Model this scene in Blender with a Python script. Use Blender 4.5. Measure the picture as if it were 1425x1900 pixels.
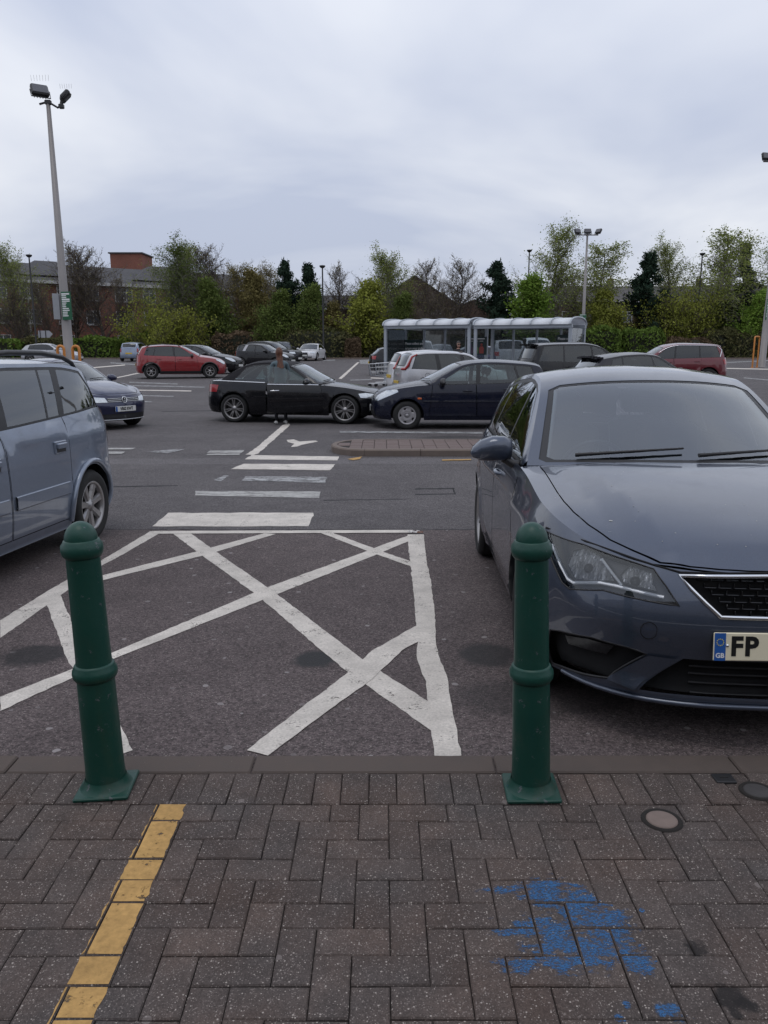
import bpy, bmesh, math, random
import numpy as np
from mathutils import Vector, Matrix, Euler
from mathutils.geometry import delaunay_2d_cdt

for o in list(bpy.data.objects):
    bpy.data.objects.remove(o)
SC = bpy.context.scene
COL = SC.collection
PI = math.pi
rad = math.radians
rnd = random.Random(7)

# ---------------------------------------------------------------- camera
CAM_H = 1.58
FPX, CX, CY, PITCH = 1490.0, 712.5, 950.0, rad(11.5685)
cam_d = bpy.data.cameras.new('camera')
cam_d.sensor_fit = 'HORIZONTAL'
cam_d.sensor_width = 36.0
cam_d.lens = 36.0 * FPX / 1425.0
cam_d.clip_start = 0.05
cam_d.clip_end = 2000
cam = bpy.data.objects.new('camera', cam_d)
COL.objects.link(cam)
cam.location = (0, 0, CAM_H)
cam.rotation_euler = (PI / 2 - PITCH, 0, 0)
SC.camera = cam

# ---------------------------------------------------------------- world, sun, exposure
SUN_EL, SUN_ROT = rad(77), rad(180 - 18)
w = bpy.data.worlds.new('World')
SC.world = w
w.use_nodes = True
nt = w.node_tree
for n in list(nt.nodes):
    nt.nodes.remove(n)
def wn(t, **k):
    n = nt.nodes.new(t)
    for a, v in k.items():
        setattr(n, a, v)
    return n
out = wn('ShaderNodeOutputWorld')
sky = wn('ShaderNodeTexSky', sky_type='NISHITA', sun_disc=False, sun_elevation=SUN_EL, sun_rotation=SUN_ROT)
bg_sky = wn('ShaderNodeBackground')
bg_sky.inputs[1].default_value = 0.05
nt.links.new(sky.outputs[0], bg_sky.inputs[0])
tc = wn('ShaderNodeTexCoord')
sep = wn('ShaderNodeSeparateXYZ')
nt.links.new(tc.outputs['Generated'], sep.inputs[0])
# flat cloud layer: direction divided by elevation
zz = wn('ShaderNodeMath', operation='MAXIMUM'); zz.inputs[1].default_value = 0.0
nt.links.new(sep.outputs[2], zz.inputs[0])
za = wn('ShaderNodeMath', operation='ADD'); za.inputs[1].default_value = 0.22
nt.links.new(zz.outputs[0], za.inputs[0])
dv = wn('ShaderNodeVectorMath', operation='DIVIDE')
cb = wn('ShaderNodeCombineXYZ')
for i in range(3):
    nt.links.new(za.outputs[0], cb.inputs[i])
nt.links.new(tc.outputs['Generated'], dv.inputs[0]); nt.links.new(cb.outputs[0], dv.inputs[1])
n1 = wn('ShaderNodeTexNoise'); n1.inputs['Scale'].default_value = 0.75; n1.inputs['Detail'].default_value = 5; n1.inputs['Roughness'].default_value = 0.5; n1.inputs['Distortion'].default_value = 0.4
mp = wn('ShaderNodeMapping'); mp.inputs['Location'].default_value = (3.7, 1.9, 0); mp.inputs['Scale'].default_value = (1, 1, 0.2)
nt.links.new(dv.outputs[0], mp.inputs[0]); nt.links.new(mp.outputs[0], n1.inputs[0])
cr = wn('ShaderNodeValToRGB')
cr.color_ramp.elements[0].position = 0.36; cr.color_ramp.elements[0].color = (0.535, 0.59, 0.735, 1)
cr.color_ramp.elements[1].position = 0.66; cr.color_ramp.elements[1].color = (0.90, 0.925, 0.98, 1)
nt.links.new(n1.outputs[0], cr.inputs[0])
# brighter overhead, greyer to the horizon (overcast sky)
el = wn('ShaderNodeMapRange'); el.inputs[1].default_value = 0.0; el.inputs[2].default_value = 0.55; el.inputs[3].default_value = 0.86; el.inputs[4].default_value = 1.14
nt.links.new(zz.outputs[0], el.inputs[0])
mu = wn('ShaderNodeVectorMath', operation='SCALE')
nt.links.new(cr.outputs[0], mu.inputs[0]); nt.links.new(el.outputs[0], mu.inputs['Scale'])
bg_cl = wn('ShaderNodeBackground')
bg_cl.inputs[1].default_value = 1.0
nt.links.new(mu.outputs[0], bg_cl.inputs[0])
mx = wn('ShaderNodeMixShader'); mx.inputs[0].default_value = 0.92
nt.links.new(bg_sky.outputs[0], mx.inputs[1]); nt.links.new(bg_cl.outputs[0], mx.inputs[2])
nt.links.new(mx.outputs[0], out.inputs[0])

sd = bpy.data.lights.new('sun', 'SUN')
sd.energy = 0.5
sd.angle = rad(24)
sd.color = (1.0, 0.96, 0.9)
sun = bpy.data.objects.new('sun', sd)
COL.objects.link(sun)
sun.rotation_euler = (PI / 2 - SUN_EL, 0, rad(-18))

SC.view_settings.view_transform = 'Standard'
SC.view_settings.look = 'None'
SC.view_settings.exposure = 0.12
SC.view_settings.gamma = 1.0
SC.view_settings.use_curve_mapping = False
SC.render.engine = 'CYCLES'
SC.cycles.max_bounces = 8
SC.cycles.transparent_max_bounces = 16
SC.cycles.use_denoising = True

# ---------------------------------------------------------------- ground profile and sight lines
PROF = [(-80, 0), (2.93, 0), (4, -.04), (6.5, -.085), (12, -.11), (20, -.11), (36, .19), (70, .58), (95, .65), (1500, .65)]
PY = [p[0] for p in PROF]; PZ = [p[1] for p in PROF]
def gz(y):
    return float(np.interp(y, PY, PZ))
def ray(px, py):
    x = (px - CX) / FPX; y = -(py - CY) / FPX
    return Vector((x, math.cos(PITCH) + y * math.sin(PITCH), -math.sin(PITCH) + y * math.cos(PITCH)))
def G(px, py):
    """ground point seen at photo pixel (px, py)"""
    d = ray(px, py); z = 0
    for i in range(60):
        t = (z - CAM_H) / d.z
        zn = gz(t * d.y); z = zn if i < 5 else (z + zn) / 2
    return Vector((t * d.x, t * d.y, z))
def AT(px, py, Y):
    """point at depth Y seen at photo pixel"""
    d = ray(px, py)
    return Vector((d.x * Y / d.y, Y, CAM_H + d.z * Y / d.y))

# ---------------------------------------------------------------- object helpers
def tag(o, label=None, cat=None, group=None, kind=None):
    if label: o['label'] = label
    if cat: o['category'] = cat
    if group: o['group'] = group
    if kind: o['kind'] = kind
    return o
def empty(name, loc=(0, 0, 0), rz=0.0):
    o = bpy.data.objects.new(name, None)
    o.empty_display_size = 0.1
    COL.objects.link(o)
    o.location = loc; o.rotation_euler = (0, 0, rz)
    return o
def link_mesh(name, me, parent=None):
    o = bpy.data.objects.new(name, me)
    COL.objects.link(o)
    if parent: o.parent = parent
    return o
class MB:
    """collects primitive shapes into one mesh"""
    def __init__(s):
        s.v = []; s.f = []; s.m = []; s.sm = []
    def add(s, vs, fs, mi=0, smooth=False):
        o = len(s.v)
        s.v += [tuple(v) for v in vs]
        for f in fs:
            s.f.append(tuple(i + o for i in f)); s.m.append(mi); s.sm.append(smooth)
    def box(s, c, d, rz=0, mi=0, M=None):
        x, y, z = d[0] / 2, d[1] / 2, d[2] / 2
        vs = [Vector((a * x, b * y, e * z)) for e in (-1, 1) for a, b in ((-1, -1), (1, -1), (1, 1), (-1, 1))]
        R = M if M is not None else Matrix.Rotation(rz, 3, 'Z')
        vs = [R @ v + Vector(c) for v in vs]
        s.add(vs, [(3, 2, 1, 0), (4, 5, 6, 7), (0, 1, 5, 4), (1, 2, 6, 5), (2, 3, 7, 6), (3, 0, 4, 7)], mi)
    def bbox(s, c, d, b, rz=0, mi=0, M=None):
        """box with bevelled edges"""
        x, y, z = d[0] / 2, d[1] / 2, d[2] / 2
        R = M if M is not None else Matrix.Rotation(rz, 3, 'Z')
        prof = [(-z, b), (-z + b, 0), (z - b, 0), (z, b)]
        vs = []
        for zz_, i in prof:
            X, Y = x - i, y - i
            k = b if i == 0 else b * .6
            vs += [(-X + k, -Y, zz_), (X - k, -Y, zz_), (X, -Y + k, zz_), (X, Y - k, zz_), (X - k, Y, zz_), (-X + k, Y, zz_), (-X, Y - k, zz_), (-X, -Y + k, zz_)]
        vs = [R @ Vector(v) + Vector(c) for v in vs]
        fs = [tuple(range(7, -1, -1)), tuple(range(24, 32))]
        for r in range(3):
            for i in range(8):
                j = (i + 1) % 8
                fs.append((r * 8 + i, r * 8 + j, r * 8 + 8 + j, r * 8 + 8 + i))
        s.add(vs, fs, mi)
    def tube(s, pts, r, n=8, mi=0, cap=True, smooth=True):
        pts = [Vector(p) for p in pts]
        rs = r if isinstance(r, (list, tuple)) else [r] * len(pts)
        vs = []; up = Vector((0, 0, 1)); prev = None
        for i, p in enumerate(pts):
            d = (pts[min(i + 1, len(pts) - 1)] - pts[max(i - 1, 0)]).normalized()
            if prev is None:
                a = d.cross(up)
                if a.length < 1e-3: a = d.cross(Vector((1, 0, 0)))
            else:
                a = prev - d * prev.dot(d)
            a.normalize(); prev = a; b = d.cross(a)
            for k in range(n):
                t = 2 * PI * k / n
                vs.append(p + (a * math.cos(t) + b * math.sin(t)) * rs[i])
        fs = []
        for i in range(len(pts) - 1):
            for k in range(n):
                l = (k + 1) % n
                fs.append((i * n + k, i * n + l, i * n + n + l, i * n + n + k))
        s.add(vs, fs, mi, smooth)
        if cap:
            s.add(vs[:n], [tuple(range(n))], mi); s.add(vs[-n:], [tuple(range(n - 1, -1, -1))], mi)
    def lathe(s, prof, n=24, c=(0, 0, 0), axis='Z', mi=0, smooth=True, M=None):
        """prof: (radius, height) list"""
        vs = []
        for r, h in prof:
            for k in range(n):
                t = 2 * PI * k / n
                p = (r * math.cos(t), r * math.sin(t), h)
                if axis == 'Y': p = (p[0], p[2], -p[1])
                if axis == 'X': p = (p[2], p[0], p[1])
                p = Vector(p)
                if M is not None: p = M @ p
                vs.append(p + Vector(c))
        fs = []
        for i in range(len(prof) - 1):
            for k in range(n):
                l = (k + 1) % n
                fs.append((i * n + k, i * n + l, i * n + n + l, i * n + n + k))
        s.add(vs, fs, mi, smooth)
    def prism(s, poly, z0, z1, mi=0, M=None):
        n = len(poly)
        vs = [Vector((p[0], p[1], z0)) for p in poly] + [Vector((p[0], p[1], z1)) for p in poly]
        if M is not None: vs = [M @ v for v in vs]
        s.add(vs, [tuple(range(n - 1, -1, -1)), tuple(range(n, 2 * n))] + [(i, (i + 1) % n, n + (i + 1) % n, n + i) for i in range(n)], mi)
    def mesh(s, name, mats):
        me = bpy.data.meshes.new(name)
        me.from_pydata(s.v, [], s.f)
        for m in (mats if isinstance(mats, (list, tuple)) else [mats]):
            me.materials.append(m)
        me.polygons.foreach_set('material_index', s.m)
        me.polygons.foreach_set('use_smooth', s.sm)
        me.update()
        return me
    def build(s, name, mats, parent=None):
        return link_mesh(name, s.mesh(name, mats), parent)

# ---------------------------------------------------------------- materials
class NT:
    def __init__(s, name):
        s.mat = bpy.data.materials.new(name); s.mat.use_nodes = True
        s.t = s.mat.node_tree; s.t.nodes.clear()
        s.out = s.t.nodes.new('ShaderNodeOutputMaterial')
    def n(s, typ, ins=None, **k):
        nd = s.t.nodes.new(typ)
        for a, v in k.items(): setattr(nd, a, v)
        for a, v in (ins or {}).items():
            if isinstance(v, bpy.types.NodeSocket): s.t.links.new(v, nd.inputs[a])
            else: nd.inputs[a].default_value = v
        return nd
    def pos(s):
        return s.n('ShaderNodeNewGeometry').outputs['Position']
    def obj(s):
        return s.n('ShaderNodeTexCoord').outputs['Object']
    def noise(s, vec, scale, detail=3, rough=.55, dist=0):
        return s.n('ShaderNodeTexNoise', {'Vector': vec, 'Scale': scale, 'Detail': detail, 'Roughness': rough, 'Distortion': dist}).outputs[0]
    def voro(s, vec, scale, feature='F1', out=0, rnd_=1.0):
        return s.n('ShaderNodeTexVoronoi', {'Vector': vec, 'Scale': scale, 'Randomness': rnd_}, feature=feature).outputs[out]
    def ramp(s, fac, a, b, ca=(0, 0, 0, 1), cb_=(1, 1, 1, 1)):
        r = s.n('ShaderNodeValToRGB', {0: fac})
        r.color_ramp.elements[0].position = a; r.color_ramp.elements[0].color = ca
        r.color_ramp.elements[1].position = b; r.color_ramp.elements[1].color = cb_
        return r.outputs[0]
    def mr(s, v, a, b, c=0., d=1.):
        return s.n('ShaderNodeMapRange', {0: v, 1: a, 2: b, 3: c, 4: d}).outputs[0]
    def math(s, op, a, b=0.0):
        return s.n('ShaderNodeMath', {0: a, 1: b}, operation=op).outputs[0]
    def mix(s, fac, a, b):
        nd = s.n('ShaderNodeMix', data_type='RGBA')
        for i, v in ((0, fac), (6, a), (7, b)):
            if isinstance(v, bpy.types.NodeSocket): s.t.links.new(v, nd.inputs[i])
            else: nd.inputs[i].default_value = v
        return nd.outputs[2]
    def scale(s, col, f):
        nd = s.n('ShaderNodeVectorMath', {0: col, 'Scale': f}, operation='SCALE')
        return nd.outputs[0]
    def bump(s, h, st=.3, d=.01):
        return s.n('ShaderNodeBump', {'Height': h, 'Strength': st, 'Distance': d}).outputs[0]
    def bsdf(s, **k):
        b = s.n('ShaderNodeBsdfPrincipled')
        for a, v in k.items():
            a = a.replace('_', ' ')
            if isinstance(v, bpy.types.NodeSocket): s.t.links.new(v, b.inputs[a])
            else: b.inputs[a].default_value = v
        return b.outputs[0]
    def done(s, sh):
        s.t.links.new(sh, s.out.inputs[0]); return s.mat
def c4(c):
    return (c[0], c[1], c[2], 1)
def mk(name, col, rough=.6, metal=0., coat=0., var=.15, vs=6., bmp=0., bs=80., spec=.5, trans=None):
    t = NT(name); p = t.obj()
    n = t.noise(p, vs, 4)
    cc = t.mix(n, c4([x * (1 - var) for x in col]), c4([x * (1 + var) for x in col]))
    kw = dict(Base_Color=cc, Roughness=t.mr(n, .3, .7, rough * .9, min(1, rough * 1.1)), Metallic=metal, Coat_Weight=coat, Coat_Roughness=.04, Specular_IOR_Level=spec)
    if bmp: kw['Normal'] = t.bump(t.noise(p, bs, 3), bmp, .005)
    return t.done(t.bsdf(**kw))
def paint(name, col, metal=.0, rough=.35, dirt=.25, coat=1.0):
    """car paint: coloured base, fine flake, clear coat, thin film of dirt low down"""
    t = NT(name); p = t.obj()
    fl = t.voro(p, 900, out=1)
    flk = t.n('ShaderNodeSeparateColor', {0: fl}).outputs[0]
    base = t.mix(flk, c4([x * .8 for x in col]), c4([x * 1.2 for x in col]))
    dn = t.noise(p, 5, 5, .65)
    geo = t.n('ShaderNodeNewGeometry')
    dfac = t.math('MULTIPLY', t.mr(dn, .45, .8), dirt)
    base = t.mix(dfac, base, (.11, .10, .095, 1))
    base = t.mix(geo.outputs['Backfacing'], base, (.05, .05, .052, 1))
    rg = t.mr(dfac, 0, .25, rough, .7)
    cw = t.math('MULTIPLY', t.math('SUBTRACT', 1.0, geo.outputs['Backfacing']), coat)
    return t.done(t.bsdf(Base_Color=base, Metallic=metal, Roughness=rg, Coat_Weight=cw, Coat_Roughness=.03, Coat_IOR=1.5, Specular_IOR_Level=.4 * coat))
def glass(name, tint=(.35, .42, .42), fres=1.5, dust=.0, opq=0.0):
    t = NT(name)
    tr = t.n('ShaderNodeBsdfTransparent', {0: c4(tint)}).outputs[0]
    gl = t.n('ShaderNodeBsdfGlossy', {'Color': (.95, .98, 1, 1), 'Roughness': .015}).outputs[0]
    fr = t.n('ShaderNodeFresnel', {'IOR': fres}).outputs[0]
    fr2 = t.math('MINIMUM', t.math('ADD', t.math('MULTIPLY', fr, 1.5), .01), 1.0)
    s1 = t.n('ShaderNodeMixShader', {0: fr2, 1: tr, 2: gl}).outputs[0]
    if dust > 0 or opq > 0:
        df = t.n('ShaderNodeBsdfDiffuse', {'Color': (.10, .11, .12, 1) if opq else (.3, .3, .3, 1)}).outputs[0]
        f = t.mr(t.noise(t.obj(), 4, 5), .3, .8, dust * .4 + opq, dust + opq)
        s1 = t.n('ShaderNodeMixShader', {0: f, 1: s1, 2: df}).outputs[0]
    return t.done(s1)

def asphalt(name, c0, c1, gum=True, stains=(), lane=False):
    t = NT(name); p = t.pos()
    big = t.noise(p, .55, 5, .6)
    col = t.mix(t.mr(big, .3, .7), c4(c0), c4(c1))
    ag = t.n('ShaderNodeSeparateColor', {0: t.voro(p, 95, out=1)}).outputs[0]
    ag2 = t.n('ShaderNodeSeparateColor', {0: t.voro(p, 210, out=1)}).outputs[1]
    col = t.scale(col, t.mr(ag, 0, 1, .55, 1.45))
    col = t.scale(col, t.mr(ag2, 0, 1, .65, 1.4))
    lt = t.math('GREATER_THAN', ag2, .975)
    col = t.mix(t.math('MULTIPLY', lt, .6), col, (.30, .27, .25, 1))
    rough = .86
    mid = t.noise(p, 3.2, 6, .7)
    col = t.scale(col, t.mr(mid, .3, .7, .85, 1.15))
    if gum:
        pd = t.n('ShaderNodeVectorMath', {0: p, 1: t.n('ShaderNodeVectorMath', {0: t.n('ShaderNodeTexNoise', {'Vector': p, 'Scale': 30.}).outputs[1], 'Scale': .018}, operation='SCALE').outputs[0]}, operation='ADD').outputs[0]
        gv = t.n('ShaderNodeTexVoronoi', {'Vector': pd, 'Scale': 4.3, 'Randomness': 1.0}, voronoi_dimensions='2D')
        sel = t.n('ShaderNodeSeparateColor', {0: gv.outputs[1]})
        rr = t.math('MULTIPLY', sel.outputs[1], .075)
        g = t.math('MULTIPLY', t.math('LESS_THAN', gv.outputs[0], rr), t.math('GREATER_THAN', sel.outputs[0], .22))
        col = t.mix(t.math('MULTIPLY', g, t.mr(sel.outputs[2], 0, 1, .2, .85)), col, (.30, .275, .27, 1))
    wet = None
    for (sx, sy, rx, ry, k) in stains:
        q = t.n('ShaderNodeVectorMath', {0: p, 1: (sx, sy, 0)}, operation='SUBTRACT').outputs[0]
        q = t.n('ShaderNodeVectorMath', {0: q, 1: (1 / rx, 1 / ry, 0)}, operation='MULTIPLY').outputs[0]
        ln = t.n('ShaderNodeVectorMath', {0: q}, operation='LENGTH').outputs[1]
        ln = t.math('ADD', ln, t.math('MULTIPLY', t.math('SUBTRACT', t.noise(p, 9, 5, .65), .5), .8))
        m = t.math('MULTIPLY', t.mr(ln, 1.1, .72), k)
        col = t.mix(m, col, (.012, .011, .011, 1))
        wet = m if wet is None else t.math('MAXIMUM', wet, m)
    rgh = t.mr(wet, 0, 1, rough, .62) if wet is not None else rough
    h = t.math('ADD', t.math('MULTIPLY', ag, .6), t.math('MULTIPLY', ag2, .4))
    return t.done(t.bsdf(Base_Color=col, Roughness=rgh, Specular_IOR_Level=.35, Normal=t.bump(h, .55, .006)))

def mark_mat(name, col, wear=.35, scratch=(1, 1, 1), fine=60, mw=.62):
    """worn thermoplastic road paint: colour varies, paint missing where the noise wears through"""
    t = NT(name); p = t.pos()
    sp = t.n('ShaderNodeVectorMath', {0: p, 1: scratch}, operation='MULTIPLY').outputs[0]
    a = t.noise(sp, 9, 6, .72); b = t.noise(sp, fine, 4, .7)
    grime = t.mr(t.noise(p, 4, 6, .7), .3, .75)
    cc = t.mix(grime, c4(col), c4([x * .62 for x in col]))
    cc = t.scale(cc, t.mr(b, .25, .75, .72, 1.18))
    f = t.math('ADD', t.math('MULTIPLY', a, mw), t.math('MULTIPLY', b, 1 - mw))
    al = t.mr(f, wear - .035, wear + .035)
    sh = t.bsdf(Base_Color=cc, Roughness=.8, Specular_IOR_Level=.3, Normal=t.bump(b, .35, .004))
    tr = t.n('ShaderNodeBsdfTransparent').outputs[0]
    return t.done(t.n('ShaderNodeMixShader', {0: al, 1: tr, 2: sh}).outputs[0])

M = {}
M['road'] = asphalt('asphalt_road', (.076, .068, .070), (.100, .091, .092), gum=False, stains=[(1.4, 15.4, .8, .5, .6), (-6.2, 18.0, 1.0, .5, .5)])
STN = []
for q in ((588, 1219, .125, .14, 1.0), (62, 1213, .19, .17, .8), (905, 1212, .16, .20, .8), (1000, 1290, .45, .25, .5)):
    g = G(q[0], q[1]); STN.append((g.x, g.y, q[2], q[3], q[4]))
M['bay'] = asphalt('asphalt_bay', (.078, .061, .060), (.104, .083, .081), gum=True, stains=STN)
M['white'] = mark_mat('white_road_paint', (.70, .645, .58), .395, fine=85, mw=.55)
M['white_worn'] = mark_mat('white_road_paint_worn', (.48, .47, .45), .45, scratch=(.25, 2.2, 1))
M['white_faint'] = mark_mat('white_road_paint_faint', (.40, .40, .40), .47, scratch=(.5, 1.5, 1), fine=30)
M['yellow'] = mark_mat('yellow_line_paint', (.54, .325, .115), .40, fine=45)
M['dark'] = mk('black_void', (.006, .006, .007), .9, var=.1)
M['black_plastic'] = mk('black_plastic', (.014, .014, .016), .45, var=.2, vs=20)
M['black_gloss'] = mk('black_gloss', (.008, .008, .009), .12, var=.1)
M['rubber'] = mk('tyre_rubber', (.014, .014, .014), .8, var=.25, vs=12, bmp=.3, bs=60)
M['chrome'] = mk('chrome', (.75, .76, .78), .12, metal=1, var=.05)
M['alloy'] = mk('alloy_wheel', (.34, .33, .33), .38, metal=.85, var=.15, vs=9)
M['hubcap'] = mk('silver_hubcap', (.36, .35, .36), .42, metal=.6, var=.15, vs=9)
M['alloy_dark'] = mk('brake_dust_metal', (.05, .048, .047), .6, metal=.6, var=.25)
M['fabric_dark'] = mk('dark_seat_fabric', (.03, .03, .033), .95, var=.2, vs=30)
M['trim_grey'] = mk('grey_interior_trim', (.06, .062, .066), .8, var=.15)
M['glass'] = glass('car_glass', (.46, .55, .54))
M['glass_dark'] = glass('privacy_glass', (.06, .07, .075))
M['glass_clear'] = glass('clear_lens', (.86, .87, .88))
M['red_lens'] = mk('red_lamp_lens', (.30, .012, .014), .12, coat=.6, var=.2, vs=30)
M['amber_lens'] = mk('amber_lamp_lens', (.55, .10, .02), .15, coat=.5)
M['lamp'] = mk('headlamp_reflector', (.52, .55, .58), .16, metal=.75, var=.35, vs=25, coat=1)
M['plate_white'] = mk('white_number_plate', (.62, .62, .60), .35, var=.05)
M['plate_cream'] = mk('cream_number_plate', (.80, .73, .54), .35, var=.06)
M['plate_yellow'] = mk('yellow_number_plate', (.62, .42, .05), .35, var=.06)
M['plate_blue'] = mk('blue_plate_band', (.02, .10, .36), .35)
M['ink'] = mk('black_lettering', (.008, .008, .008), .4)
M['white_ink'] = mk('white_lettering', (.75, .75, .75), .5, var=.05)
M['star_ink'] = mk('yellow_stars', (.65, .55, .06), .5)

# ---------------------------------------------------------------- ground sheets
def strip_mesh(name, x0, x1, ys, off, mat, nx=2, parent=None, jag=0):
    vs = []; fs = []
    for j, y in enumerate(ys):
        for i in range(nx):
            x = x0 + (x1 - x0) * i / (nx - 1)
            yy = y
            if jag and j == len(ys) - 1: yy += rnd.uniform(-jag, jag)
            vs.append((x, yy, gz(yy) + off))
    for j in range(len(ys) - 1):
        for i in range(nx - 1):
            a = j * nx + i
            fs.append((a, a + 1, a + nx + 1, a + nx))
    me = bpy.data.meshes.new(name); me.from_pydata(vs, [], fs); me.materials.append(mat)
    return link_mesh(name, me, parent)
KY0, KY1 = 2.789, 2.922          # kerb back and front
SEAM = G(700, 981).y             # joint between bay surface and road lane
ys = list(np.concatenate([np.arange(KY1 - .4, 12, .5), np.arange(12, 40, 1.5), np.arange(40, 100, 5), [100, 140, 250, 600, 1200]]))
tag(strip_mesh('asphalt_road', -700, 700, ys, -.016, M['road'], nx=3), kind='structure')
bys = list(np.arange(KY1 - .3, SEAM - .05, .3)) + [SEAM]
tag(strip_mesh('parking_bay_surface', -30, 30, bys, -.011, M['bay'], nx=500, jag=.018), kind='structure')
sm = MB()                         # dark open joint at the seam
px_ = -9.0
pts = []
while px_ < 9:
    pts.append((px_, SEAM + .012 + rnd.uniform(-.012, .012), gz(SEAM) - .009)); px_ += .12
for a, b in zip(pts[:-1], pts[1:]):
    h = rnd.uniform(.004, .011)
    sm.add([(a[0], a[1] - h, a[2]), (b[0], b[1] - h, b[2]), (b[0], b[1] + h, b[2]), (a[0], a[1] + h, a[2])], [(0, 1, 2, 3)])
tag(sm.build('asphalt_joint', M['dark']), kind='structure')
M['soil'] = mk('bark_mulch', (.05, .035, .026), .95, var=.4, vs=3, bmp=.8, bs=10)
tag(strip_mesh('planting_bed', -250, 250, list(np.arange(73.5, 100, 2.)) + [140, 220], .0, M['soil'], nx=6), kind='structure')

# ---------------------------------------------------------------- block pavement
def paver_mat():
    t = NT('concrete_block'); p = t.pos()
    oi = t.n('ShaderNodeObjectInfo').outputs['Random']
    base = t.mix(oi, (.066, .046, .038, 1), (.100, .072, .060, 1))
    base = t.mix(t.mr(t.noise(p, 2.2, 4), .35, .65), base, (.070, .059, .055, 1))
    big = t.noise(p, 7, 6, .7)
    base = t.scale(base, t.mr(big, .25, .75, .72, 1.25))
    v1 = t.n('ShaderNodeTexVoronoi', {'Vector': p, 'Scale': 150.}); s1 = t.n('ShaderNodeSeparateColor', {0: v1.outputs[1]})
    g1 = t.math('MULTIPLY', t.math('LESS_THAN', v1.outputs[0], t.mr(s1.outputs[1], 0, 1, .15, .42)), t.math('GREATER_THAN', s1.outputs[0], .87))
    v2 = t.n('ShaderNodeTexVoronoi', {'Vector': p, 'Scale': 330.}); s2 = t.n('ShaderNodeSeparateColor', {0: v2.outputs[1]})
    g2 = t.math('GREATER_THAN', s2.outputs[0], .93)
    base = t.scale(base, t.mr(s2.outputs[1], 0, 1, .72, 1.3))
    c = t.mix(t.math('MULTIPLY', g1, .8), base, (.42, .37, .33, 1))
    c = t.mix(t.math('MULTIPLY', g2, .5), c, (.27, .23, .21, 1))
    gv = t.n('ShaderNodeTexVoronoi', {'Vector': p, 'Scale': 4.2}, voronoi_dimensions='2D'); gs = t.n('ShaderNodeSeparateColor', {0: gv.outputs[1]})
    gm = t.math('MULTIPLY', t.math('LESS_THAN', gv.outputs[0], t.math('MULTIPLY', gs.outputs[1], .055)), t.math('GREATER_THAN', gs.outputs[0], .6))
    c = t.mix(t.math('MULTIPLY', gm, .6), c, (.21, .18, .17, 1))
    for (sx, sy, r) in OIL:      # dark oil drips
        q = t.n('ShaderNodeVectorMath', {0: p, 1: (sx, sy, 0)}, operation='SUBTRACT').outputs[0]
        q = t.n('ShaderNodeVectorMath', {0: q, 1: (1, 1, 0)}, operation='MULTIPLY').outputs[0]
        ln = t.math('ADD', t.n('ShaderNodeVectorMath', {0: q}, operation='LENGTH').outputs[1], t.math('MULTIPLY', t.math('SUBTRACT', t.noise(p, 28, 5), .5), r * 1.6))
        c = t.mix(t.math('MULTIPLY', t.mr(ln, r, r * .6), .85), c, (.012, .010, .010, 1))
    h = t.math('ADD', t.math('MULTIPLY', s2.outputs[1], .5), t.math('MULTIPLY', g1, .6))
    return t.done(t.bsdf(Base_Color=c, Roughness=.84, Specular_IOR_Level=.35, Normal=t.bump(h, .5, .004)))
OIL = [(g.x, g.y, r) for g, r in ((G(1355, 1850), .05), (G(1385, 1862), .03), (G(1365, 1880), .02), (G(1290, 1760), .035))]
M['paver'] = paver_mat()
M['joint'] = mk('joint_sand', (.017, .014, .012), .95, var=.35, vs=60, bmp=.6, bs=300)
M['kerb'] = mk('kerb_concrete', (.088, .068, .058), .85, var=.28, vs=14, bmp=.5, bs=260)
pav = strip_mesh('pavement', -14, 14, [-6, KY0], -.011, M['joint'])
tag(pav, kind='structure')
# the shop is put in unseen behind the camera for shade and reflections
M['shop'] = mk('added_shop_cladding', (.34, .31, .28), .7, var=.15, vs=.5)
M['shop_glass'] = mk('shop_glass', (.02, .025, .03), .08, var=.2)
shop = empty('shop_front', (0, -10, 0)); tag(shop, kind='structure')
m = MB(); m.box((0, -6, 3.9), (120, 12, 7.8)); m.build('shop_wall', M['shop'], shop)
m = MB(); m.box((0, 1.3, 3.5), (118, 2.6, .5)); m.build('added_shop_canopy', M['shop'], shop)
for k in range(-14, 15):
    m = MB(); m.box((k * 4, .04, 1.65), (3.7, .08, 2.9)); m.build('shop_window', M['shop_glass'], shop)
UX, UY = .1013, .1030            # block module across and away
def block_mesh(name, lx, ly):
    m = MB()
    x, y = lx / 2 - .0014, ly / 2 - .0014; b = .0036
    vs = [(-x, -y, -.03), (x, -y, -.03), (x, y, -.03), (-x, y, -.03),
          (-x, -y, -b), (x, -y, -b), (x, y, -b), (-x, y, -b),
          (-x + b, -y + b, 0), (x - b, -y + b, 0), (x - b, y - b, 0), (-x + b, y - b, 0)]
    fs = [(0, 1, 5, 4), (1, 2, 6, 5), (2, 3, 7, 6), (3, 0, 4, 7), (4, 5, 9, 8), (5, 6, 10, 9), (6, 7, 11, 10), (7, 4, 8, 11), (8, 9, 10, 11)]
    m.add(vs, fs)
    return m.mesh(name, M['paver'])
BH = block_mesh('block_across', 2 * UX, UY); BV = block_mesh('block_away', UX, 2 * UY); BS = block_mesh('block_soldier', UX, .208)
YR0 = 2.572                      # far edge of the herringbone
XC0 = -.2875                     # left edge of the column whose stretcher starts in the first row
blocks = []                      # (cx, cy, lx, ly, mesh)
for k in range(-19, 22):
    blocks.append((XC0 + UX * (k + .5) + .03, (YR0 + KY0) / 2 - .002, UX, .208, BS))
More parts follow.
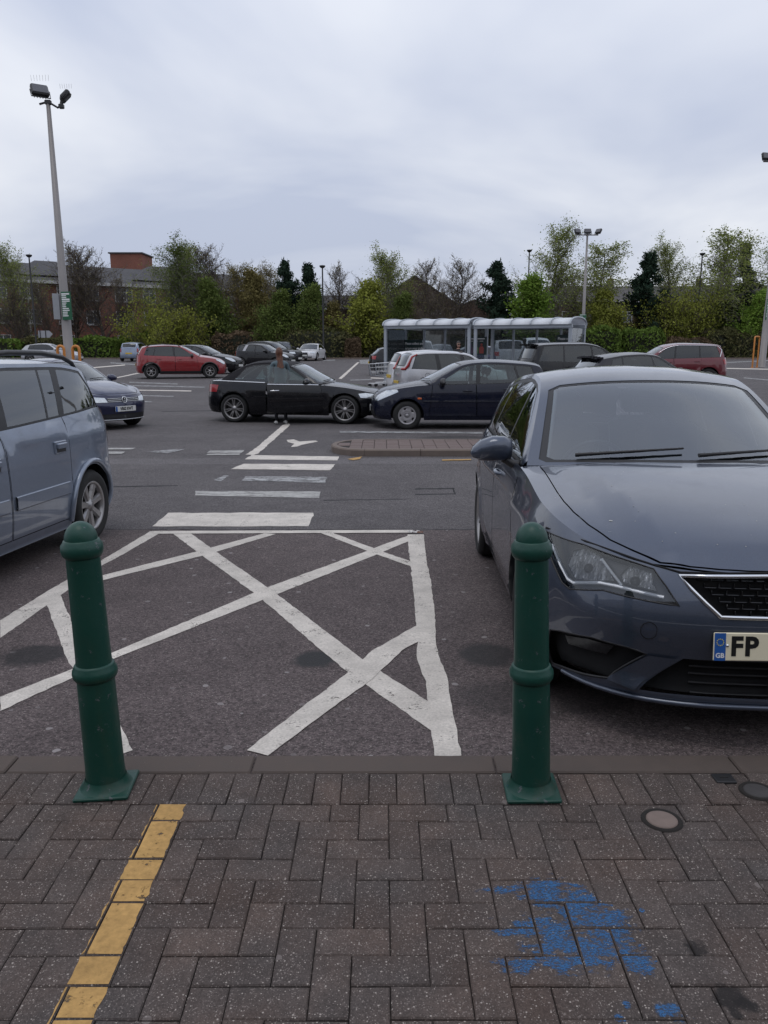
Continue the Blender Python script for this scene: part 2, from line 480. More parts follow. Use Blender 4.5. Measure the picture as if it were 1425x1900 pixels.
for j in range(0, 14):
    for i in range(-16, 24):
        m4 = (j - i) % 4
        if m4 == 0:
            blocks.append((XC0 + UX * (i - .0), YR0 - UY * (j + .5), 2 * UX, UY, BH))
        elif m4 == 2:
            blocks.append((XC0 + UX * (i + .5), YR0 - UY * (j + 1), UX, 2 * UY, BV))
        elif m4 == 3 and j == 0:
            blocks.append((XC0 + UX * (i + .5), YR0 - UY * .5, UX, UY, 'half'))
BHALF = block_mesh('block_half', UX, UY)
def inframe(x, y):
    zc = y * math.cos(PITCH) + CAM_H * math.sin(PITCH)
    return y > 1.42 and abs(FPX * x / zc) < 712 + 130
blocks.sort(key=lambda b: not inframe(b[0], b[1]))
nb = 0; far_blocks = MB()
PAVED = []
for (bx, by, lx, ly, me) in blocks:
    if me == 'half': me = BHALF
    dz = rnd.uniform(-.0022, .0022)
    rx_, ry_ = rnd.gauss(0, .006), rnd.gauss(0, .006)
    if inframe(bx, by) and nb < 290:
        o = link_mesh('paver', me, pav)
        o.location = (bx, by, dz); o.rotation_euler = (rx_, ry_, rnd.gauss(0, .006))
        nb += 1
        PAVED.append((bx, by, lx, ly, o))
    else:
        far_blocks.box((bx, by, -.015 + dz), (lx - .004, ly - .004, .03))
for k in list(range(-75, -19)) + list(range(22, 78)):
    far_blocks.box((XC0 + UX * (k + .5) + .03, (YR0 + KY0) / 2 - .002, -.015), (UX - .004, .204, .03))
for j in range(0, 18):
    for i in range(-78, 82):
        if -16 <= i < 24 and j < 14: continue
        m4 = (j - i) % 4
        if m4 == 0: far_blocks.box((XC0 + UX * i, YR0 - UY * (j + .5), -.015), (2 * UX - .004, UY - .004, .03))
        elif m4 == 2: far_blocks.box((XC0 + UX * (i + .5), YR0 - UY * (j + 1), -.015), (UX - .004, 2 * UY - .004, .03))
fb = far_blocks.build('pavers_beyond', M['paver'], pav); fb['kind'] = 'stuff'
# kerb stones, joints where the photo shows them
kx = [G(x, 1417).x for x in (22, 470, 918, 1362)]
kw_ = (kx[3] - kx[0]) / 3
kj = [kx[0] - kw_ * i for i in (4, 3, 2, 1)] + kx + [kx[3] + kw_ * i for i in (1, 2, 3, 4)]
kerb = empty('kerb', (0, 0, 0)); tag(kerb, kind='structure')
for a, b in zip(kj[:-1], kj[1:]):
    m = MB(); m.bbox(((a + b) / 2, (KY0 + KY1) / 2, -.075 + rnd.uniform(-.001, .002)), (b - a - .005, KY1 - KY0 - .004, .15), .006)
    m.build('kerb_stone', M['kerb'], kerb)
tag(strip_mesh('kerb_bedding', -14, 14, [KY0 - .003, KY1 + .012], -.0135, M['dark']), kind='structure')

def clip(poly, rect):
    x0, x1, y0, y1 = rect
    for ax, lim, sgn in ((0, x0, 1), (0, x1, -1), (1, y0, 1), (1, y1, -1)):
        res = []
        for i in range(len(poly)):
            a, b = poly[i], poly[(i + 1) % len(poly)]
            da, db = (a[ax] - lim) * sgn, (b[ax] - lim) * sgn
            if da >= 0: res.append(a)
            if (da >= 0) != (db >= 0):
                t = da / (da - db)
                res.append((a[0] + (b[0] - a[0]) * t, a[1] + (b[1] - a[1]) * t))
        poly = res
        if len(poly) < 3: return []
    return poly
def paint_on_blocks(name, polys, mat, off):
    m = MB()
    for (bx, by, lx, ly, o) in PAVED:
        R = Euler(o.rotation_euler).to_matrix()
        for poly in polys:
            c = clip([(p[0] - bx, p[1] - by) for p in poly], (-lx / 2 + .0045, lx / 2 - .0045, -ly / 2 + .0045, ly / 2 - .0045))
            if c:
                m.add([R @ Vector((x, y, off)) + o.location for x, y in c], [tuple(range(len(c)))])
    return m.build(name, mat)
# yellow painted line, narrow ragged steps along its edges
YX0, YX1 = G(287, 1500).x, G(343, 1500).x
yp = []
yy = YR0 - .004
lx0, lx1 = YX0, YX1
while yy > 1.3:
    st = rnd.uniform(.012, .03)
    l2, r2 = YX0 + rnd.uniform(-.004, .005), YX1 + rnd.uniform(-.005, .006)
    yp.append([(lx0, yy), (l2, yy - st), (r2, yy - st), (lx1, yy)])
    lx0, lx1 = l2, r2; yy -= st
tag(paint_on_blocks('yellow_line', yp, M['yellow'], .0012), 'yellow painted line running over the grey paving blocks', 'painted line', kind='structure')
BLOBS = ((1010, 1660, 42, 30), (1075, 1690, 45, 50), (1000, 1720, 60, 20), (1060, 1760, 85, 38), (1130, 1720, 45, 40), (1165, 1775, 48, 22), (1020, 1640, 30, 10), (1040, 1790, 40, 16),
                       (1190, 1800, 28, 16), (1165, 1865, 12, 10), (1245, 1880, 26, 16), (1150, 1890, 10, 8), (940, 1650, 60, 6), (960, 1730, 50, 7), (965, 1790, 40, 14), (1190, 1690, 6, 4), (193, 1682, 8, 6))
def blue_mat():
    t = NT('blue_spilt_paint'); p = t.pos(); best = None
    sp = t.n('ShaderNodeVectorMath', {0: p, 1: (.75, 1.4, 1)}, operation='MULTIPLY').outputs[0]
    jit = t.math('MULTIPLY', t.math('SUBTRACT', t.noise(sp, 21, 7, .76), .5), 4.4)
    for px, py, rx, ry in BLOBS:
        g = G(px, py); ex, ey = abs(G(px + rx, py).x - g.x) * 1.1, abs(G(px, py - ry).y - G(px, py + ry).y) / 2 * 1.1
        q = t.n('ShaderNodeVectorMath', {0: p, 1: (g.x, g.y, 0)}, operation='SUBTRACT').outputs[0]
        q = t.n('ShaderNodeVectorMath', {0: q, 1: (1 / ex, 1 / ey, 0)}, operation='MULTIPLY').outputs[0]
        m = t.math('SUBTRACT', 1.0, t.n('ShaderNodeVectorMath', {0: q}, operation='LENGTH').outputs[1])
        best = m if best is None else t.math('MAXIMUM', best, m)
    f = t.math('ADD', t.math('MINIMUM', best, .55), jit)
    fine = t.noise(sp, 150, 3, .7)
    al = t.math('MULTIPLY', t.mr(f, .12, .42), t.mr(fine, .40, .56, .12, 1.0))
    al = t.math('MULTIPLY', al, t.math('GREATER_THAN', best, -.6))
    cc = t.mix(t.noise(p, 40, 4), (.020, .085, .22, 1), (.042, .145, .31, 1))
    sh = t.bsdf(Base_Color=cc, Roughness=.6, Specular_IOR_Level=.3)
    return t.done(t.n('ShaderNodeMixShader', {0: t.math('MULTIPLY', al, .92), 1: t.n('ShaderNodeBsdfTransparent').outputs[0], 2: sh}).outputs[0])
M['blue'] = blue_mat()
bx0, bx1 = G(860, 1700).x, G(1290, 1700).x; by0, by1 = G(1000, 1899).y, G(1000, 1610).y
tag(paint_on_blocks('blue_paint_stain', [[(bx0, by0), (bx1, by0), (bx1, by1), (bx0, by1)]], M['blue'], .0010), 'splash of blue paint worn into the paving blocks', 'paint stain', kind='structure')
# round stop-tap cover bedded in mortar
g = G(1228, 1522)
cv = empty('access_cover', (g.x, g.y, .003)); tag(cv, 'small round pinkish concrete access cover set in the paving right of the bollard', 'access cover')
m = MB(); m.lathe([(.0, .004), (.045, .004), (.052, .001), (.052, -.01)], 28); m.build('cover_disc', mk('cover_concrete', (.19, .145, .125), .85, var=.25, vs=25, bmp=.4), cv)
m = MB(); m.lathe([(.053, .0), (.066, .0015), (.07, -.004)], 28); m.build('cover_collar', M['joint'], cv)
g = G(1405, 1468)
cv = empty('access_cover', (g.x, g.y, .003)); tag(cv, 'small round dark worn access cover beside the kerb at the right edge', 'access cover')
m = MB(); m.lathe([(.0, .003), (.042, .003), (.048, .0), (.048, -.01)], 28); m.build('cover_disc', mk('cover_grey', (.05, .046, .046), .8, var=.3, vs=25, bmp=.4), cv)
m = MB(); m.lathe([(.049, .0), (.06, .0015), (.064, -.004)], 28); m.build('cover_collar', M['joint'], cv)
g = G(1343, 1446)
cv = empty('gully_box', (g.x, g.y, .002)); tag(cv, 'small dark square service box lid in the paving next to the kerb', 'service box')
m = MB(); m.bbox((0, 0, 0), (.075, .06, .012), .003); m.build('lid', mk('box_lid', (.018, .018, .02), .55), cv)
m = MB(); m.box((0, 0, .0068), (.03, .006, .002)); m.build('lid_slot', M['alloy_dark'], cv)

# ---------------------------------------------------------------- painted road markings
def marking(name, quads, mat, off, ragged=.006, seg=.10):
    """quads: photo-pixel outlines; edges get small wobble"""
    m = MB()
    for q in quads:
        P = [G(x, y) for x, y in q]
        vs = []
        for a, b in zip(P, P[1:] + P[:1]):
            L = (b - a).length; n = max(1, min(60, int(L / seg)))
            for i in range(n):
                p = a.lerp(b, i / n)
                if i: p += Vector((rnd.gauss(0, ragged), rnd.gauss(0, ragged), 0))
                vs.append((p.x, p.y))
        res = delaunay_2d_cdt([Vector(v) for v in vs], [], [list(range(len(vs)))], 1, 1e-5)
        m.add([(v.x, v.y, gz(v.y) + off) for v in res[0]], [tuple(f) for f in res[2]])
    return m.build(name, mat)
BO, RO = -.011 + .0018, -.016 + .003
hat = [
    ('hatching_line', [[(0, 1148), (95, 1090), (278, 984), (302, 984), (180, 1052), (118, 1098), (0, 1181)]]),
    ('hatching_line', [[(84, 1112), (112, 1102), (150, 1190), (246, 1388), (226, 1395), (165, 1290), (122, 1215)]]),
    ('hatching_line', [[(318, 986), (350, 985), (510, 1097), (668, 1217), (836, 1325), (800, 1352), (640, 1240), (478, 1103)]]),
    ('hatching_line', [[(180, 1068), (490, 988), (512, 989), (380, 1028), (180, 1077)]]),
    ('hatching_line', [[(0, 1290), (130, 1240), (490, 1090), (700, 1013), (757, 992), (766, 999), (500, 1106), (210, 1220), (0, 1316)]]),
    ('hatching_line', [[(592, 986), (614, 986), (768, 1042), (768, 1051), (680, 1020)]]),
    ('hatching_line', [[(756, 990), (786, 990), (792, 1040), (800, 1080), (806, 1130), (808, 1180), (813, 1212), (828, 1248), (835, 1290), (845, 1340), (856, 1399), (806, 1399), (800, 1350), (794, 1300), (791, 1262), (781, 1240), (773, 1214), (776, 1185), (771, 1150), (768, 1100), (761, 1040)]]),
    ('hatching_line', [[(458, 1389), (560, 1310), (640, 1250), (690, 1205), (770, 1160), (805, 1150), (806, 1172), (745, 1205), (690, 1258), (590, 1330), (497, 1399)]]),
    ('bay_end_line', [[(282, 984), (766, 982), (764, 987), (284, 989)]]),
]
hoff = BO
for i, (nm, q) in enumerate(hat):
    tag(marking(nm, q, M['white'], BO + .0004 * i, .0022, .05), kind='structure')
cross = [
    ([[(282, 974), (312, 949), (581, 949), (572, 974)]], 'white'),
    ([[(362, 909), (595, 910), (592, 922), (362, 917)]], 'white_worn'),
    ([[(396, 889), (416, 880), (425, 881), (410, 891)], [(455, 882), (605, 883), (604, 894), (448, 890)]], 'white_faint'),
    ([[(428, 869), (452, 859), (622, 860), (612, 871)]], 'white'),
    ([[(454, 851), (466, 843), (629, 846), (626, 853)]], 'white'),
    ([[(455, 842), (470, 834), (524, 788), (536, 784), (538, 788), (480, 840), (470, 843)]], 'white'),
    ([[(384, 839), (390, 835), (453, 834), (448, 839)], [(385, 841), (446, 840), (444, 843), (383, 843)]], 'white_worn'),
    ([[(272, 837), (330, 832), (342, 833), (310, 840)]], 'white_faint'),
    ([[(200, 830), (252, 830), (244, 833), (198, 833)], [(200, 837), (232, 837), (226, 841), (198, 841)]], 'white_worn'),
    ([[(630, 799), (640, 799), (896, 801), (896, 804), (630, 802)]], 'white_faint'),
    ([[(628, 702), (663, 672), (667, 672), (634, 703)]], 'white'),
    ([[(645, 851), (672, 846), (668, 851), (655, 853)]], 'yellow'),
    ([[(820, 852), (874, 851), (874, 853), (820, 854)]], 'yellow'),
    ([[(667, 668), (700, 666), (700, 675), (668, 675)]], 'white_faint'),
]
for i, (q, mt) in enumerate(cross):
    tag(marking('crossing_stripe' if i < 5 else 'road_line', q, M[mt], RO + .0007 * i, .008, .12), kind='structure')
# white painted symbol (worn) beside the crossing
sy = [[(532, 815), (545, 814), (556, 818), (585, 816), (590, 818), (560, 824), (552, 827), (540, 828), (546, 822), (534, 819)]]
tag(marking('road_symbol', sy, M['white'], RO + .001, .003), kind='structure')
# far bay lines
far = [[(200, 703, 262, 690)], [(240, 708, 330, 711)], [(246, 714, 380, 717)], [(226, 722, 355, 724)], [(216, 731, 322, 734)], [(220, 742, 282, 744)], [(150, 683, 232, 676)], [(205, 672, 262, 676)],
       [(690, 690, 716, 691)], [(688, 700, 716, 701)], [(690, 712, 716, 713)], [(650, 704, 690, 703)], [(1332, 655, 1425, 652)], [(1330, 664, 1378, 664)], [(1340, 672, 1425, 668)], [(1330, 682, 1425, 684)], [(1380, 700, 1425, 704)], [(600, 668, 622, 667)], [(1335, 660, 1425, 660)]]
for i, q in enumerate(far):
    qs = []
    for x0, y0, x1, y1 in q:
        qs.append([(x0, y0), (x1, y1), (x1, y1 + 1.7), (x0, y0 + 1.7)])
    tag(marking('bay_line', qs, M['white_faint'] if i % 3 else M['white'], RO + .0015 + .0003 * i, .01, .5), kind='structure')
# shallow resurfaced band and patch seams across the lane
M['band'] = asphalt('asphalt_band', (.094, .086, .088), (.122, .112, .114), gum=False)
tag(marking('resurfaced_band', [[(-200, 850), (900, 848), (1700, 850), (1700, 858), (900, 859), (200, 860), (-200, 860)]], M['band'], -.0145, .015, .3), kind='structure')

seams = [[(770, 904), (842, 903), (842, 905), (770, 906)], [(840, 903), (843, 903), (846, 915), (843, 915)], [(770, 914), (846, 913), (846, 915), (770, 916)],
         [(205, 900), (330, 898), (330, 899.5), (205, 902)], [(600, 925), (760, 923), (760, 924), (600, 926.5)], [(300, 762), (420, 760), (420, 761), (300, 763)]]
for q in seams:
    tag(marking('patch_seam', [q], M['dark'], -.0155, .006, .05), kind='structure')
gm = MB(); rg = random.Random(12)
for k in range(700):
    x = rg.uniform(-1.6, 1.6); y = rg.uniform(1.4, 5.5) if k % 2 else rg.uniform(1.4, 2.95)
    zg = .0 if y < KY1 else gz(y) - .011
    r_ = rg.uniform(.0008, .0022)
    vs = [(x + r_ * rg.uniform(.6, 1.3) * math.cos(t), y + r_ * rg.uniform(.6, 1.3) * math.sin(t), zg) for t in (0, 1.6, 3.1, 4.7)] + [(x, y, zg + r_ * 1.1)]
    gm.add(vs, [(0, 1, 4), (1, 2, 4), (2, 3, 4), (3, 0, 4)])
M['grit'] = mk('pale_grit', (.20, .175, .155), .9, var=.5, vs=300)
tag(gm.build('grit', M['grit']), kind='stuff')
# ---------------------------------------------------------------- kerbed island in block paving
M['island_kerb'] = mk('island_kerb_concrete', (.15, .118, .10), .85, var=.25, vs=10, bmp=.4)
def ground_poly(pts): return [G(x, y) for x, y in pts]
iz = .11
ig = G(700, 845); izb = gz(ig.y) - .016
isl = empty('traffic_island', (0, 0, 0)); tag(isl, kind='structure')
fy = ig.y; by_ = fy + 1.55; lxi = G(614, 835).x; rxi = 9.6
def island_outline(ins):
    r = (by_ - fy) / 2 - ins
    cy_ = (fy + by_) / 2
    c = [(lxi + (by_ - fy) / 2 * .75 + r * .75 * math.cos(t), cy_ + r * math.sin(t)) for t in np.linspace(PI / 2, 1.5 * PI, 9)]
    return c
out_o, out_i = island_outline(0), island_outline(.13)
ztop = izb + iz
def kerb_piece(a, b, c, d):
    m = MB(); zb = izb - .05
    def sh(p, q, t): return (p[0] + (q[0] - p[0]) * t, p[1] + (q[1] - p[1]) * t)
    g_ = .006
    lo = [(*p, zb) for p in (a, b, c, d)]; hi = [(*p, ztop) for p in (a, b, c, d)]
    a2, b2 = sh(a, d, .15), sh(b, c, .15)
    m.add([(*a, zb), (*b, zb), (*b, ztop - .02), (*a, ztop - .02), (*a2, ztop), (*b2, ztop), (*c, ztop), (*d, ztop), (*c, zb), (*d, zb)],
          [(0, 1, 2, 3), (3, 2, 5, 4), (4, 5, 6, 7), (7, 6, 8, 9), (0, 3, 4, 7, 9), (1, 8, 6, 5, 2)])
    m.build('kerb_stone', M['island_kerb'], isl)
for i in range(8):
    kerb_piece(out_o[i], out_o[i + 1], out_i[i + 1], out_i[i])
xs = out_o[-1][0]
while xs < rxi:
    e = min(xs + .9, rxi)
    kerb_piece((xs + .004, fy), (e - .004, fy), (e - .004, fy + .13), (xs + .004, fy + .13)); xs = e
xs = out_o[0][0]
while xs < rxi:
    e = min(xs + .9, rxi)
    kerb_piece((e - .004, by_), (xs + .004, by_), (xs + .004, by_ - .13), (e - .004, by_ - .13)); xs = e
base = MB()
ip = out_i + [(rxi, fy + .13), (rxi, by_ - .13)]
base.prism(ip[::-1] if False else ip, izb - .05, ztop - .012)
base.build('paver_bed', M['joint'], isl)
M['paver_red'] = mk('weathered_block', (.135, .098, .088), .85, var=.22, vs=9, bmp=.4)
xx = out_i[4][0] + .08
rows = int((by_ - fy - .26) / .21)
nI = 0
xr0 = lxi + .95
for k in range(0, 46):
    for r in range(10):
        x = lxi + .22 + k * .205; y = fy + .13 + .105 + r * .21
        if y + .1 > by_ - .13: continue
        # inside rounded nose?
        cyi = (fy + by_) / 2; ri = (by_ - fy) / 2 - .13
        xn = lxi + (by_ - fy) / 2 * .75 - ri * .75 * math.sqrt(max(0, 1 - ((y - cyi) / ri) ** 2))
        if x - .1 < xn: continue
        if nI > 290: continue
        m = MB() if nI == 0 else None
        if nI == 0:
            m.bbox((0, 0, -.02), (.198, .203, .04), .006); IM = m.mesh('island_block', M['paver_red'])
        o = link_mesh('paver', IM, isl); o.location = (x, y, ztop - .002 + rnd.uniform(-.003, .003)); nI += 1
# ================================================================ cars
def pchip(xs, ys):
    o = np.argsort(xs); x = np.array(xs, float)[o]; y = np.array(ys, float)[o]
    h = np.diff(x); d = np.diff(y) / h; n = len(x)
    m = np.zeros(n)
    if n == 2:
        m[:] = d[0]
    else:
        for i in range(1, n - 1):
            if d[i - 1] * d[i] > 0:
                w1, w2 = 2 * h[i] + h[i - 1], h[i] + 2 * h[i - 1]
                m[i] = (w1 + w2) / (w1 / d[i - 1] + w2 / d[i])
        m[0], m[-1] = d[0], d[-1]
    def f(q):
        q = np.clip(np.asarray(q, float), x[0], x[-1])
        i = np.clip(np.searchsorted(x, q, side='right') - 1, 0, n - 2)
        t = (q - x[i]) / h[i]
        return (y[i] * (1 + 2 * t) * (1 - t) ** 2 + m[i] * h[i] * t * (1 - t) ** 2 + y[i + 1] * t * t * (3 - 2 * t) + m[i + 1] * h[i] * t * t * (t - 1))
    return f
def curve2(pts, n=400):
    p = np.array(pts, float)
    c = np.concatenate([[0], np.cumsum(np.hypot(*np.diff(p, axis=0).T))])
    t = np.linspace(0, c[-1], n)
    X, Y = pchip(c, p[:, 0])(t), pchip(c, p[:, 1])(t)
    s = np.concatenate([[0], np.cumsum(np.hypot(np.diff(X), np.diff(Y)))])
    return s, X, Y
def inpoly(P, poly):
    P = np.asarray(P, float); r = np.zeros(len(P), bool)
    q = np.asarray(poly, float); j = len(q) - 1
    x, y = P[:, 0], P[:, 1]
    for i in range(len(q)):
        xi, yi, xj, yj = q[i, 0], q[i, 1], q[j, 0], q[j, 1]
        if yi != yj:
            r ^= ((yi > y) != (yj > y)) & (x < (xj - xi) * (y - yi) / (yj - yi) + xi)
        j = i
    return r
def dens(poly, res):
    o = []
    for a, b in zip(poly, list(poly[1:]) + [poly[0]]):
        n = max(1, int(math.hypot(b[0] - a[0], b[1] - a[1]) / res + .5))
        o += [(a[0] + (b[0] - a[0]) * i / n, a[1] + (b[1] - a[1]) * i / n) for i in range(n)]
    return o
def panel(f, outer, holes=(), res=.1, off=0.0, ctr=None):
    outer = dens(outer, res); holes = [dens(h, res) for h in holes]
    oa = np.array(outer); lo, hi = oa.min(0), oa.max(0)
    gx = np.arange(lo[0] + res * .5, hi[0], res); gy = np.arange(lo[1] + res * .5, hi[1], res)
    pts = np.array([(a, b) for a in gx for b in gy]).reshape(-1, 2)
    keep = inpoly(pts, outer) if len(pts) else np.zeros(0, bool)
    for h in holes:
        if len(pts): keep &= ~inpoly(pts, h)
    pts = pts[keep]
    allb = np.array(outer + [p for h in holes for p in h])
    if len(pts):
        d = np.min(np.hypot(pts[:, None, 0] - allb[None, :, 0], pts[:, None, 1] - allb[None, :, 1]), axis=1)
        pts = pts[d > res * .45]
    vs = [Vector(p) for p in outer]; es = [(i, (i + 1) % len(outer)) for i in range(len(outer))]
    for h in holes:
        b = len(vs); vs += [Vector(p) for p in h]; es += [(b + i, b + (i + 1) % len(h)) for i in range(len(h))]
    vs += [Vector(p) for p in pts]
    r = delaunay_2d_cdt(vs, es, [], 0, 1e-5)
    V = np.array([(v.x, v.y) for v in r[0]]); T = np.array([t for t in r[2] if len(t) == 3])
    c = V[T].mean(1)
    k = inpoly(c, outer)
    for h in holes: k &= ~inpoly(c, h)
    T = T[k]
    e1, e2 = V[T[:, 1]] - V[T[:, 0]], V[T[:, 2]] - V[T[:, 0]]
    T = T[np.abs(e1[:, 0] * e2[:, 1] - e1[:, 1] * e2[:, 0]) > res * res * 2e-3]
    used = np.unique(T); mp_ = -np.ones(len(V), int); mp_[used] = np.arange(len(used)); V = V[used]; T = mp_[T]
    a, b = V[:, 0], V[:, 1]; e = .004
    p = f(a, b)
    n = np.cross(f(a + e, b) - f(a - e, b), f(a, b + e) - f(a, b - e))
    n /= np.maximum(np.linalg.norm(n, axis=1), 1e-12)[:, None]
    C = np.stack([p[:, 0] * .6, p[:, 1] * 0, np.full(len(p), .5)], 1) if ctr is None else np.tile(np.array(ctr, float), (len(p), 1))
    sg = np.sign((n * (p - C)).sum(1)); sg[sg == 0] = 1
    n *= sg[:, None]
    p = p + n * off
    fn = np.cross(p[T[:, 1]] - p[T[:, 0]], p[T[:, 2]] - p[T[:, 0]])
    fl = (fn * n[T].mean(1)).sum(1) < 0
    T[fl] = T[fl][:, ::-1]
    return p, T, n
def mir(pt):
    p, T, n = pt
    f = np.array([1, -1, 1.])
    return p * f, T[:, ::-1], n * f
class NB:
    """mesh with its own smooth normals, built from surface panels"""
    def __init__(s): s.p = []; s.t = []; s.n = []; s.m = []; s.c = 0
    def add(s, pt, mi=0):
        p, T, n = pt
        s.p.append(p); s.n.append(n); s.t.append(T + s.c); s.m.append(np.full(len(T), mi)); s.c += len(p)
        return s
    def both(s, pt, mi=0): s.add(pt, mi); s.add(mir(pt), mi); return s
    def build2(s, pt, name, mats, parent):
        NB().add(pt).build(name, mats, parent); NB().add(mir(pt)).build(name, mats, parent)
    def build(s, name, mats, parent):
        p, n, T, m = np.concatenate(s.p), np.concatenate(s.n), np.concatenate(s.t), np.concatenate(s.m)
        me = bpy.data.meshes.new(name)
        me.from_pydata(p.tolist(), [], T.tolist())
        for x in (mats if isinstance(mats, (list, tuple)) else [mats]): me.materials.append(x)
        me.polygons.foreach_set('material_index', m.astype(np.int32))
        me.polygons.foreach_set('use_smooth', np.ones(len(T), bool))
        me.update()
        me.normals_split_custom_set_from_vertices(n.tolist())
        return link_mesh(name, me, parent)
def text(s_, size, mat, parent, Mx, name='lettering', ext=.0015, bold=.0, ax='CENTER', sx=1.0, sp=1.0):
    c = bpy.data.curves.new(name, 'FONT'); c.body = s_; c.size = size; c.extrude = ext; c.offset = bold
    c.space_character = sp; c.align_x = ax; c.align_y = 'CENTER'; c.resolution_u = 3
    o = bpy.data.objects.new(name, c); COL.objects.link(o)
    dg = bpy.context.evaluated_depsgraph_get()
    me = bpy.data.meshes.new_from_object(o.evaluated_get(dg))
    bpy.data.objects.remove(o)
    me.materials.clear(); me.materials.append(mat)
    r = link_mesh(name, me, parent)
    r.matrix_local = Mx @ Matrix.Diagonal((sx, 1, 1, 1))
    return r
def frameM(pos, right, up):
    r = Vector(right).normalized(); n = r.cross(Vector(up)).normalized(); u = n.cross(r)
    m = Matrix((r, u, n)).transposed().to_4x4(); m.translation = Vector(pos)
    return m

class Shape:
    def __init__(s, S):
        s.S = S
        s.U, s.PX, s.PY = curve2(S['plan'], 600)
        s.Umax = s.U[-1]
        s.sh = pchip(*zip(*S['sh'])); s.zs = pchip(*zip(*S.get('sill', [(-3, .2), (3, .2)])))
        s.nose = pchip(*zip(*S['nose'])); s.tail = pchip(*zip(*S['tail']))
        s.xf, s.xr, s.R = S['xf'], S['xr'], S['R']; s.Ra = S.get('Ra', s.R + .055)
        s.sec = pchip(*zip(*S.get('sec', [(0, .935), (.12, .975), (.35, .997), (.55, 1.0), (.75, .992), (.9, .965), (.97, .945), (1, .925)])))
        uu = np.linspace(0, s.Umax, 700)
        B = s.P(uu, s.sh(np.interp(uu, s.U, s.PX)))
        s.B = B; s.Bu = uu
        o = np.argsort(B[:, 0]); s.bx, s.by, s.bz = B[o, 0], B[o, 1], B[o, 2]
        s.hoodc = pchip(*zip(*(S['hood'][1:] + [(B[0, 0], B[0, 2])])))
        dk = S.get('deck', [(S['cab'][-1][0], S['cab'][-1][1])])
        s.deckc = pchip(*zip(*(dk + [(B[-1, 0] - .001, B[-1, 2])])))
        s.cs, s.cx, s.cz = curve2(S['cab'], 500)
        X, Z = s.cx, s.cz
        s.sw = np.interp(X, *zip(*sorted(S['sweep']))); s.cr = np.interp(X, *zip(*sorted(S['crown'])))
        s.xe = X - s.sw; s.ze = Z - s.cr
        s.W = s.ysh(s.xe) - S.get('inset', .02) - S.get('tum', .3) * np.maximum(0, s.ze - s.zsh(s.xe))
        s.W = np.maximum(s.W, .2)
        o = np.argsort(s.xe); s.ex, s.ey, s.ez = s.xe[o], s.W[o], s.ze[o]
    def ysh(s, x): return np.interp(x, s.bx, s.by)
    def zsh(s, x): return np.interp(x, s.bx, s.bz)
    def P(s, u, z):
        u = np.asarray(u, float); z = np.asarray(z, float)
        X, Y = np.interp(u, s.U, s.PX), np.interp(u, s.U, s.PY)
        zt = s.sh(X); t = np.clip((z - .2) / (zt - .2), -.3, 1)
        y = Y * s.sec(np.clip(t, 0, 1))
        for (xw) in (s.xf, s.xr):
            d = np.hypot(X - xw, z - s.R)
            y = y + s.S.get('flare', .018) * np.exp(-((d - s.Ra) / .07) ** 2) * (Y > .6)
        for pts, amp, wd in s.S.get('crease', ()):
            zl = pchip(*zip(*pts))(X); inx = (X < max(p[0] for p in pts)) & (X > min(p[0] for p in pts))
            y = y + amp * np.exp(-np.abs(z - zl) / wd) * inx
        xn, xt = s.PX[0], s.PX[-1]
        a = np.clip((X - s.xf * .95) / (xn - s.xf * .95), 0, 1); b = np.clip((X - s.xr * .95) / (xt - s.xr * .95), 0, 1)
        x = X + s.nose(z) * (a * a * (3 - 2 * a)) + s.tail(z) * (b * b * (3 - 2 * b))
        return np.stack([x, y, z], -1)
    def uX(s, x): return np.interp(-np.asarray(x, float), -s.PX, s.U)
    def zb(s, u):
        X = np.interp(u, s.U, s.PX); z = s.zs(X); y = np.interp(u, s.U, s.PY)
        for xw in (s.xf, s.xr):
            d = s.Ra ** 2 - (X - xw) ** 2
            z = np.where((d > 0) & (y > .5), np.maximum(z, s.R + np.sqrt(np.maximum(d, 0))), z)
        return z
    def H(s, x, y, deck=False):
        zc = (s.deckc if deck else s.hoodc)(x); zs_ = s.zsh(x); k = np.clip(np.abs(y) / np.maximum(s.ysh(x), .02), 0, 1)
        z = zc - (zc - zs_) * k ** 2.4
        if not deck:
            for (x0, y0, x1, y1, amp, wd) in s.S.get('hood_crease', ()):
                t = np.clip((x - x0) / (x1 - x0), 0, 1); yl = y0 + (y1 - y0) * t
                inn = np.clip((x - min(x0, x1)) / .15, 0, 1) * np.clip((max(x0, x1) - x) / .15, 0, 1)
                z = z + amp * np.clip((yl - np.abs(y)) / wd + .5, 0, 1) * inn
        return np.stack([x, y, z], -1)
    def T(s, a, b):
        a = np.asarray(a, float); r = np.asarray(b, float) / .6
        X, Z, W = np.interp(a, s.cs, s.cx), np.interp(a, s.cs, s.cz), np.interp(a, s.cs, s.W)
        sw, cr = np.interp(a, s.cs, s.sw), np.interp(a, s.cs, s.cr)
        return np.stack([X - sw * r * r, r * W, Z - cr * np.abs(r) ** 2.3], -1)
    def Gs(s, x, z):
        x = np.asarray(x, float); z = np.asarray(z, float)
        ze, ye, zs_, ys_ = np.interp(x, s.ex, s.ez), np.interp(x, s.ex, s.ey), s.zsh(x), s.ysh(x) - .012
        q = np.clip((z - zs_) / np.maximum(ze - zs_, .03), -.2, 1.2)
        y = ys_ + (ye - ys_) * q + .035 * q * (1 - q)
        return np.stack([x, y, z], -1)
    def sX(s, x): return float(np.interp(-x, -s.cx, s.cs))

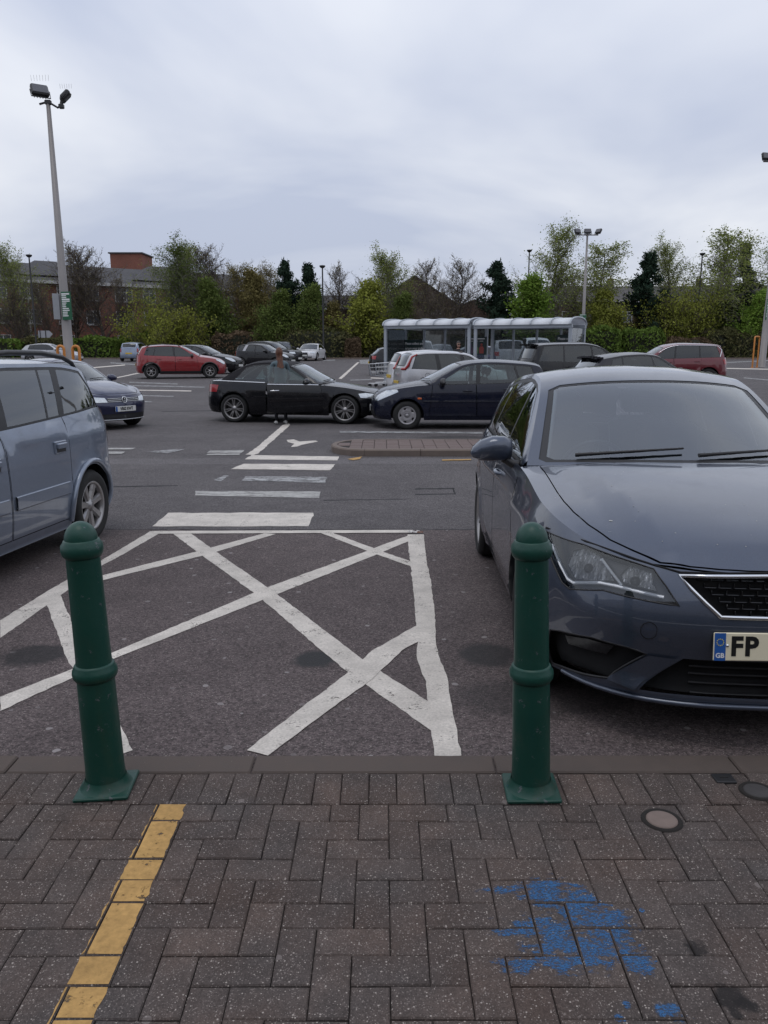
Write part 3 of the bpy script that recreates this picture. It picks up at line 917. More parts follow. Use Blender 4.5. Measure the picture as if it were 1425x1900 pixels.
WH = {}
def wheel_meshes(R, rim, wd, style, n):
    key = (R, rim, wd, style, n)
    if key in WH: return WH[key]
    h = wd / 2
    nn = 40 if n else 24
    t = MB(); t.lathe([(rim, -h * .85), (rim + (R - rim) * .45, -h), (R - .02, -h * .9), (R, -h * .6), (R, h * .6), (R - .02, h * .9), (rim + (R - rim) * .45, h), (rim, h * .85), (rim - .015, h * .5), (rim - .015, -h * .8)], nn, axis='Y')
    for k in (-.3, 0, .3):   # tread grooves
        t.lathe([(R + .001, (k - .03) * wd), (R + .004, k * wd), (R + .001, (k + .03) * wd)], nn, axis='Y')
    rm = MB()
    o = -h * .82                     # outer face at negative y (local), rotated per side
    rm.lathe([(rim + .004, o), (rim - .004, o - .006), (rim - .02, o + .004), (rim - .028, o + .03), (rim - .03, h * .7)], nn, axis='Y')
    def spoke(a, w0, w1, z0, z1, dpt0, dpt1, split=0):
        ca, sa = math.cos(a), math.sin(a)
        def q(rr, tt, y): return (rr * ca - tt * sa, y, rr * sa + tt * ca)
        vs = []
        for rr, ww, dd in ((z0, w0, dpt0), ((z0 + z1) / 2, (w0 + w1) / 2 * .92, dpt0 * .4 + dpt1 * .6), (z1, w1, dpt1)):
            vs += [q(rr, -ww / 2, dd + .022), q(rr, -ww * .32, dd), q(rr, ww * .32, dd), q(rr, ww / 2, dd + .022)]
        fs = []
        for i in range(2):
            for k in range(3): fs.append((i * 4 + k, i * 4 + k + 1, i * 4 + k + 5, i * 4 + k + 4))
        rm.add(vs, fs)
    hub = .062
    rm.lathe([(.0, o + .012), (.028, o + .012), (.032, o + .018), (hub, o + .022), (hub + .006, o + .05)], 20, axis='Y')
    if style == 'twin':
        for k in range(n):
            a = 2 * PI * k / n + .3
            for d in (-.13, .13):
                spoke(a + d, .034, .026, hub * .8, rim - .015, o + .024, o + .012)
    elif style == 'wide':
        for k in range(n): spoke(2 * PI * k / n + .2, .055, .085, hub * .7, rim - .012, o + .022, o + .010)
    elif style == 'star':
        for k in range(n): spoke(2 * PI * k / n + .2, .05, .034, hub * .7, rim - .012, o + .022, o + .010)
    elif style == 'cap':   # steel wheel with a plastic trim: disc with slots at the rim
        rm.lathe([(hub, o + .012), (rim * .55, o + .0), (rim * .64, o + .004)], nn, axis='Y')
        for k in range(n): spoke(2 * PI * k / n + .2, .13, .17, rim * .55, rim - .008, o + .004, o + .006)
        rm.lathe([(rim * .84, o + .006), (rim * .95, o + .0), (rim + .003, o + .004)], nn, axis='Y')
        rm.lathe([(.055, o + .01), (.062, o + .004), (.068, o + .01)], 20, axis='Y')
    b = MB(); b.lathe([(.0, o + .075), (rim - .03, o + .075), (rim - .03, o + .1)], nn, axis='Y')
    b.lathe([(.0, o + .055), (rim * .62, o + .055), (rim * .62, o + .075)], nn, axis='Y')
    WH[key] = (t.mesh('tyre', M['rubber']), rm, b.mesh('brake_disc', M['alloy_dark']))
    WH[key] = (WH[key][0], {}, WH[key][2], rm)
    return WH[key]
def add_wheel(car, x, y, R, rim, wd, style, n, mat, z0=0, steer=0):
    t, cache, b, rm = wheel_meshes(R, rim, wd, style, n)
    if mat.name not in cache: cache[mat.name] = rm.mesh('rim', mat)
    w_ = link_mesh('wheel', b, car)
    w_.location = (x, y, R + z0)
    w_.rotation_euler = (0, rnd.uniform(0, 6), (PI if y > 0 else 0) + steer)
    link_mesh('tyre', t, w_); link_mesh('rim', cache[mat.name], w_)
    return w_

def bottom_poly(s, u0, u1, step):
    us = np.arange(u0, u1, step)
    ex = []
    for xw in (s.xf, s.xr):
        for a in np.linspace(-1, 1, 15):
            ex.append(float(s.uX(xw + s.Ra * .999 * math.sin(a * PI / 2))))
        ex += [float(s.uX(xw + s.Ra + .003)), float(s.uX(xw - s.Ra - .003))]
    us = np.unique(np.concatenate([us, [e for e in ex if u0 < e < u1], [u0, u1]]))
    return us

def build_car(name, label, S, loc, th, mats, res=.12, group=None, interior=True, detail=1):
    """mats: paint and options. One Empty with all parts below it."""
    s = Shape(S)
    o = mats
    car = empty(name, loc, th)
    tag(car, label, o.get('cat', 'car'), group)
    car.rotation_euler = (0, o.get('pitch', 0), th)
    pm = o['paint']
    low = o.get('lower', pm)
    s.car = car
    # ---- lower body
    us = bottom_poly(s, 0, s.Umax, res * .7)
    zb = s.zb(us); zt = s.sh(np.interp(us, s.U, s.PX))
    outer = [(u, z) for u, z in zip(us, zb)] + [(u, z) for u, z in zip(us[::-1], zt[::-1])]
    holes = [list(h) for h in o['holes'](s, car)] if o.get('holes') else []
    doors = []
    for dd in S['doors']:
        (ab, at), (bb, bt) = dd            # front bottom/top x, rear bottom/top x
        sillz = .30
        def dpoly(gap, top):
            us_ = np.linspace(float(s.uX(ab)) - gap, float(s.uX(bb)) + gap, 30)
            bz = np.maximum(s.zb(us_) + .035, float(s.zs(0)) + .09) - gap
            ut = np.linspace(float(s.uX(bt)) + gap, float(s.uX(at)) - gap, 14)
            tz = s.sh(np.interp(ut, s.U, s.PX)) + top
            return list(zip(us_, bz)) + list(zip(ut, tz))
        doors.append((dpoly(0, 0), dpoly(.007 if detail > 1 else .009, .02)))
    body = NB()
    side_holes = holes + [d[1] for d in doors]
    L = panel(s.P, outer, side_holes, res)
    if o.get('open_door'):
        R_ = mir(panel(s.P, outer, side_holes, res))
    else:
        R_ = mir(L)
    body.add(L); body.add(R_)
    # inward flange along the bottom edge, wheel arches included
    e = s.P(us, zb); inn = e.copy(); inn[:, 1] = np.maximum(0, inn[:, 1] - .07); inn[:, 2] += .012
    n = len(us); fl = np.concatenate([e, inn]); T = []
    for i in range(n - 1): T += [(i, i + 1, n + i + 1), (i, n + i + 1, n + i)]
    T = np.array(T); nn = np.tile(np.array([0, 0, -1.]), (2 * n, 1))
    body.both((fl, T, nn), 1)
    # ---- bonnet, wings and rear deck
    x0, w0 = float(s.xe[0]), float(s.W[0])
    ub = float(s.Bu[np.argmin(np.abs(s.B[:, 0] - x0))])
    fr = s.B[(s.Bu <= ub)]; st = max(1, len(fr) // int(6 + 2.2 / res))
    fr = fr[::st]
    left = [(p[0], p[1]) for p in fr] + [(x0, float(s.ysh(x0)))]
    back = [(float(s.cx[0] - s.sw[0] * r * r), r * w0) for r in np.linspace(1, -1, 15)]
    hood_o = left + back + [(p[0], -p[1]) for p in left[::-1]][:-1]
    kx0 = float(s.B[0, 0]) - S.get('bonnet_in', .06)
    def byl(x): return float(s.ysh(x)) * S.get('bonnet_w', .86)
    xs_ = np.linspace(x0 + .03, kx0 - .12, 10)
    bon = [(x, byl(x)) for x in xs_] + [(kx0 - .12 + .12 * math.sqrt(max(0, 1 - r * r)), byl(kx0 - .12) * r) for r in np.linspace(.9, -.9, 9)] + [(x, -byl(x)) for x in xs_[::-1]]
    bb_ = [(float(s.cx[0] - s.sw[0] * r * r) + .02, r * w0) for r in np.linspace(-.94, .94, 9)]
    bon = bon + bb_
    hf = lambda x, y: s.H(x, y)
    g_ = .006 if detail > 1 else .008
    bc = np.mean(np.array(bon), 0)
    bon_big = [(p[0] + np.sign(p[0] - bc[0]) * g_, p[1] + np.sign(p[1]) * g_) for p in bon]
    up = (0, 0, -20.)
    body.add(panel(hf, hood_o, [bon_big], res, ctr=up))
    NB().add(panel(hf, bon, [], res * .8, ctr=up)).build('bonnet', pm, car)
    xe1, w1 = float(s.xe[-1]), float(s.W[-1])
    x1c = float(s.cx[-1])
    ub2 = float(s.Bu[np.argmin(np.abs(s.B[:, 0] - xe1))])
    rr = s.B[s.Bu >= ub2]; rr = rr[::max(1, len(rr) // 12)]
    left = [(p[0], p[1]) for p in rr[::-1]]
    if s.B[-1, 0] < x1c - .004:
        dk = [(float(s.B[-1, 0]), 0.0)] + left[1:] + [(xe1, float(s.ysh(xe1)))] + [(float(x1c - s.sw[-1] * r * r), r * w1) for r in np.linspace(1, -1, 11)] + [(xe1, -float(s.ysh(xe1)))] + [(p[0], -p[1]) for p in left[1:][::-1]]
        try:
            body.add(panel(lambda x, y: s.H(x, y, True), dk, [], res, ctr=up))
        except Exception as ex: print('deck', ex)
    # ---- roof and screens
    se = float(s.cs[-1])
    sA, sB = .03, s.sX(S['roof_f']) - .02
    sC, sD = s.sX(S['roof_r']) + .03, s.sX(S['rear_end']) if 'rear_end' in S else se - .07
    kw = S.get('screen_w', .93) * .6; kr = S.get('rear_w', .88) * .6
    def scr(a, b, k, d):
        c = .06 - d
        return [(a + d, k - d - .03), (a + d + .03, k - d), (b - d - c, k - d), (b - d, k - d - c), (b - d, -(k - d - c)), (b - d - c, -(k - d)), (a + d + .03, -(k - d)), (a + d, -(k - d - .03))]
    ws, ws2 = scr(sA, sB, kw, 0), scr(sA, sB, kw, .028)
    rs, rs2 = scr(sC, sD, kr, 0), scr(sC, sD, kr, .028)
    roof_o = [(0, .6), (se, .6), (se, -.6), (0, -.6)]
    rm_ = o.get('roof', pm)
    rb = NB()
    soft = o.get('soft_top')
    if soft:
        sS = sB + .04
        body.add(panel(s.T, [(0, .6), (sS, .6), (sS, -.6), (0, -.6)], [ws], res))
        NB().add(panel(s.T, [(sS, .6), (se, .6), (se, -.6), (sS, -.6)], [rs], res, off=.006)).build('soft_top', soft, car)
    else:
        rp = panel(s.T, roof_o, [ws, rs], res)
        if rm_ is pm: body.add(rp)
        else: NB().add(rp).build('roof', rm_, car)
    tr = NB(); tr.add(panel(s.T, ws, [ws2], res, off=-.003)); tr.add(panel(s.T, rs, [rs2], res, off=-.003))
    wsc = NB().add(panel(s.T, ws2, [], res, off=-.004)).build('windscreen', o.get('screen', M['glass']), car)
    NB().add(panel(s.T, rs2, [], res, off=-.004)).build('rear_window', o.get('rear_glass', M['glass_dark']), car)
    # ---- sides above the shoulder
    exs = np.linspace(float(s.xe[0]), float(s.ex[0]) + .001, int(4.0 / res) + 8)
    topz = np.interp(exs, s.ex, s.ez)
    botz = s.zsh(exs)
    topz = np.maximum(topz, botz + .004)
    go = [(x, z) for x, z in zip(exs, botz)] + [(x, z) for x, z in zip(exs[::-1], topz[::-1])]
    wins = []
    tb = S.get('win_top', .05); bb0 = S.get('win_bot', .015)
    def winpoly(w, d):
        (ab, at), (bb, bt) = w
        xb = np.linspace(bb - d, ab + d, 9); xt = np.linspace(at + d, bt - d, 12)
        pb = [(x, float(s.zsh(x)) + bb0 - d) for x in xb]
        pt = [(x, max(float(np.interp(x, s.ex, s.ez)) - tb + d, float(s.zsh(x)) + bb0 + .03)) for x in xt]
        return pb + pt
    W_ = S['windows']
    band = winpoly((W_[0][0], W_[-1][1]), .022)
    sd_mat = o.get('soft_top') if soft else None
    if sd_mat:
        xsplit = S['roof_f'] - .05
        fr_ = [(x, z) for x, z in go]
        sp = NB()
        q = panel(s.Gs, go, [band], res)
        sp.both(q); sp.build('soft_top_side', soft, car)
        ap = [(x, z) for x, z in go if x > xsplit]
        body.both(panel(s.Gs, ap, [band], res, off=.004))
    else:
        body.both(panel(s.Gs, go, [band], res))
    wp = [winpoly(w, 0) for w in W_]
    tr.both(panel(s.Gs, band, wp, res, off=-.003))
    tr.build('window_seal', M['black_plastic'], car)
    body.build('body', [pm, M['black_plastic']], car)
    # ---- doors with their handles and side glass
    fm = np.array([1, -1, 1.])
    for sd in (1, -1):
        dobs = []
        for di, d in enumerate(doors):
            pn = panel(s.P, d[0], [], res)
            if sd < 0: pn = mir(pn)
            db = NB().add(pn)
            dob = db.build('door', pm, car)
            dobs.append(dob)
            (ab, at), (bb, bt) = S['doors'][di]
            if detail >= 1:
                hx = bt + .17; hz_ = float(s.sh(hx)) - S.get('handle_dz', .13)
                hp = s.P(s.uX(np.array([hx])), np.array([hz_]))[0]
                if S.get('handle', 'bar') == 'bar':
                    m = MB(); yy = hp[1] + .018
                    m.tube([(hx - .10, hp[1] - .006, hz_), (hx - .085, yy, hz_ + .002), (hx, yy + .008, hz_ + .004), (hx + .085, yy, hz_ + .004), (hx + .10, hp[1] - .006, hz_ + .002)], [.011, .013, .014, .013, .011], 8)
                else:
                    m = MB(); m.bbox((hx, hp[1] + .004, hz_), (.19, .02, .10), .006); m.bbox((hx, hp[1] + .018, hz_ + .012), (.15, .03, .045), .008)
                if sd < 0: m.v = [(v[0], -v[1], v[2]) for v in m.v]; m.f = [f[::-1] for f in m.f]
                m.build('handle', o.get('handle_mat', pm), dob)
        for wi, wpol in enumerate(wp):
            gm = o.get('glasses', [M['glass']] * 9)[wi]
            q = panel(s.Gs, wpol, [], res, off=-.004)
            if sd < 0: q = mir(q)
            par = dobs[min(wi, len(dobs) - 1)] if wi < len(dobs) else car
            NB().add(q).build('side_window', gm, par)
        s.dobs = getattr(s, 'dobs', {}); s.dobs[sd] = dobs
        # mirror
        if detail >= 1:
            mxx = W_[0][0][0] - S.get('mirror_dx', .12); mz = float(s.zsh(mxx)) + S.get('mirror_dz', .07); my = float(s.ysh(mxx)) + .10
            m = MB(); nr = 14; vs = []; fs = []
            rings = [(-.03, .0, .03, .03), (-.02, .0, .058, .05), (.02, .004, .072, .075), (.09, .002, .074, .082), (.155, -.008, .060, .07), (.20, -.02, .032, .045), (.212, -.026, .008, .012)]
            for yy, zc_, hz__, hx_ in rings:
                for k in range(nr):
                    t = 2 * PI * k / nr
                    cx_ = math.cos(t); sx__ = math.sin(t)
                    xx_ = hx_ * (abs(cx_) ** .7) * (1 if cx_ > 0 else -1)
                    vs.append((mxx + max(xx_, -.025), sd * (my - .05 + yy), mz + zc_ + hz__ * (abs(sx__) ** .75) * (1 if sx__ > 0 else -1)))
            for r_ in range(len(rings) - 1):
                for k in range(nr):
                    l = (k + 1) % nr
                    f4 = (r_ * nr + k, r_ * nr + l, r_ * nr + nr + l, r_ * nr + nr + k)
                    fs.append(f4 if sd < 0 else f4[::-1])
            fs.append(tuple(range(nr)) if sd > 0 else tuple(range(nr - 1, -1, -1)))
            m.add(vs, fs, 0, True)
            m.tube([(mxx + .01, sd * (my - .02), mz - .05), (mxx + .02, sd * (my - .08), mz - .085), (mxx + .03, sd * (my - .14), mz - .10)], [.022, .026, .03], 8, mi=1)
            m.build('door_mirror', [o.get('mirror', pm), M['black_plastic']], car)
    # ---- lamps and other surface patches
    def patch(nm, poly, mat, off=.004, both=True, par=None, rs_=None):
        q = [(u if u >= 0 else s.Umax + u, z) for u, z in poly]
        pt = panel(s.P, q, [], rs_ or res * .5, off=off)
        r = [NB().add(pt).build(nm, mat, par or car)]
        if both: r.append(NB().add(mir(pt)).build(nm, mat, par or car))
        return r
    s.patch = patch
    for nm, poly, mat, off in S.get('patches', []):
        patch(nm, poly, o.get(mat, M.get(mat)) if isinstance(mat, str) else mat, off)
    for nm, y0, y1, z0, z1, mat, off in S.get('centre', []):   # spans the nose (u from -y to y)
        us_ = np.linspace(0, y1, 10)
        pp = [(u, z0) for u in us_] + [(u, z1) for u in us_[::-1]]
        pt = panel(s.P, pp, [], res * .6, off=off)
        NB().both(pt).build(nm, M[mat] if isinstance(mat, str) else mat, car)
    for nm, y1, z0, z1, mat, off in S.get('tail_patch', []):
        us_ = np.linspace(s.Umax, s.Umax - y1, 10)
        pp = [(u, z0) for u in us_] + [(u, z1) for u in us_[::-1]]
        pt = panel(s.P, pp, [], res * .6, off=off)
        NB().both(pt).build(nm, M[mat] if isinstance(mat, str) else mat, car)
    # ---- plates
    for front in (True, False):
        pz = o.get('plate_z', (.42, .62))[0 if front else 1]
        if pz is None: continue
        pp = s.P(np.array([0. if front else s.Umax]), np.array([pz]))[0]
        sg = 1 if front else -1
        m = MB(); m.bbox((0, 0, 0), (.52, .111, .012), .003)
        pl = m.build('number_plate', M['plate_white'] if front else M['plate_yellow'], car)
        pl.matrix_local = frameM((pp[0] + sg * .012, 0, pz), (0, sg, 0), (0, 0, 1))
        if front and o.get('plate'):
            text(o['plate'], .088, M['ink'], pl, Matrix.Translation((.02, -.0, .0065)), 'plate_lettering', .0015, .0035, sx=.82)
            mm = MB(); mm.box((-.235, 0, .0065), (.045, .105, .002)); mm.build('plate_band', M['plate_blue'], pl)
        elif o.get('plate_marks', False):
            pass
    # ---- running gear and cabin
    wy = S.get('track', .77)
    tw = S.get('tw', .205)
    for x in (s.xf, s.xr):
        for sd in (1, -1):
            add_wheel(car, x, sd * wy, s.R, S['rim'], tw, o.get('wheel', 'star'), o.get('spokes', 5), o.get('wheel_mat', M['alloy']), steer=o.get('steer', 0) if x > 0 else 0)
    ub_ = MB()
    xn, xt = s.PX[0] - .42, s.PX[-1] + .36
    hw = wy - tw / 2 - .03
    ub_.box(((xn + xt) / 2, 0, .40), (xn - xt, hw * 2, .34))
    ml = (s.xf - s.Ra - .02) - (s.xr + s.Ra + .02)
    wid = float(np.interp(s.uX(0.), s.U, s.PY))
    ub_.box(((s.xf + s.xr) / 2, 0, .31), (ml, (wid - .08) * 2, .18))
    # engine bay and boot floors keep light from leaking under the skin
    hb = float(s.zsh(s.xf)) - .16
    ub_.box(((s.xf - s.Ra + xn) / 2 + .05, 0, hb - .06), (xn - s.xf + s.Ra - .1, hw * 1.7, .1))
    ub_.box((s.PX[0] - .30, 0, .40), (.26, .75, .30)); ub_.box((s.PX[-1] + .25, 0, .42), (.24, .75, .30))
    ub_.build('underbody', M['dark'], car)
    if interior:
        cw = float(s.W[len(s.W) // 2])
        d = MB(); xd = float(s.cx[0]); zd = float(s.cz[0])
        dz_ = zd - .06
        d.add([(xd + .1, -cw * 1.1, dz_ - .02), (xd + .1, cw * 1.1, dz_ - .02), (xd - .38, cw * 1.1, dz_ - .02), (xd - .38, -cw * 1.1, dz_ - .02), (xd - .48, cw * 1.1, dz_ - .30), (xd - .48, -cw * 1.1, dz_ - .30)], [(0, 1, 2, 3), (3, 2, 4, 5)])
        d.build('dashboard', o.get('dash', M['trim_grey']), car)
        fs = xd - S.get('seat_dx', 1.25)
        rows = [(fs, .36), (fs, -.36)] + ([(fs - .85, .38), (fs - .85, -.38)] if S.get('rear_seats', True) else [])
        hz0 = float(s.zsh(0.)) - .62
        for (sx_, sy_) in rows:
            m = MB()
            m.bbox((sx_ + .12, sy_, hz0 + .12), (.5, .48, .16), .04)
            Mr = Matrix.Rotation(-rad(18), 3, 'Y')
            m.bbox((sx_ - .2, sy_, hz0 + .46), (.14, .46, .62), .05, M=Mr)
            st_ = m.build('seat', o.get('seat', M['fabric_dark']), car)
            m = MB(); m.bbox((sx_ - .335, sy_, hz0 + .875), (.09, .26, .19), .04, M=Mr)
            for q in (-.06, .06): m.tube([(sx_ - .30, sy_ + q, hz0 + .74), (sx_ - .325, sy_ + q, hz0 + .82)], .007, 6)
            m.build('headrest', o.get('seat', M['fabric_dark']), st_)
        m = MB()
        tp = [(math.cos(t) * .185, math.sin(t) * .185) for t in np.linspace(0, 2 * PI, 25)]
        ax = Vector((-.9, 0, .42)).normalized(); uu_ = Vector((0, 1, 0)); vv_ = ax.cross(uu_)
        c0 = Vector((xd - .62, -.36, dz_ - .03))
        m.tube([c0 + uu_ * a + vv_ * b for a, b in tp], .014, 6, cap=False)
        for t in (0, PI, -PI / 2): m.tube([c0, c0 + uu_ * math.cos(t) * .18 + vv_ * math.sin(t) * .18], .015, 6)
        m.tube([c0 + ax * .02, c0 - ax * .25], .035, 8)
        m.build('steering_wheel', M['black_plastic'], car)
        m = MB(); m.bbox((xd - .72, 0, float(np.interp(-(xd - .72), -s.cx, s.cz)) - .11), (.03, .22, .065), .01); m.build('rear_view_mirror', M['black_plastic'], car)
    # wipers at the screen base
    if detail >= 1:
        m = MB()
        for sg in (-1, 1):
            pts = [s.T(np.array([.06 + .012 * k]), np.array([(.42 * (1 - k / 5.) * sg if sg < 0 else .05 + .40 * (k / 5.)) * .6 / .6]))[0] + np.array([.0, 0, .022]) for k in range(6)]
            m.tube(pts, [.012, .010, .009, .008, .007, .006], 6)
        m.build('wiper', M['black_plastic'], car)
    return car, s

def place(px_r, px_f, S, right_side):
    """pose from the photo pixels where the near-side tyres meet the ground"""
    a, b = G(*px_r), G(*px_f)
    d = (b - a); th = math.atan2(d.y, d.x)
    mid = (a + b) / 2
    nrm = Vector((-math.sin(th), math.cos(th), 0))       # car's left
    off = S.get('track', .77) + .09
    c = mid + nrm * off * (1 if right_side else -1)
    return Vector((c.x, c.y, gz(c.y) - .016)), th
def front_tilt(c, th, wb):
    zf = gz(c.y + math.sin(th) * wb / 2); zr = gz(c.y - math.sin(th) * wb / 2)
    return -math.atan2(zf - zr, wb)

# ---- shape families -------------------------------------------------------
NOSE = [(.15, -.12), (.22, -.05), (.32, -.005), (.45, .0), (.58, -.015), (.68, -.05), (.78, -.11), (.95, -.2)]
TAIL = [(.15, .14), (.25, .05), (.38, .0), (.55, .0), (.68, .03), (.85, .045), (1.0, .06), (1.15, .08)]
SILL = [(-2.4, .26), (-1.7, .22), (-1.0, .19), (1.0, .19), (1.7, .19), (2.3, .20)]
LEON = dict(
    plan=[(2.15, 0), (2.135, .25), (2.09, .46), (1.99, .64), (1.80, .79), (1.55, .865), (1.318, .89), (.6, .905), (-.5, .907), (-1.318, .90), (-1.75, .85), (-1.95, .73), (-2.06, .5), (-2.12, .25), (-2.13, 0)],
    sh=[(2.15, .70), (2.0, .735), (1.8, .79), (1.55, .835), (1.318, .865), (.9, .925), (.5, .945), (-.5, .965), (-1.4, .985), (-1.9, .99), (-2.13, .97)],
    sill=[(-2.4, .26), (-1.7, .22), (-1.0, .18), (1.0, .18), (1.6, .19), (2.3, .20)], nose=[(.10, -.20), (.20, -.03), (.235, -.015), (.29, -.035), (.40, -.02), (.485, -.002), (.515, .0), (.56, -.012), (.64, -.045), (.72, -.09), (.82, -.16), (.95, -.25)], tail=TAIL, xf=1.318, xr=-1.318, R=.317, rim=.225, track=.80, tw=.205,
    hood=[(2.05, .72), (1.9, .785), (1.7, .845), (1.4, .912), (1.1, .958), (.8, .99)],
    cab=[(.98, .973), (.60, 1.185), (.20, 1.378), (.0, 1.425), (-.4, 1.452), (-.9, 1.432), (-1.35, 1.375), (-1.62, 1.325), (-1.80, 1.18), (-1.98, 1.03), (-2.03, .99)],
    roof_f=.20, roof_r=-1.62, crown=[(1.0, .03), (.2, .05), (-.6, .06), (-1.6, .05), (-2.1, .02)], sweep=[(1.0, .26), (.2, .13), (-.6, 0), (-1.6, -.06), (-2.1, -.12)],
    inset=.03, tum=.42, doors=[((.95, .78), (-.08, -.06)), ((-.10, -.08), (-1.0, -1.2))],
    windows=[((.62, .05), (-.10, -.14)), ((-.14, -.18), (-1.02, -1.0)), ((-1.06, -1.04), (-1.42, -1.30))],
    patches=[('headlight', [(.50, .60), (.74, .585), (1.0, .74), (.94, .78), (.72, .735)], 'lamp', .006), ('tail_light', [(-.90, .95), (-.55, .95), (-.55, .80), (-.86, .78)], 'red_lens', .006)],
    centre=[('grille', 0, .42, .55, .67, 'black_plastic', .004), ('lower_grille', 0, .6, .23, .36, 'black_plastic', .004)], bonnet_w=.88,
    hood_crease=[(.80, .64, 2.10, .42, .020, .13)], crease=[([(1.5, .78), (.6, .80), (-.8, .845), (-1.9, .875)], .010, .03), ([(1.0, .36), (-1.0, .42)], .008, .03)])
def scaled(B, kx, ky, kz, xf=None, **over):
    """the same family in other proportions"""
    S = dict(B)
    S['plan'] = [(x * kx, y * ky) for x, y in B['plan']]
    sz = lambda z: .3 + (z - .3) * kz
    for k in ('sh', 'hood', 'cab', 'deck'):
        if k in B: S[k] = [(x * kx, sz(z)) for x, z in B[k]]
    S['sill'] = [(x * kx, z) for x, z in B['sill']]
    S['nose'] = [(sz(z), d) for z, d in B['nose']]; S['tail'] = [(sz(z), d) for z, d in B['tail']]
    for k in ('roof_f', 'roof_r', 'rear_end', 'xf', 'xr'):
        if k in B: S[k] = B[k] * kx
    S['crown'] = [(x * kx, c) for x, c in B['crown']]; S['sweep'] = [(x * kx, c) for x, c in B['sweep']]
    for k in ('doors', 'windows'): S[k] = [tuple(tuple(v * kx for v in p) for p in d) for d in B[k]]
    S['patches'] = [(n, [(u * (kx + ky) / 2, sz(z)) for u, z in p], m, o) for n, p, m, o in B.get('patches', [])]
    S['centre'] = [(n, a * ky, b * ky, sz(c), sz(d), m, o) for n, a, b, c, d, m, o in B.get('centre', [])]
    S['tail_patch'] = [(n, b * ky, sz(c), sz(d), m, o) for n, b, c, d, m, o in B.get('tail_patch', [])]
    S['track'] = B.get('track', .77) * ky
    S.update(over)
    return S
HL = lambda u0, u1, z0, z1, z2: ('headlight', [(u0, z0), (u1 - .08, z1 - .05), (u1, z1), (u1 - .05, z2), (u0 + .05, z0 + .11)], 'lamp', .005)
SMALL = dict(
    plan=[(2.02, 0), (2.0, .28), (1.93, .50), (1.80, .66), (1.6, .77), (1.243, .825), (.5, .84), (-.5, .84), (-1.243, .83), (-1.6, .78), (-1.78, .68), (-1.86, .5), (-1.90, .25), (-1.905, 0)],
    sh=[(2.02, .72), (1.85, .77), (1.6, .83), (1.243, .885), (.9, .925), (0, .945), (-1, .975), (-1.7, 1.0), (-1.9, 1.0)],
    sill=[(-2.2, .27), (-1.6, .24), (-1.0, .20), (1.0, .20), (1.6, .20), (2.1, .21)], nose=NOSE, tail=TAIL, xf=1.243, xr=-1.243, R=.30, rim=.19, track=.74, tw=.18,
    hood=[(1.95, .75), (1.8, .83), (1.5, .915), (1.2, .975), (.9, 1.02)],
    cab=[(.98, 1.0), (.55, 1.215), (.15, 1.395), (-.1, 1.44), (-.55, 1.463), (-1.1, 1.435), (-1.60, 1.365), (-1.72, 1.22), (-1.82, 1.06), (-1.84, 1.01)],
    roof_f=.15, roof_r=-1.60, crown=[(1.0, .03), (.2, .05), (-.6, .06), (-1.6, .05), (-1.9, .02)], sweep=[(1.0, .22), (.2, .11), (-.6, 0), (-1.6, -.05), (-1.9, -.10)],
    inset=.03, tum=.33, doors=[((.78, .70), (-.22, -.20)), ((-.24, -.22), (-.86, -1.05))],
    windows=[((.60, .06), (-.20, -.22)), ((-.29, -.31), (-1.10, -1.0)), ((-1.15, -1.05), (-1.50, -1.36))], seat_dx=1.15,
    patches=[('headlight', [(.42, .62), (.62, .62), (.98, .80), (.92, .83), (.62, .80), (.47, .70)], 'lamp', .006), ('tail_light', [(-.80, .98), (-.66, .98), (-.62, .70), (-.78, .70)], 'red_lens', .006)],
    centre=[('grille', 0, .34, .60, .68, 'black_plastic', .004), ('lower_grille', 0, .5, .26, .40, 'black_plastic', .004)], tail_patch=[])
MPV = dict(
    plan=[(2.22, 0), (2.20, .3), (2.12, .54), (1.96, .70), (1.72, .80), (1.347, .852), (.6, .868), (-.6, .868), (-1.347, .858), (-1.75, .825), (-1.95, .75), (-2.05, .58), (-2.09, .3), (-2.10, 0)],
    sh=[(2.22, .80), (2.0, .84), (1.7, .89), (1.347, .935), (1.0, .965), (.4, .985), (-.4, 1.005), (-1.2, 1.035), (-1.8, 1.06), (-2.1, 1.06)],
    sill=SILL, nose=NOSE, tail=[(.15, .12), (.28, .03), (.40, -.03), (.55, -.03), (.62, .02), (.8, .025), (1.06, .05), (1.2, .08)], xf=1.347, xr=-1.347, R=.315, rim=.215, track=.775, tw=.195,
    hood=[(2.12, .83), (1.9, .90), (1.6, .965), (1.3, 1.01), (1.1, 1.035)],
    cab=[(1.18, 1.02), (.7, 1.275), (.28, 1.49), (.05, 1.55), (-.5, 1.60), (-1.2, 1.595), (-1.70, 1.545), (-1.86, 1.46), (-1.95, 1.30), (-2.03, 1.12), (-2.05, 1.07)],
    roof_f=.28, roof_r=-1.72, crown=[(1.2, .03), (.2, .05), (-.6, .06), (-1.6, .05), (-2.1, .02)], sweep=[(1.2, .24), (.2, .12), (-.6, 0), (-1.6, -.05), (-2.1, -.12)],
    inset=.03, tum=.26, doors=[((.98, .90), (-.08, -.06)), ((-.10, -.08), (-.98, -1.0))],
    windows=[((.70, .12), (-.06, -.12)), ((-.18, -.24), (-.86, -.92)), ((-.99, -1.05), (-1.78, -1.62))],
    patches=[('headlight', [(.45, .62), (.70, .62), (1.0, .84), (.9, .87), (.6, .80)], 'lamp', .006), ('tail_light', [(-.86, 1.05), (-.70, 1.05), (-.64, .74), (-.84, .74)], 'red_lens', .006)],
    centre=[('grille', 0, .36, .62, .72, 'black_plastic', .004), ('lower_grille', 0, .5, .26, .42, 'black_plastic', .004)], tail_patch=[])
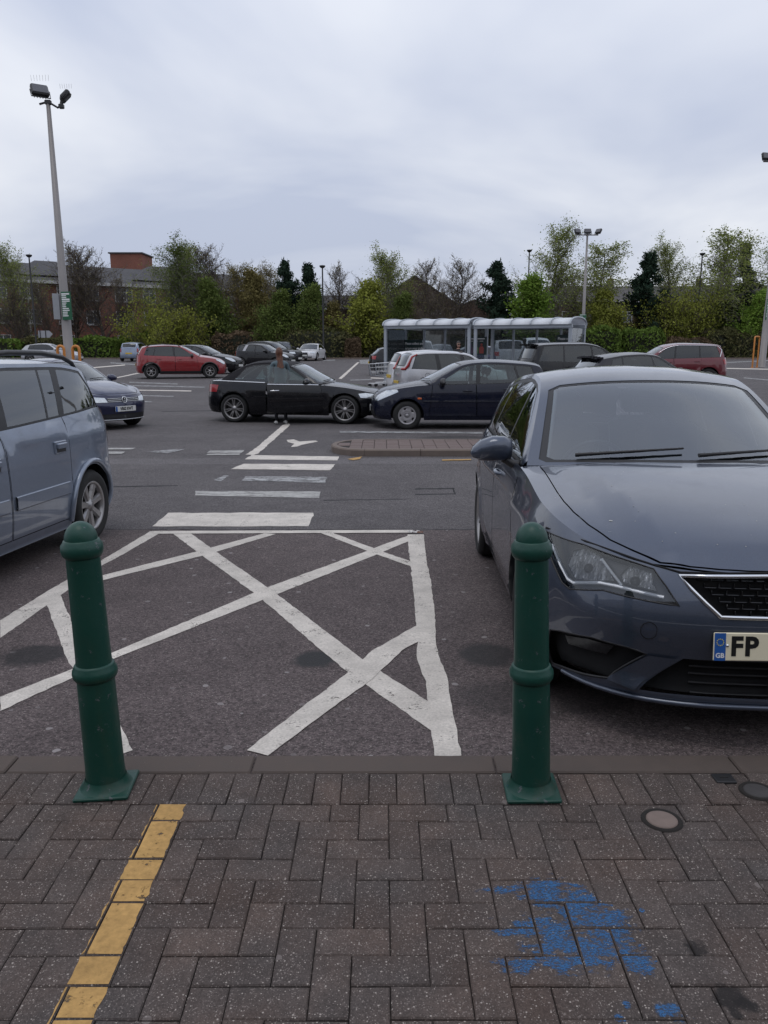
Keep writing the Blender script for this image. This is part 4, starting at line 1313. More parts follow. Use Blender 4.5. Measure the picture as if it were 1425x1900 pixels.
COUPE = dict(
    plan=[(2.155, 0), (2.13, .28), (2.07, .48), (1.95, .66), (1.75, .79), (1.5, .85), (1.289, .87), (.5, .88), (-.5, .882), (-1.289, .875), (-1.65, .83), (-1.88, .74), (-2.0, .58), (-2.07, .3), (-2.085, 0)],
    sh=[(2.15, .665), (1.95, .70), (1.7, .755), (1.289, .82), (.8, .865), (0, .89), (-1, .925), (-1.7, .945), (-2.08, .925)],
    sill=SILL, nose=NOSE, tail=TAIL, xf=1.289, xr=-1.289, R=.318, rim=.228, track=.775, tw=.215,
    hood=[(2.05, .69), (1.9, .745), (1.6, .81), (1.2, .875), (.85, .92)],
    cab=[(.90, .925), (.50, 1.135), (.10, 1.335), (-.12, 1.385), (-.5, 1.415), (-.85, 1.395), (-1.15, 1.315), (-1.45, 1.16), (-1.68, 1.0), (-1.72, .965)],
    deck=[(-1.72, .965), (-1.85, .975), (-2.0, .965)],
    roof_f=.10, roof_r=-1.12, rear_end=-1.55, crown=[(1.0, .03), (.2, .045), (-.6, .055), (-1.2, .05), (-1.8, .01)], sweep=[(1.0, .24), (.2, .11), (-.6, 0), (-1.2, -.06), (-1.75, -.10)],
    inset=.03, tum=.42, rear_seats=False, doors=[((.80, .72), (-.52, -.50))],
    windows=[((.56, .0), (-.46, -.42)), ((-.50, -.46), (-1.30, -1.02))],
    patches=[('headlight', [(.46, .60), (.66, .585), (.88, .60), (.95, .70), (.80, .705), (.5, .67)], 'lamp', .006), ('tail_light', [(-.88, .87), (-.52, .88), (-.52, .70), (-.84, .70)], 'red_lens', .006)],
    centre=[('grille', 0, .30, .36, .66, 'black_plastic', .004), ('lower_grille', 0, .62, .24, .34, 'black_plastic', .004)], tail_patch=[])
SUV = dict(
    plan=[(2.25, 0), (2.22, .32), (2.14, .56), (2.0, .74), (1.75, .86), (1.37, .92), (.5, .935), (-.5, .935), (-1.37, .925), (-1.75, .89), (-2.0, .80), (-2.12, .6), (-2.17, .3), (-2.18, 0)],
    sh=[(2.25, .93), (2.0, .97), (1.7, 1.0), (1.2, 1.04), (.5, 1.08), (-.5, 1.11), (-1.4, 1.14), (-2.0, 1.15), (-2.2, 1.14)],
    sill=[(-2.4, .36), (-1.7, .30), (-1.0, .28), (1.0, .28), (1.7, .28), (2.3, .32)], nose=[(.2, -.14), (.3, -.06), (.45, 0), (.7, .0), (.85, -.03), (.95, -.08), (1.1, -.15)], tail=[(.2, .15), (.35, .03), (.5, 0), (.7, .01), (1.0, .05), (1.2, .08)],
    xf=1.37, xr=-1.37, R=.365, rim=.25, track=.81, tw=.235,
    hood=[(2.15, .97), (1.9, 1.02), (1.6, 1.06), (1.3, 1.09), (1.0, 1.12)],
    cab=[(1.08, 1.11), (.70, 1.34), (.32, 1.56), (.1, 1.64), (-.4, 1.70), (-1.1, 1.69), (-1.85, 1.63), (-1.98, 1.42), (-2.08, 1.2), (-2.1, 1.16)],
    roof_f=.32, roof_r=-1.85, crown=[(1.2, .03), (.2, .05), (-.6, .06), (-1.6, .05), (-2.1, .02)], sweep=[(1.2, .20), (.2, .11), (-.6, 0), (-1.6, -.05), (-2.1, -.12)],
    inset=.03, tum=.28, doors=[((.86, .80), (-.10, -.08)), ((-.12, -.10), (-.98, -1.1))],
    windows=[((.68, .12), (-.10, -.14)), ((-.17, -.20), (-1.02, -1.0)), ((-1.07, -1.05), (-1.80, -1.62))], flare=.025,
    patches=[('headlight', [(.50, .76), (.72, .76), (.98, .80), (.96, .92), (.55, .90)], 'lamp', .006), ('tail_light', [(-.92, 1.08), (-.60, 1.08), (-.60, .88), (-.88, .88)], 'red_lens', .006)],
    centre=[('grille', 0, .44, .72, .88, 'black_plastic', .004), ('lower_grille', 0, .6, .34, .52, 'black_plastic', .004)], tail_patch=[])

P_ = {}
P_['leon'] = paint('grey_blue_metallic_paint', (.064, .078, .112), .55, .33, .08)
P_['mpv'] = paint('silver_blue_metallic_paint', (.20, .235, .30), .5, .34, .18)
P_['black'] = paint('black_paint', (.005, .005, .007), 0, .25, .05, .5)
P_['navy'] = paint('dark_navy_paint', (.007, .009, .022), .1, .25, .06, .5)
P_['vwblue'] = paint('dark_blue_paint', (.012, .016, .055), .3, .28, .15)
P_['red'] = paint('red_paint', (.23, .012, .016), .2, .3, .12)
P_['maroon'] = paint('dark_red_paint', (.12, .008, .016), .3, .3, .12)
P_['silver'] = paint('silver_paint', (.40, .40, .42), .5, .36, .2)
P_['white'] = paint('white_paint', (.68, .68, .70), 0, .3, .1)
P_['pale'] = paint('pale_blue_paint', (.25, .30, .40), .3, .35, .2)
P_['char'] = paint('charcoal_paint', (.016, .016, .021), .2, .3, .10, .6)
M['soft_top'] = mk('black_soft_top_cloth', (.012, .011, .014), .95, var=.3, vs=40, bmp=.3, bs=400)
# ---------------------------------------------------------------- the hatchback on the right, with its front end in detail
LS = scaled(LEON, 1, 1, 1.075, bonnet_in=.015, patches=[('tail_light', [(-.90, .97), (-.55, .97), (-.55, .82), (-.86, .80)], 'red_lens', .006)], centre=[])
th = -PI / 2 - rad(2.0)
HC = Vector((1.62, 5.10, 0)); HC.z = (gz(HC.y - 1.3) + gz(HC.y + 1.3)) / 2 - .011
HT = front_tilt(HC, th, 2.64)
def on_skin(s, Mw, pts):
    """(u, z) on the car's right-hand skin under sight lines through photo points"""
    U_, Z_ = np.meshgrid(np.linspace(0, 1.75, 260), np.linspace(.12, .84, 150), indexing='ij')
    p = s.P(U_.ravel(), Z_.ravel()); p[:, 1] *= -1
    R = np.array(Mw.to_3x3()); q = p @ R.T + np.array(Mw.translation) - np.array([0, 0, CAM_H])
    zc = q[:, 1] * math.cos(PITCH) - q[:, 2] * math.sin(PITCH); yc = q[:, 1] * math.sin(PITCH) + q[:, 2] * math.cos(PITCH)
    X, Y = CX + FPX * q[:, 0] / zc, CY - FPX * yc / zc
    o = []
    for a, b in pts:
        d = (X - a) ** 2 + (Y - b) ** 2
        k = np.argsort(d)[:6]; w = 1 / (d[k] + 1e-3); w /= w.sum()
        o.append((float((U_.ravel()[k] * w).sum()), float((Z_.ravel()[k] * w).sum())))
    return o
LEONPX = dict(
    lamp=[(1012, 984), (1083, 1010), (1179, 1044), (1213, 1055), (1236, 1088), (1261, 1125), (1179, 1110), (1119, 1095), (1057, 1093), (1043, 1081), (1018, 1022)],
    strip=[(1023, 1010), (1039, 1049), (1052, 1074), (1062, 1081), (1113, 1081), (1143, 1087), (1185, 1098), (1232, 1108)],
    strip2=[(1115, 1036), (1135, 1063), (1153, 1086)],
    refl1=[(1045, 1046), (1057, 1019), (1084, 1011), (1110, 1026), (1125, 1046), (1137, 1075), (1113, 1076), (1060, 1075)],
    refl2=[(1149, 1063), (1167, 1044), (1209, 1058), (1219, 1096), (1179, 1087), (1152, 1078)],
    fog=[(1020, 1168), (1040, 1171), (1098, 1183), (1167, 1202), (1200, 1214), (1128, 1258), (1085, 1252), (1024, 1231)],
    foglamp=[(1042, 1181), (1085, 1188), (1136, 1202), (1121, 1217), (1080, 1207), (1048, 1197)],
    blade=[(1203, 1214), (1261, 1221), (1179, 1279), (1128, 1259)],
    tow=[(1204 + 15.5 * math.cos(t), 1170 + 15.5 * math.sin(t)) for t in np.linspace(0, 2 * PI, 20, endpoint=False)])
class Hero: pass
def leon_holes(s, car):
    bpy.context.view_layer.update()
    Mw = Matrix.LocRotScale(HC, Euler((0, HT, th)), None)
    h = {k: on_skin(s, Mw, v) for k, v in LEONPX.items()}
    Hero.h = h; Hero.Mw = Mw
    # grille and lower intake are centred on the nose
    g_ = on_skin(s, Mw, [(1261, 1066), (1337, 1146)])
    Hero.gr = [(0, g_[1][1]), (g_[1][0], g_[1][1]), (g_[0][0], g_[0][1] - .004), (0, g_[0][1] + .006)]
    lg = on_skin(s, Mw, [(1268, 1222), (1186, 1281)])
    lo = on_skin(s, Mw, [(1300, 1294), (1400, 1300)])
    Hero.lg = [(0, lo[1][1] + .006), (lo[0][0], lo[0][1] + .004), (lg[1][0], lg[1][1] + .004), (lg[0][0], lg[0][1]), (0, lg[0][1])]
    return [h['lamp'], h['fog'], Hero.gr, Hero.lg]
car, s = build_car('parked_car', 'grey blue metallic hatchback parked nose-in right behind the green bollard', LS, HC, th,
          dict(paint=P_['leon'], pitch=HT, plate_z=(None, None), rear_glass=M['glass_clear'], glasses=[M['glass'], M['glass_dark'], M['glass_dark']], wheel='twin', spokes=5, holes=leon_holes,
               screen=glass('windscreen_glass', (.76, .86, .90), 1.95, 0, .0), seat=mk('grey_seat_cloth', (.17, .17, .18), .95), dash=mk('grey_dashboard', (.10, .104, .115), .7)), res=.055, detail=2)
h = Hero.h
def grow(poly, d):
    c = np.mean(np.array(poly), 0)
    return [(p[0] + d * (p[0] - c[0]) / max(.03, math.hypot(p[0] - c[0], p[1] - c[1])), p[1] + d * (p[1] - c[1]) / max(.03, math.hypot(p[0] - c[0], p[1] - c[1]))) for p in poly]
def skin(u, z, off, sd):
    e = .004; u = np.array([u]); z = np.array([z])
    p = s.P(u, z)[0]; n = np.cross((s.P(u + e, z) - s.P(u - e, z))[0], (s.P(u, z + e) - s.P(u, z - e))[0]); n /= np.linalg.norm(n)
    if n[0] * .8 + n[1] * .6 < 0: n = -n
    q = p + n * off
    return Vector((q[0], q[1] * sd, q[2])), Vector((n[0], n[1] * sd, n[2]))
M['fog'] = mk('fog_lamp_reflector', (.05, .053, .057), .15, metal=.8, var=.8, vs=40)
M['lamp_house'] = mk('lamp_housing', (.05, .05, .055), .3, metal=.4, var=.2)
M['drl'] = mk('light_guide', (.80, .82, .85), .25, var=.03, coat=.5)
def flutes():
    t = NT('fluted_reflector'); p = t.obj()
    q = t.n('ShaderNodeVectorMath', {0: p, 1: (1, 1, .22)}, operation='MULTIPLY').outputs[0]
    v = t.n('ShaderNodeTexVoronoi', {'Vector': q, 'Scale': 62.}); hgt = t.n('ShaderNodeSeparateColor', {0: v.outputs[1]}).outputs[0]
    cc = t.mix(hgt, (.25, .26, .28, 1), (.95, .96, .98, 1))
    return t.done(t.bsdf(Base_Color=cc, Metallic=.35, Roughness=.16, Normal=t.bump(t.math('ADD', v.outputs[0], hgt), 1.0, .03)))
M['bowl'] = flutes()
for sd in (-1, 1):
    f_ = (lambda q: q) if sd > 0 else mir
    hp = panel(s.P, grow(h['lamp'], .012), [], .04, off=-.055)
    hb = NB().add(f_(hp)).build('headlight', M['lamp_house'], car)
    # side wall of the lamp pocket
    wv = []; wf = []
    L_ = dens(h['lamp'], .03)
    for u, z in L_:
        wv += [skin(u, z, .0, sd)[0], skin(u, z, -.06, sd)[0]]
    m = MB(); n_ = len(L_)
    m.add(wv, [(2 * i, 2 * i + 1, 2 * ((i + 1) % n_) + 1, 2 * ((i + 1) % n_)) for i in range(n_)]); m.build('lamp_surround', M['black_gloss'], hb)
    for nm in ('refl1', 'refl2'):
        NB().add(f_(panel(s.P, h[nm], [], .02, off=-.030))).build('reflector', M['bowl'], hb)
        cu = np.mean(np.array(h[nm]), 0); q_ = dens(h[nm], .03); q_.append(q_[0])
        m = MB(); m.tube([skin(u, z, -.024, sd)[0] for u, z in q_], .0035, 5); m.build('reflector_rim', M['lamp_house'], hb)
        cc_, n_c = skin(cu[0], cu[1] - .01, -.022, sd)
        m = MB(); m.lathe([(.0, .012), (.014, .008), (.020, -.004), (.022, -.012)], 16, c=cc_, M=(n_c + Vector((.9, 0, .1))).normalized().to_track_quat('Z', 'Y').to_matrix()); m.build('bulb_shield', M['lamp_house'], hb)
    m = MB(); m.tube([skin(u, z, -.008, sd)[0] for u, z in h['strip']], .0085, 8)
    m.tube([skin(u, z, -.012, sd)[0] for u, z in h['strip2']], .0062, 8)
    m.build('light_strip', M['drl'], hb)
    NB().add(f_(panel(s.P, h['lamp'], [], .04, off=-.001))).build('lens', M['glass_clear'], hb)
    m = MB(); q_ = h['lamp'] + h['lamp'][:1]
    m.tube([skin(u, z, .0, sd)[0] for u, z in dens(q_[:-1], .04) + [q_[0]]], .0035, 5); m.build('lens_edge', M['black_plastic'], hb)
    # fog lamp pocket and painted blade
    fp = NB().add(f_(panel(s.P, grow(h['fog'], .012), [], .05, off=-.045))).build('fog_light', M['dark'], car)
    q = NB().add(f_(panel(s.P, h['foglamp'], [], .03, off=-.02))); q.build('fog_reflector', M['fog'], fp)
    m = MB(); q2 = dens(h['fog'], .04); q2.append(q2[0])
    m.tube([skin(u, z, -.004, sd)[0] for u, z in q2], .006, 6); m.build('pocket_edge', M['black_plastic'], fp)
    NB().add(f_(panel(s.P, h['blade'], [], .03, off=.012))).build('bumper_blade', P_['leon'], car)
    m = MB(); q3 = h['tow'] + h['tow'][:1]
    m.tube([skin(u, z, .0005, sd)[0] for u, z in q3], .0014, 5)
    if sd < 0: m.build('tow_eye_cover', M['dark'], car)
# grille: dark mesh of blocks behind a bright frame
def both_panel(nm, poly, mat, off, res_=.05, par=None):
    pt = panel(s.P, poly, [], res_, off=off)
    return NB().both(pt).build(nm, mat, par or car)
gr = both_panel('grille', grow(Hero.gr, .015), M['dark'], -.05)
gz0, gz1 = Hero.gr[0][1], Hero.gr[3][1]; gu0, gu1 = Hero.gr[1][0], Hero.gr[2][0]
m = MB()
for sd in (-1, 1):
    for r in range(6):
        z = gz0 + (gz1 - gz0) * (r + .4) / 6
        lim = gu0 + (gu1 - gu0) * (z - gz0) / (gz1 - gz0) - .02
        u = .03 * (r % 2)
        while u + .05 < lim:
            c, n = skin(u + .027, z, -.025, sd)
            Mr = Matrix.Rotation(math.atan2(n.y, n.x), 3, 'Z')
            m.bbox(c, (.02, .048, .005), .002, M=Mr)
            m.bbox(c + Vector((0, .024 * sd, .009)), (.02, .005, .02), .002, M=Mr)
            u += .060
m.build('grille_mesh', M['black_gloss'], gr)
m = MB()
for sd in (-1, 1):
    fr = [(0., gz1)] + [(gu1 * t, gz1 + (Hero.gr[2][1] - gz1) * t) for t in (.25, .5, .75, 1.)] + [(gu0 + (gu1 - gu0) * t, gz0 + (Hero.gr[2][1] - gz0) * t) for t in (.7, .35, 0)] + [(gu0 * t, gz0) for t in (.75, .5, .25, 0)]
    m.tube([skin(u, z, .001, sd)[0] for u, z in fr], .0095, 8)
m.build('grille_frame', M['chrome'], gr)
m = MB()
for sd in (-1, 1):
    m.tube([skin(u, z + .012, .0, sd)[0] for u, z in [(gu1 * t, gz1 + (Hero.gr[2][1] - gz1) * t) for t in (0, .25, .5, .75, 1.)] + h['lamp'][3::-1]], .005, 6)
m.build('bonnet_gap', M['dark'], car)
lgp = both_panel('lower_grille', grow(Hero.lg, .015), M['dark'], -.05)
m = MB()
for k in range(5):
    z = Hero.lg[0][1] + (Hero.lg[4][1] - Hero.lg[0][1]) * (k + .5) / 5
    for sd in (-1, 1):
        m.tube([skin(u, z, -.03, sd)[0] for u in np.linspace(0, Hero.lg[3][0] * .92, 6)], .005, 5)
m.build('intake_bars', M['black_plastic'], lgp)
m = MB()
for sd in (-1, 1):
    pts = [(u, float(s.zs(s.PX[0])) + .006) for u in np.linspace(0, .95, 14)]
    m.tube([skin(u, z, .008, sd)[0] for u, z in pts], .011, 7)
m.build('splitter', P_['leon'], car)
# number plate
pw = on_skin(s, Hero.Mw, [(1420, 1197)])[0]
pc, n = skin(0., pw[1], .014, -1)
m = MB(); m.bbox((0, 0, 0), (.52, .111, .010), .003)
pl = m.build('number_plate', M['plate_cream'], car)
pl.matrix_local = frameM(pc, (0, 1, .0), (-.10, 0, 1))
m = MB(); m.box((-.236, 0, .0052), (.043, .109, .0018)); m.build('plate_band', M['plate_blue'], pl)
text('FP', .104, M['ink'], pl, Matrix.Translation((-.196, -.001, .0052)), 'plate_lettering', .0012, .0040, ax='LEFT', sx=.98, sp=1.12)
text('GB', .026, M['white_ink'], pl, Matrix.Translation((-.236, -.035, .0062)), 'plate_lettering', .0008, .0008)
m = MB()
for k in range(12):
    t = 2 * PI * k / 12; m.lathe([(0, .0075), (.0022, .0072), (.0022, .006)], 5, c=(-.236 + .013 * math.cos(t), .018 + .013 * math.sin(t), 0))
m.build('plate_stars', M['star_ink'], pl)
m = MB(); m.lathe([(0, .009), (.005, .0085), (.006, .0055)], 10, c=(-.208, .005, 0)); m.build('plate_screw', M['chrome'], pl)
M['headlining'] = mk('pale_headlining', (.34, .35, .36), .9)
NB().add(panel(s.T, [(s.sX(.18), .55), (s.sX(-1.5), .55), (s.sX(-1.5), -.55), (s.sX(.18), -.55)], [], .1, off=-.035)).build('headlining', M['headlining'], car)
for sd in (1, -1):
    m = MB(); m.tube([s.T(np.array([k]), np.array([sd * .555]))[0] + np.array([-.03, -sd * .03, -.02]) for k in np.linspace(.05, s.sX(.18), 8)], .028, 7); m.build('pillar_trim', M['headlining'], car)
# sensor housing and dust on the screen
NB().add(panel(s.T, [(s.sX(.20) - .03, .16), (s.sX(.20) - .03, -.16), (s.sX(.20) - .14, -.13), (s.sX(.20) - .14, .13)], [], .05, off=-.009)).build('sensor_housing', M['black_plastic'], car)
m = MB()
for k in range(60):
    x = rnd.uniform(1.0, 1.95); y = rnd.uniform(-.75, .6); p = s.H(np.array([x]), np.array([y]))[0]
    r_ = rnd.uniform(.0008, .0026) if k else .008
    m.lathe([(0, .0012), (r_, .0008), (r_ * 1.2, -.001)], 7, c=p)
m.build('dirt_specks', mk('bird_specks', (.45, .45, .43), .9), car)['kind'] = 'stuff'

# ---------------------------------------------------------------- people carrier on the left
MS = dict(MPV); MS['sh'] = [(2.22, .82), (2.0, .87), (1.7, .93), (1.347, .975), (1.0, 1.01), (.4, 1.05), (-.4, 1.085), (-1.2, 1.125), (-1.8, 1.155), (-2.1, 1.155)]
MS['hood'] = [(2.12, .86), (1.9, .93), (1.6, 1.0), (1.3, 1.045), (1.1, 1.07)]
MS['cab'] = [(1.18, 1.06), (.7, 1.30), (.28, 1.50), (.05, 1.555), (-.5, 1.605), (-1.2, 1.60), (-1.66, 1.555), (-1.83, 1.48), (-1.93, 1.35), (-2.02, 1.20), (-2.05, 1.16)]
MS['windows'] = [((.70, .12), (-.10, -.16)), ((-.24, -.30), (-.80, -.88)), ((-.83, -.91), (-1.0, -1.10)), ((-1.09, -1.20), (-1.84, -1.60))]
MS['handle'] = 'box'; MS['handle_dz'] = .22; MS['patches'] = [p for p in MPV['patches'] if p[0] == 'headlight'] + [('tail_light', [(-.80, 1.14), (-.68, 1.14), (-.62, .80), (-.80, .80)], 'red_lens', .006)]
MS['crease'] = [([(1.8, .88), (0, .94), (-2, 1.0)], .008, .03)]
g = G(180, 1000)
th = -PI / 2 - rad(6)
c0 = Vector((g.x, g.y, 0)) + Vector((math.cos(th), math.sin(th), 0)) * 1.347 + Vector((math.sin(th), -math.cos(th), 0)) * .87
c0.z = (gz(c0.y - 1.3) + gz(c0.y + 1.3)) / 2 - .011
car, s = build_car('parked_car', 'silver blue people carrier with roof rails filling the left edge', MS, c0, th,
          dict(paint=P_['mpv'], wheel='wide', spokes=7, pitch=front_tilt(c0, th, 2.7), handle_mat=P_['mpv'], glasses=[glass('front_door_glass', (.40, .48, .48), 1.7)] + [glass('tinted_side_glass', (.16, .20, .21), 1.72, 0, .0)] * 3), res=.07, detail=2)
for sd in (1, -1):
    pts = [(x, float(np.interp(x, s.ex, s.ey)) - .05, float(np.interp(x, s.ex, s.ez)) + hh) for x, hh in ((.15, .01), (.02, .05), (-.15, .075), (-.6, .085), (-1.1, .085), (-1.45, .07), (-1.62, .045), (-1.74, .005))]
    m = MB(); m.tube([(a, sd * b, c) for a, b, c in pts], [.012, .02, .022, .022, .022, .022, .02, .012], 8); m.build('roof_rail', M['black_plastic'], car)
for nm, x0, x1 in (('rub_strip', .93, -.03), ('rub_strip', -.13, -.93)):
    us_ = np.linspace(float(s.uX(x0)), float(s.uX(x1)), 14)
    pp = [(u, .50) for u in us_] + [(u, .585) for u in us_[::-1]]
    q = panel(s.P, pp, [], .04, off=.018); NB().build2(q, nm, P_['mpv'], car)
    for sd in (1, -1):
        m = MB()
        for z, o_ in ((.585, .010), (.50, .010)):
            m.tube([(p[0], sd * (p[1] + .006), p[2]) for p in s.P(us_, np.full(14, z))], .010, 6)
        m.build('strip_edge', P_['mpv'], car)
for xw in (s.xf, s.xr):
    for sd in (1, -1):
        m = MB(); pts = []
        for t in np.linspace(-.15, PI + .15, 22):
            x = xw + (s.Ra + .03) * math.cos(t); z = s.R + (s.Ra + .03) * math.sin(t)
            p = s.P(s.uX(np.array([x])), np.array([z]))[0]; pts.append((p[0], sd * (p[1] + .008), p[2]))
        m.tube(pts, .022, 8); m.build('arch_flare', P_['mpv'], car)
# dark recess behind each square handle
for sd in (1, -1):
    for d_, (dd, k) in zip(s.dobs[sd], ((MS['doors'][0], 0), (MS['doors'][1], 1))):
        hx = dd[1][1] + .17; hz_ = float(s.sh(hx)) - .22
        p = s.P(s.uX(np.array([hx])), np.array([hz_]))[0]
        m = MB(); m.bbox((hx, sd * (p[1] + .0145), hz_ - .012), (.14, .004, .055), .0015); m.build('handle_recess', M['black_plastic'], d_)
us_ = np.linspace(s.uX(-2.0), s.Umax, 6)

# ---------------------------------------------------------------- the two cars nose to nose
CS = scaled(COUPE, 1.02, 1.0, 1.0, R=.325, rim=.243)
CS['patches'] = [('headlight', [(.52, .575), (.70, .56), (1.06, .60), (1.10, .685), (.92, .70), (.56, .655)], 'lamp', .006), ('tail_light', [(-1.02, .86), (-.50, .88), (-.50, .70), (-.98, .70)], 'red_lens', .006), ('indicator_lamp', [(.62, .40), (.86, .40), (.86, .44), (.62, .44)], 'lamp', .004)]
a, b = place((427, 780), (627, 788), CS, True)
a = a + Vector((-.03, .0, 0)); b = rad(-10)
CABC, CABT = a, b
conv, s = build_car('parked_car', 'black convertible with a black cloth roof and its driver door ajar', CS, a, b, dict(paint=P_['black'], soft_top=M['soft_top'], wheel='twin', spokes=7, glasses=[glass('green_side_glass', (.42, .55, .54), 1.5, 0, .04)] * 2, handle_mat=M['chrome'], open_door=True), res=.08)
m = MB()
for sd in (1, -1):
    m.tube([(x, sd * (float(s.ysh(x)) - .004), float(s.zsh(x)) + .006) for x in np.linspace(-.56, -1.85, 16)], .014, 6)
    if sd > 0: m.tube([(x, sd * (float(s.ysh(x)) - .004), float(s.zsh(x)) + .006) for x in np.linspace(.75, -.5, 16)], .009, 6)
m.build('belt_trim', M['chrome'], conv)
# driver door (car's right side) swung open about its front edge
dr = s.dobs[-1][0]
m = MB(); m.tube([(x, -(float(s.ysh(x)) - .004), float(s.zsh(x)) + .006) for x in np.linspace(.70, -.49, 14)], .014, 6); m.build('belt_trim', M['chrome'], dr)
inn = dr.data.copy(); 
hx = .79; hy = -float(s.ysh(hx)) + .0
piv = Vector((hx, hy, 0))
dr.matrix_local = Matrix.Translation(piv) @ Matrix.Rotation(rad(34), 4, 'Z') @ Matrix.Translation(-piv)
dp = MB()
yo = -float(s.ysh(0.)) + .075
zz_ = float(s.zsh(0.)) - .06
dp.prism([(.70, .31), (-.40, .31), (-.44, zz_), (.66, zz_)], -yo - .03, -yo + .0, M=Matrix(((1, 0, 0), (0, 0, -1), (0, 1, 0))))
dp.build('door_lining', M['fabric_dark'], dr)
a, b = place((960, 796), (768, 796), SMALL, False)
FS = dict(SMALL); FS['patches'] = [('headlight', [(.46, .60), (.64, .60), (1.10, .79), (1.06, .835), (.74, .82), (.52, .70)], 'lamp', .006), ('tail_light', [(-.80, 1.0), (-.62, 1.0), (-.62, .80), (-.78, .80)], 'red_lens', .006)]
car, s = build_car('parked_car', 'dark navy five door hatchback parked nose to nose with the black convertible', FS, a, b, dict(paint=P_['navy'], wheel='cap', spokes=5, wheel_mat=M['hubcap'], mirror=M['black_plastic'], lower=M['black_plastic'], glasses=[glass('side_glass_pale', (.55, .64, .63), 1.5, 0, .03), glass('side_glass_pale_rear', (.48, .57, .56), 1.5, 0, .03), M['glass_dark']], rear_glass=M['glass']), res=.08)
for sd in (1, -1):
    pts = []
    for x, q in ((-1.66, .99), (-1.69, .8), (-1.73, .6), (-1.76, .4), (-1.80, .2)):
        zs_ = float(s.zsh(x)); ze_ = float(np.interp(x, s.ex, s.ez)); pp = s.Gs(np.array([x]), np.array([zs_ + (ze_ - zs_) * q]))[0]
        pts.append((pp[0] - .012, sd * (pp[1] + .004), pp[2]))
    m = MB(); m.tube(pts, [.03, .042, .045, .045, .04], 8); m.build('tail_light', M['red_lens'], car)
p = s.P(s.uX(np.array([.98])), np.array([.655]))[0]
m = MB()
for sd in (1, -1):
    m = MB(); m.bbox((p[0], sd * (p[1] + .006), p[2]), (.085, .014, .04), .006); m.build('indicator_lamp', M['amber_lens'], car)
p0 = s.P(s.uX(np.linspace(.90, -.95, 12)), np.full(12, .60))
for sd in (1, -1):
    m = MB(); m.tube([(p[0], sd * (p[1] + .003), p[2]) for p in p0], .010, 6); m.build('rub_strip', P_['navy'], car)

# ---------------------------------------------------------------- the rest of the car park
def at(px, Y):
    z = gz(Y); zc = Y * math.cos(PITCH) - (z - CAM_H) * math.sin(PITCH)
    return Vector(((px - CX) / FPX * zc, Y, z - .016))
# dark blue car coming out behind the people carrier
f = G(234, 795); th = rad(-34)
VS = scaled(LEON, 1.0, .99, 1.02)
VS['patches'] = [('headlight', [(.40, .585), (.62, .585), (1.0, .66), (1.06, .75), (.72, .70), (.45, .675)], 'lamp', .006), ('tail_light', [(-.9, .95), (-.55, .95), (-.55, .8), (-.86, .78)], 'red_lens', .006)]
VS['centre'] = [('grille', 0, .40, .585, .67, 'black_gloss', .005), ('lower_grille', 0, .62, .20, .34, 'black_plastic', .005)]
o_ = Vector((f.x, f.y, 0)) - Vector((math.cos(th), math.sin(th), 0)) * 2.12; o_.z = gz(o_.y) - .016
car, s = build_car('parked_car', 'dark blue car with a round silver badge nosing out behind the people carrier', VS, o_, th, dict(paint=P_['vwblue'], plate='VE62 EWT', plate_z=(.44, .7), wheel='star'), res=.1)
bd = s.P(np.array([0.]), np.array([.628]))[0]
em = MB(); Mx = frameM((bd[0] + .012, 0, .628), (0, 1, 0), (-.15, 0, 1))
def T3(m, pts): return [m @ Vector((x, y, .004)) for x, y in pts]
em.tube(T3(Mx, [(.064 * math.cos(t), .064 * math.sin(t)) for t in np.linspace(0, 2 * PI, 25)]), .008, 6, cap=False)
em.tube(T3(Mx, [(-.026, .054), (0, .008), (.026, .054)]), .0065, 6)
em.tube(T3(Mx, [(-.054, .026), (-.025, -.05), (0, .0), (.025, -.05), (.054, .026)]), .0065, 6)
em.build('badge', M['chrome'], car)
m = MB()
for z in (.595, .628, .66):
    for sd in (1, -1): m.tube([skin_ for skin_ in [Vector((p[0] + .008, sd * p[1], p[2])) for p in s.P(np.linspace(.08, .40, 5), np.full(5, z))]], .006, 5)
for sd in (1, -1): m.tube([Vector((p[0] + .008, sd * p[1], p[2])) for p in s.P(np.linspace(.0, .62, 8), np.linspace(.215, .22, 8))], .008, 5)
m.build('grille_bars', M['chrome'], car)
# red hatchback with roof rails and black cladding
DS = scaled(SMALL, 1.045, 1.03, 1.06, R=.325, rim=.205)
a, b = place((287, 703), (394, 701), DS, True)
car, s = build_car('parked_car', 'red raised hatchback with black arch cladding and roof rails in the far bays', DS, a, b + rad(-8), dict(paint=P_['red'], wheel='star', spokes=6, glasses=[M['glass_dark']] * 3, mirror=M['black_plastic']), res=.14)
for sd in (1, -1):
    m = MB()
    m.tube([(x, sd * (float(np.interp(x, s.ex, s.ey)) - .04), float(np.interp(x, s.ex, s.ez)) + hh) for x, hh in ((.05, 0), (-.1, .06), (-.8, .07), (-1.3, .06), (-1.5, 0))], .02, 6); m.build('roof_rail', M['black_plastic'], car)
    for xw in (s.xf, s.xr):
        m = MB(); pts = []
        for t in np.linspace(0, PI, 16):
            p = s.P(s.uX(np.array([xw + (s.Ra + .02) * math.cos(t)])), np.array([s.R + (s.Ra + .02) * math.sin(t)]))[0]; pts.append((p[0], sd * (p[1] + .004), p[2]))
        m.tube(pts, .03, 6); m.build('arch_cladding', M['black_plastic'], car)
us_ = np.linspace(float(s.uX(s.xf - s.Ra)), float(s.uX(s.xr + s.Ra)), 10)
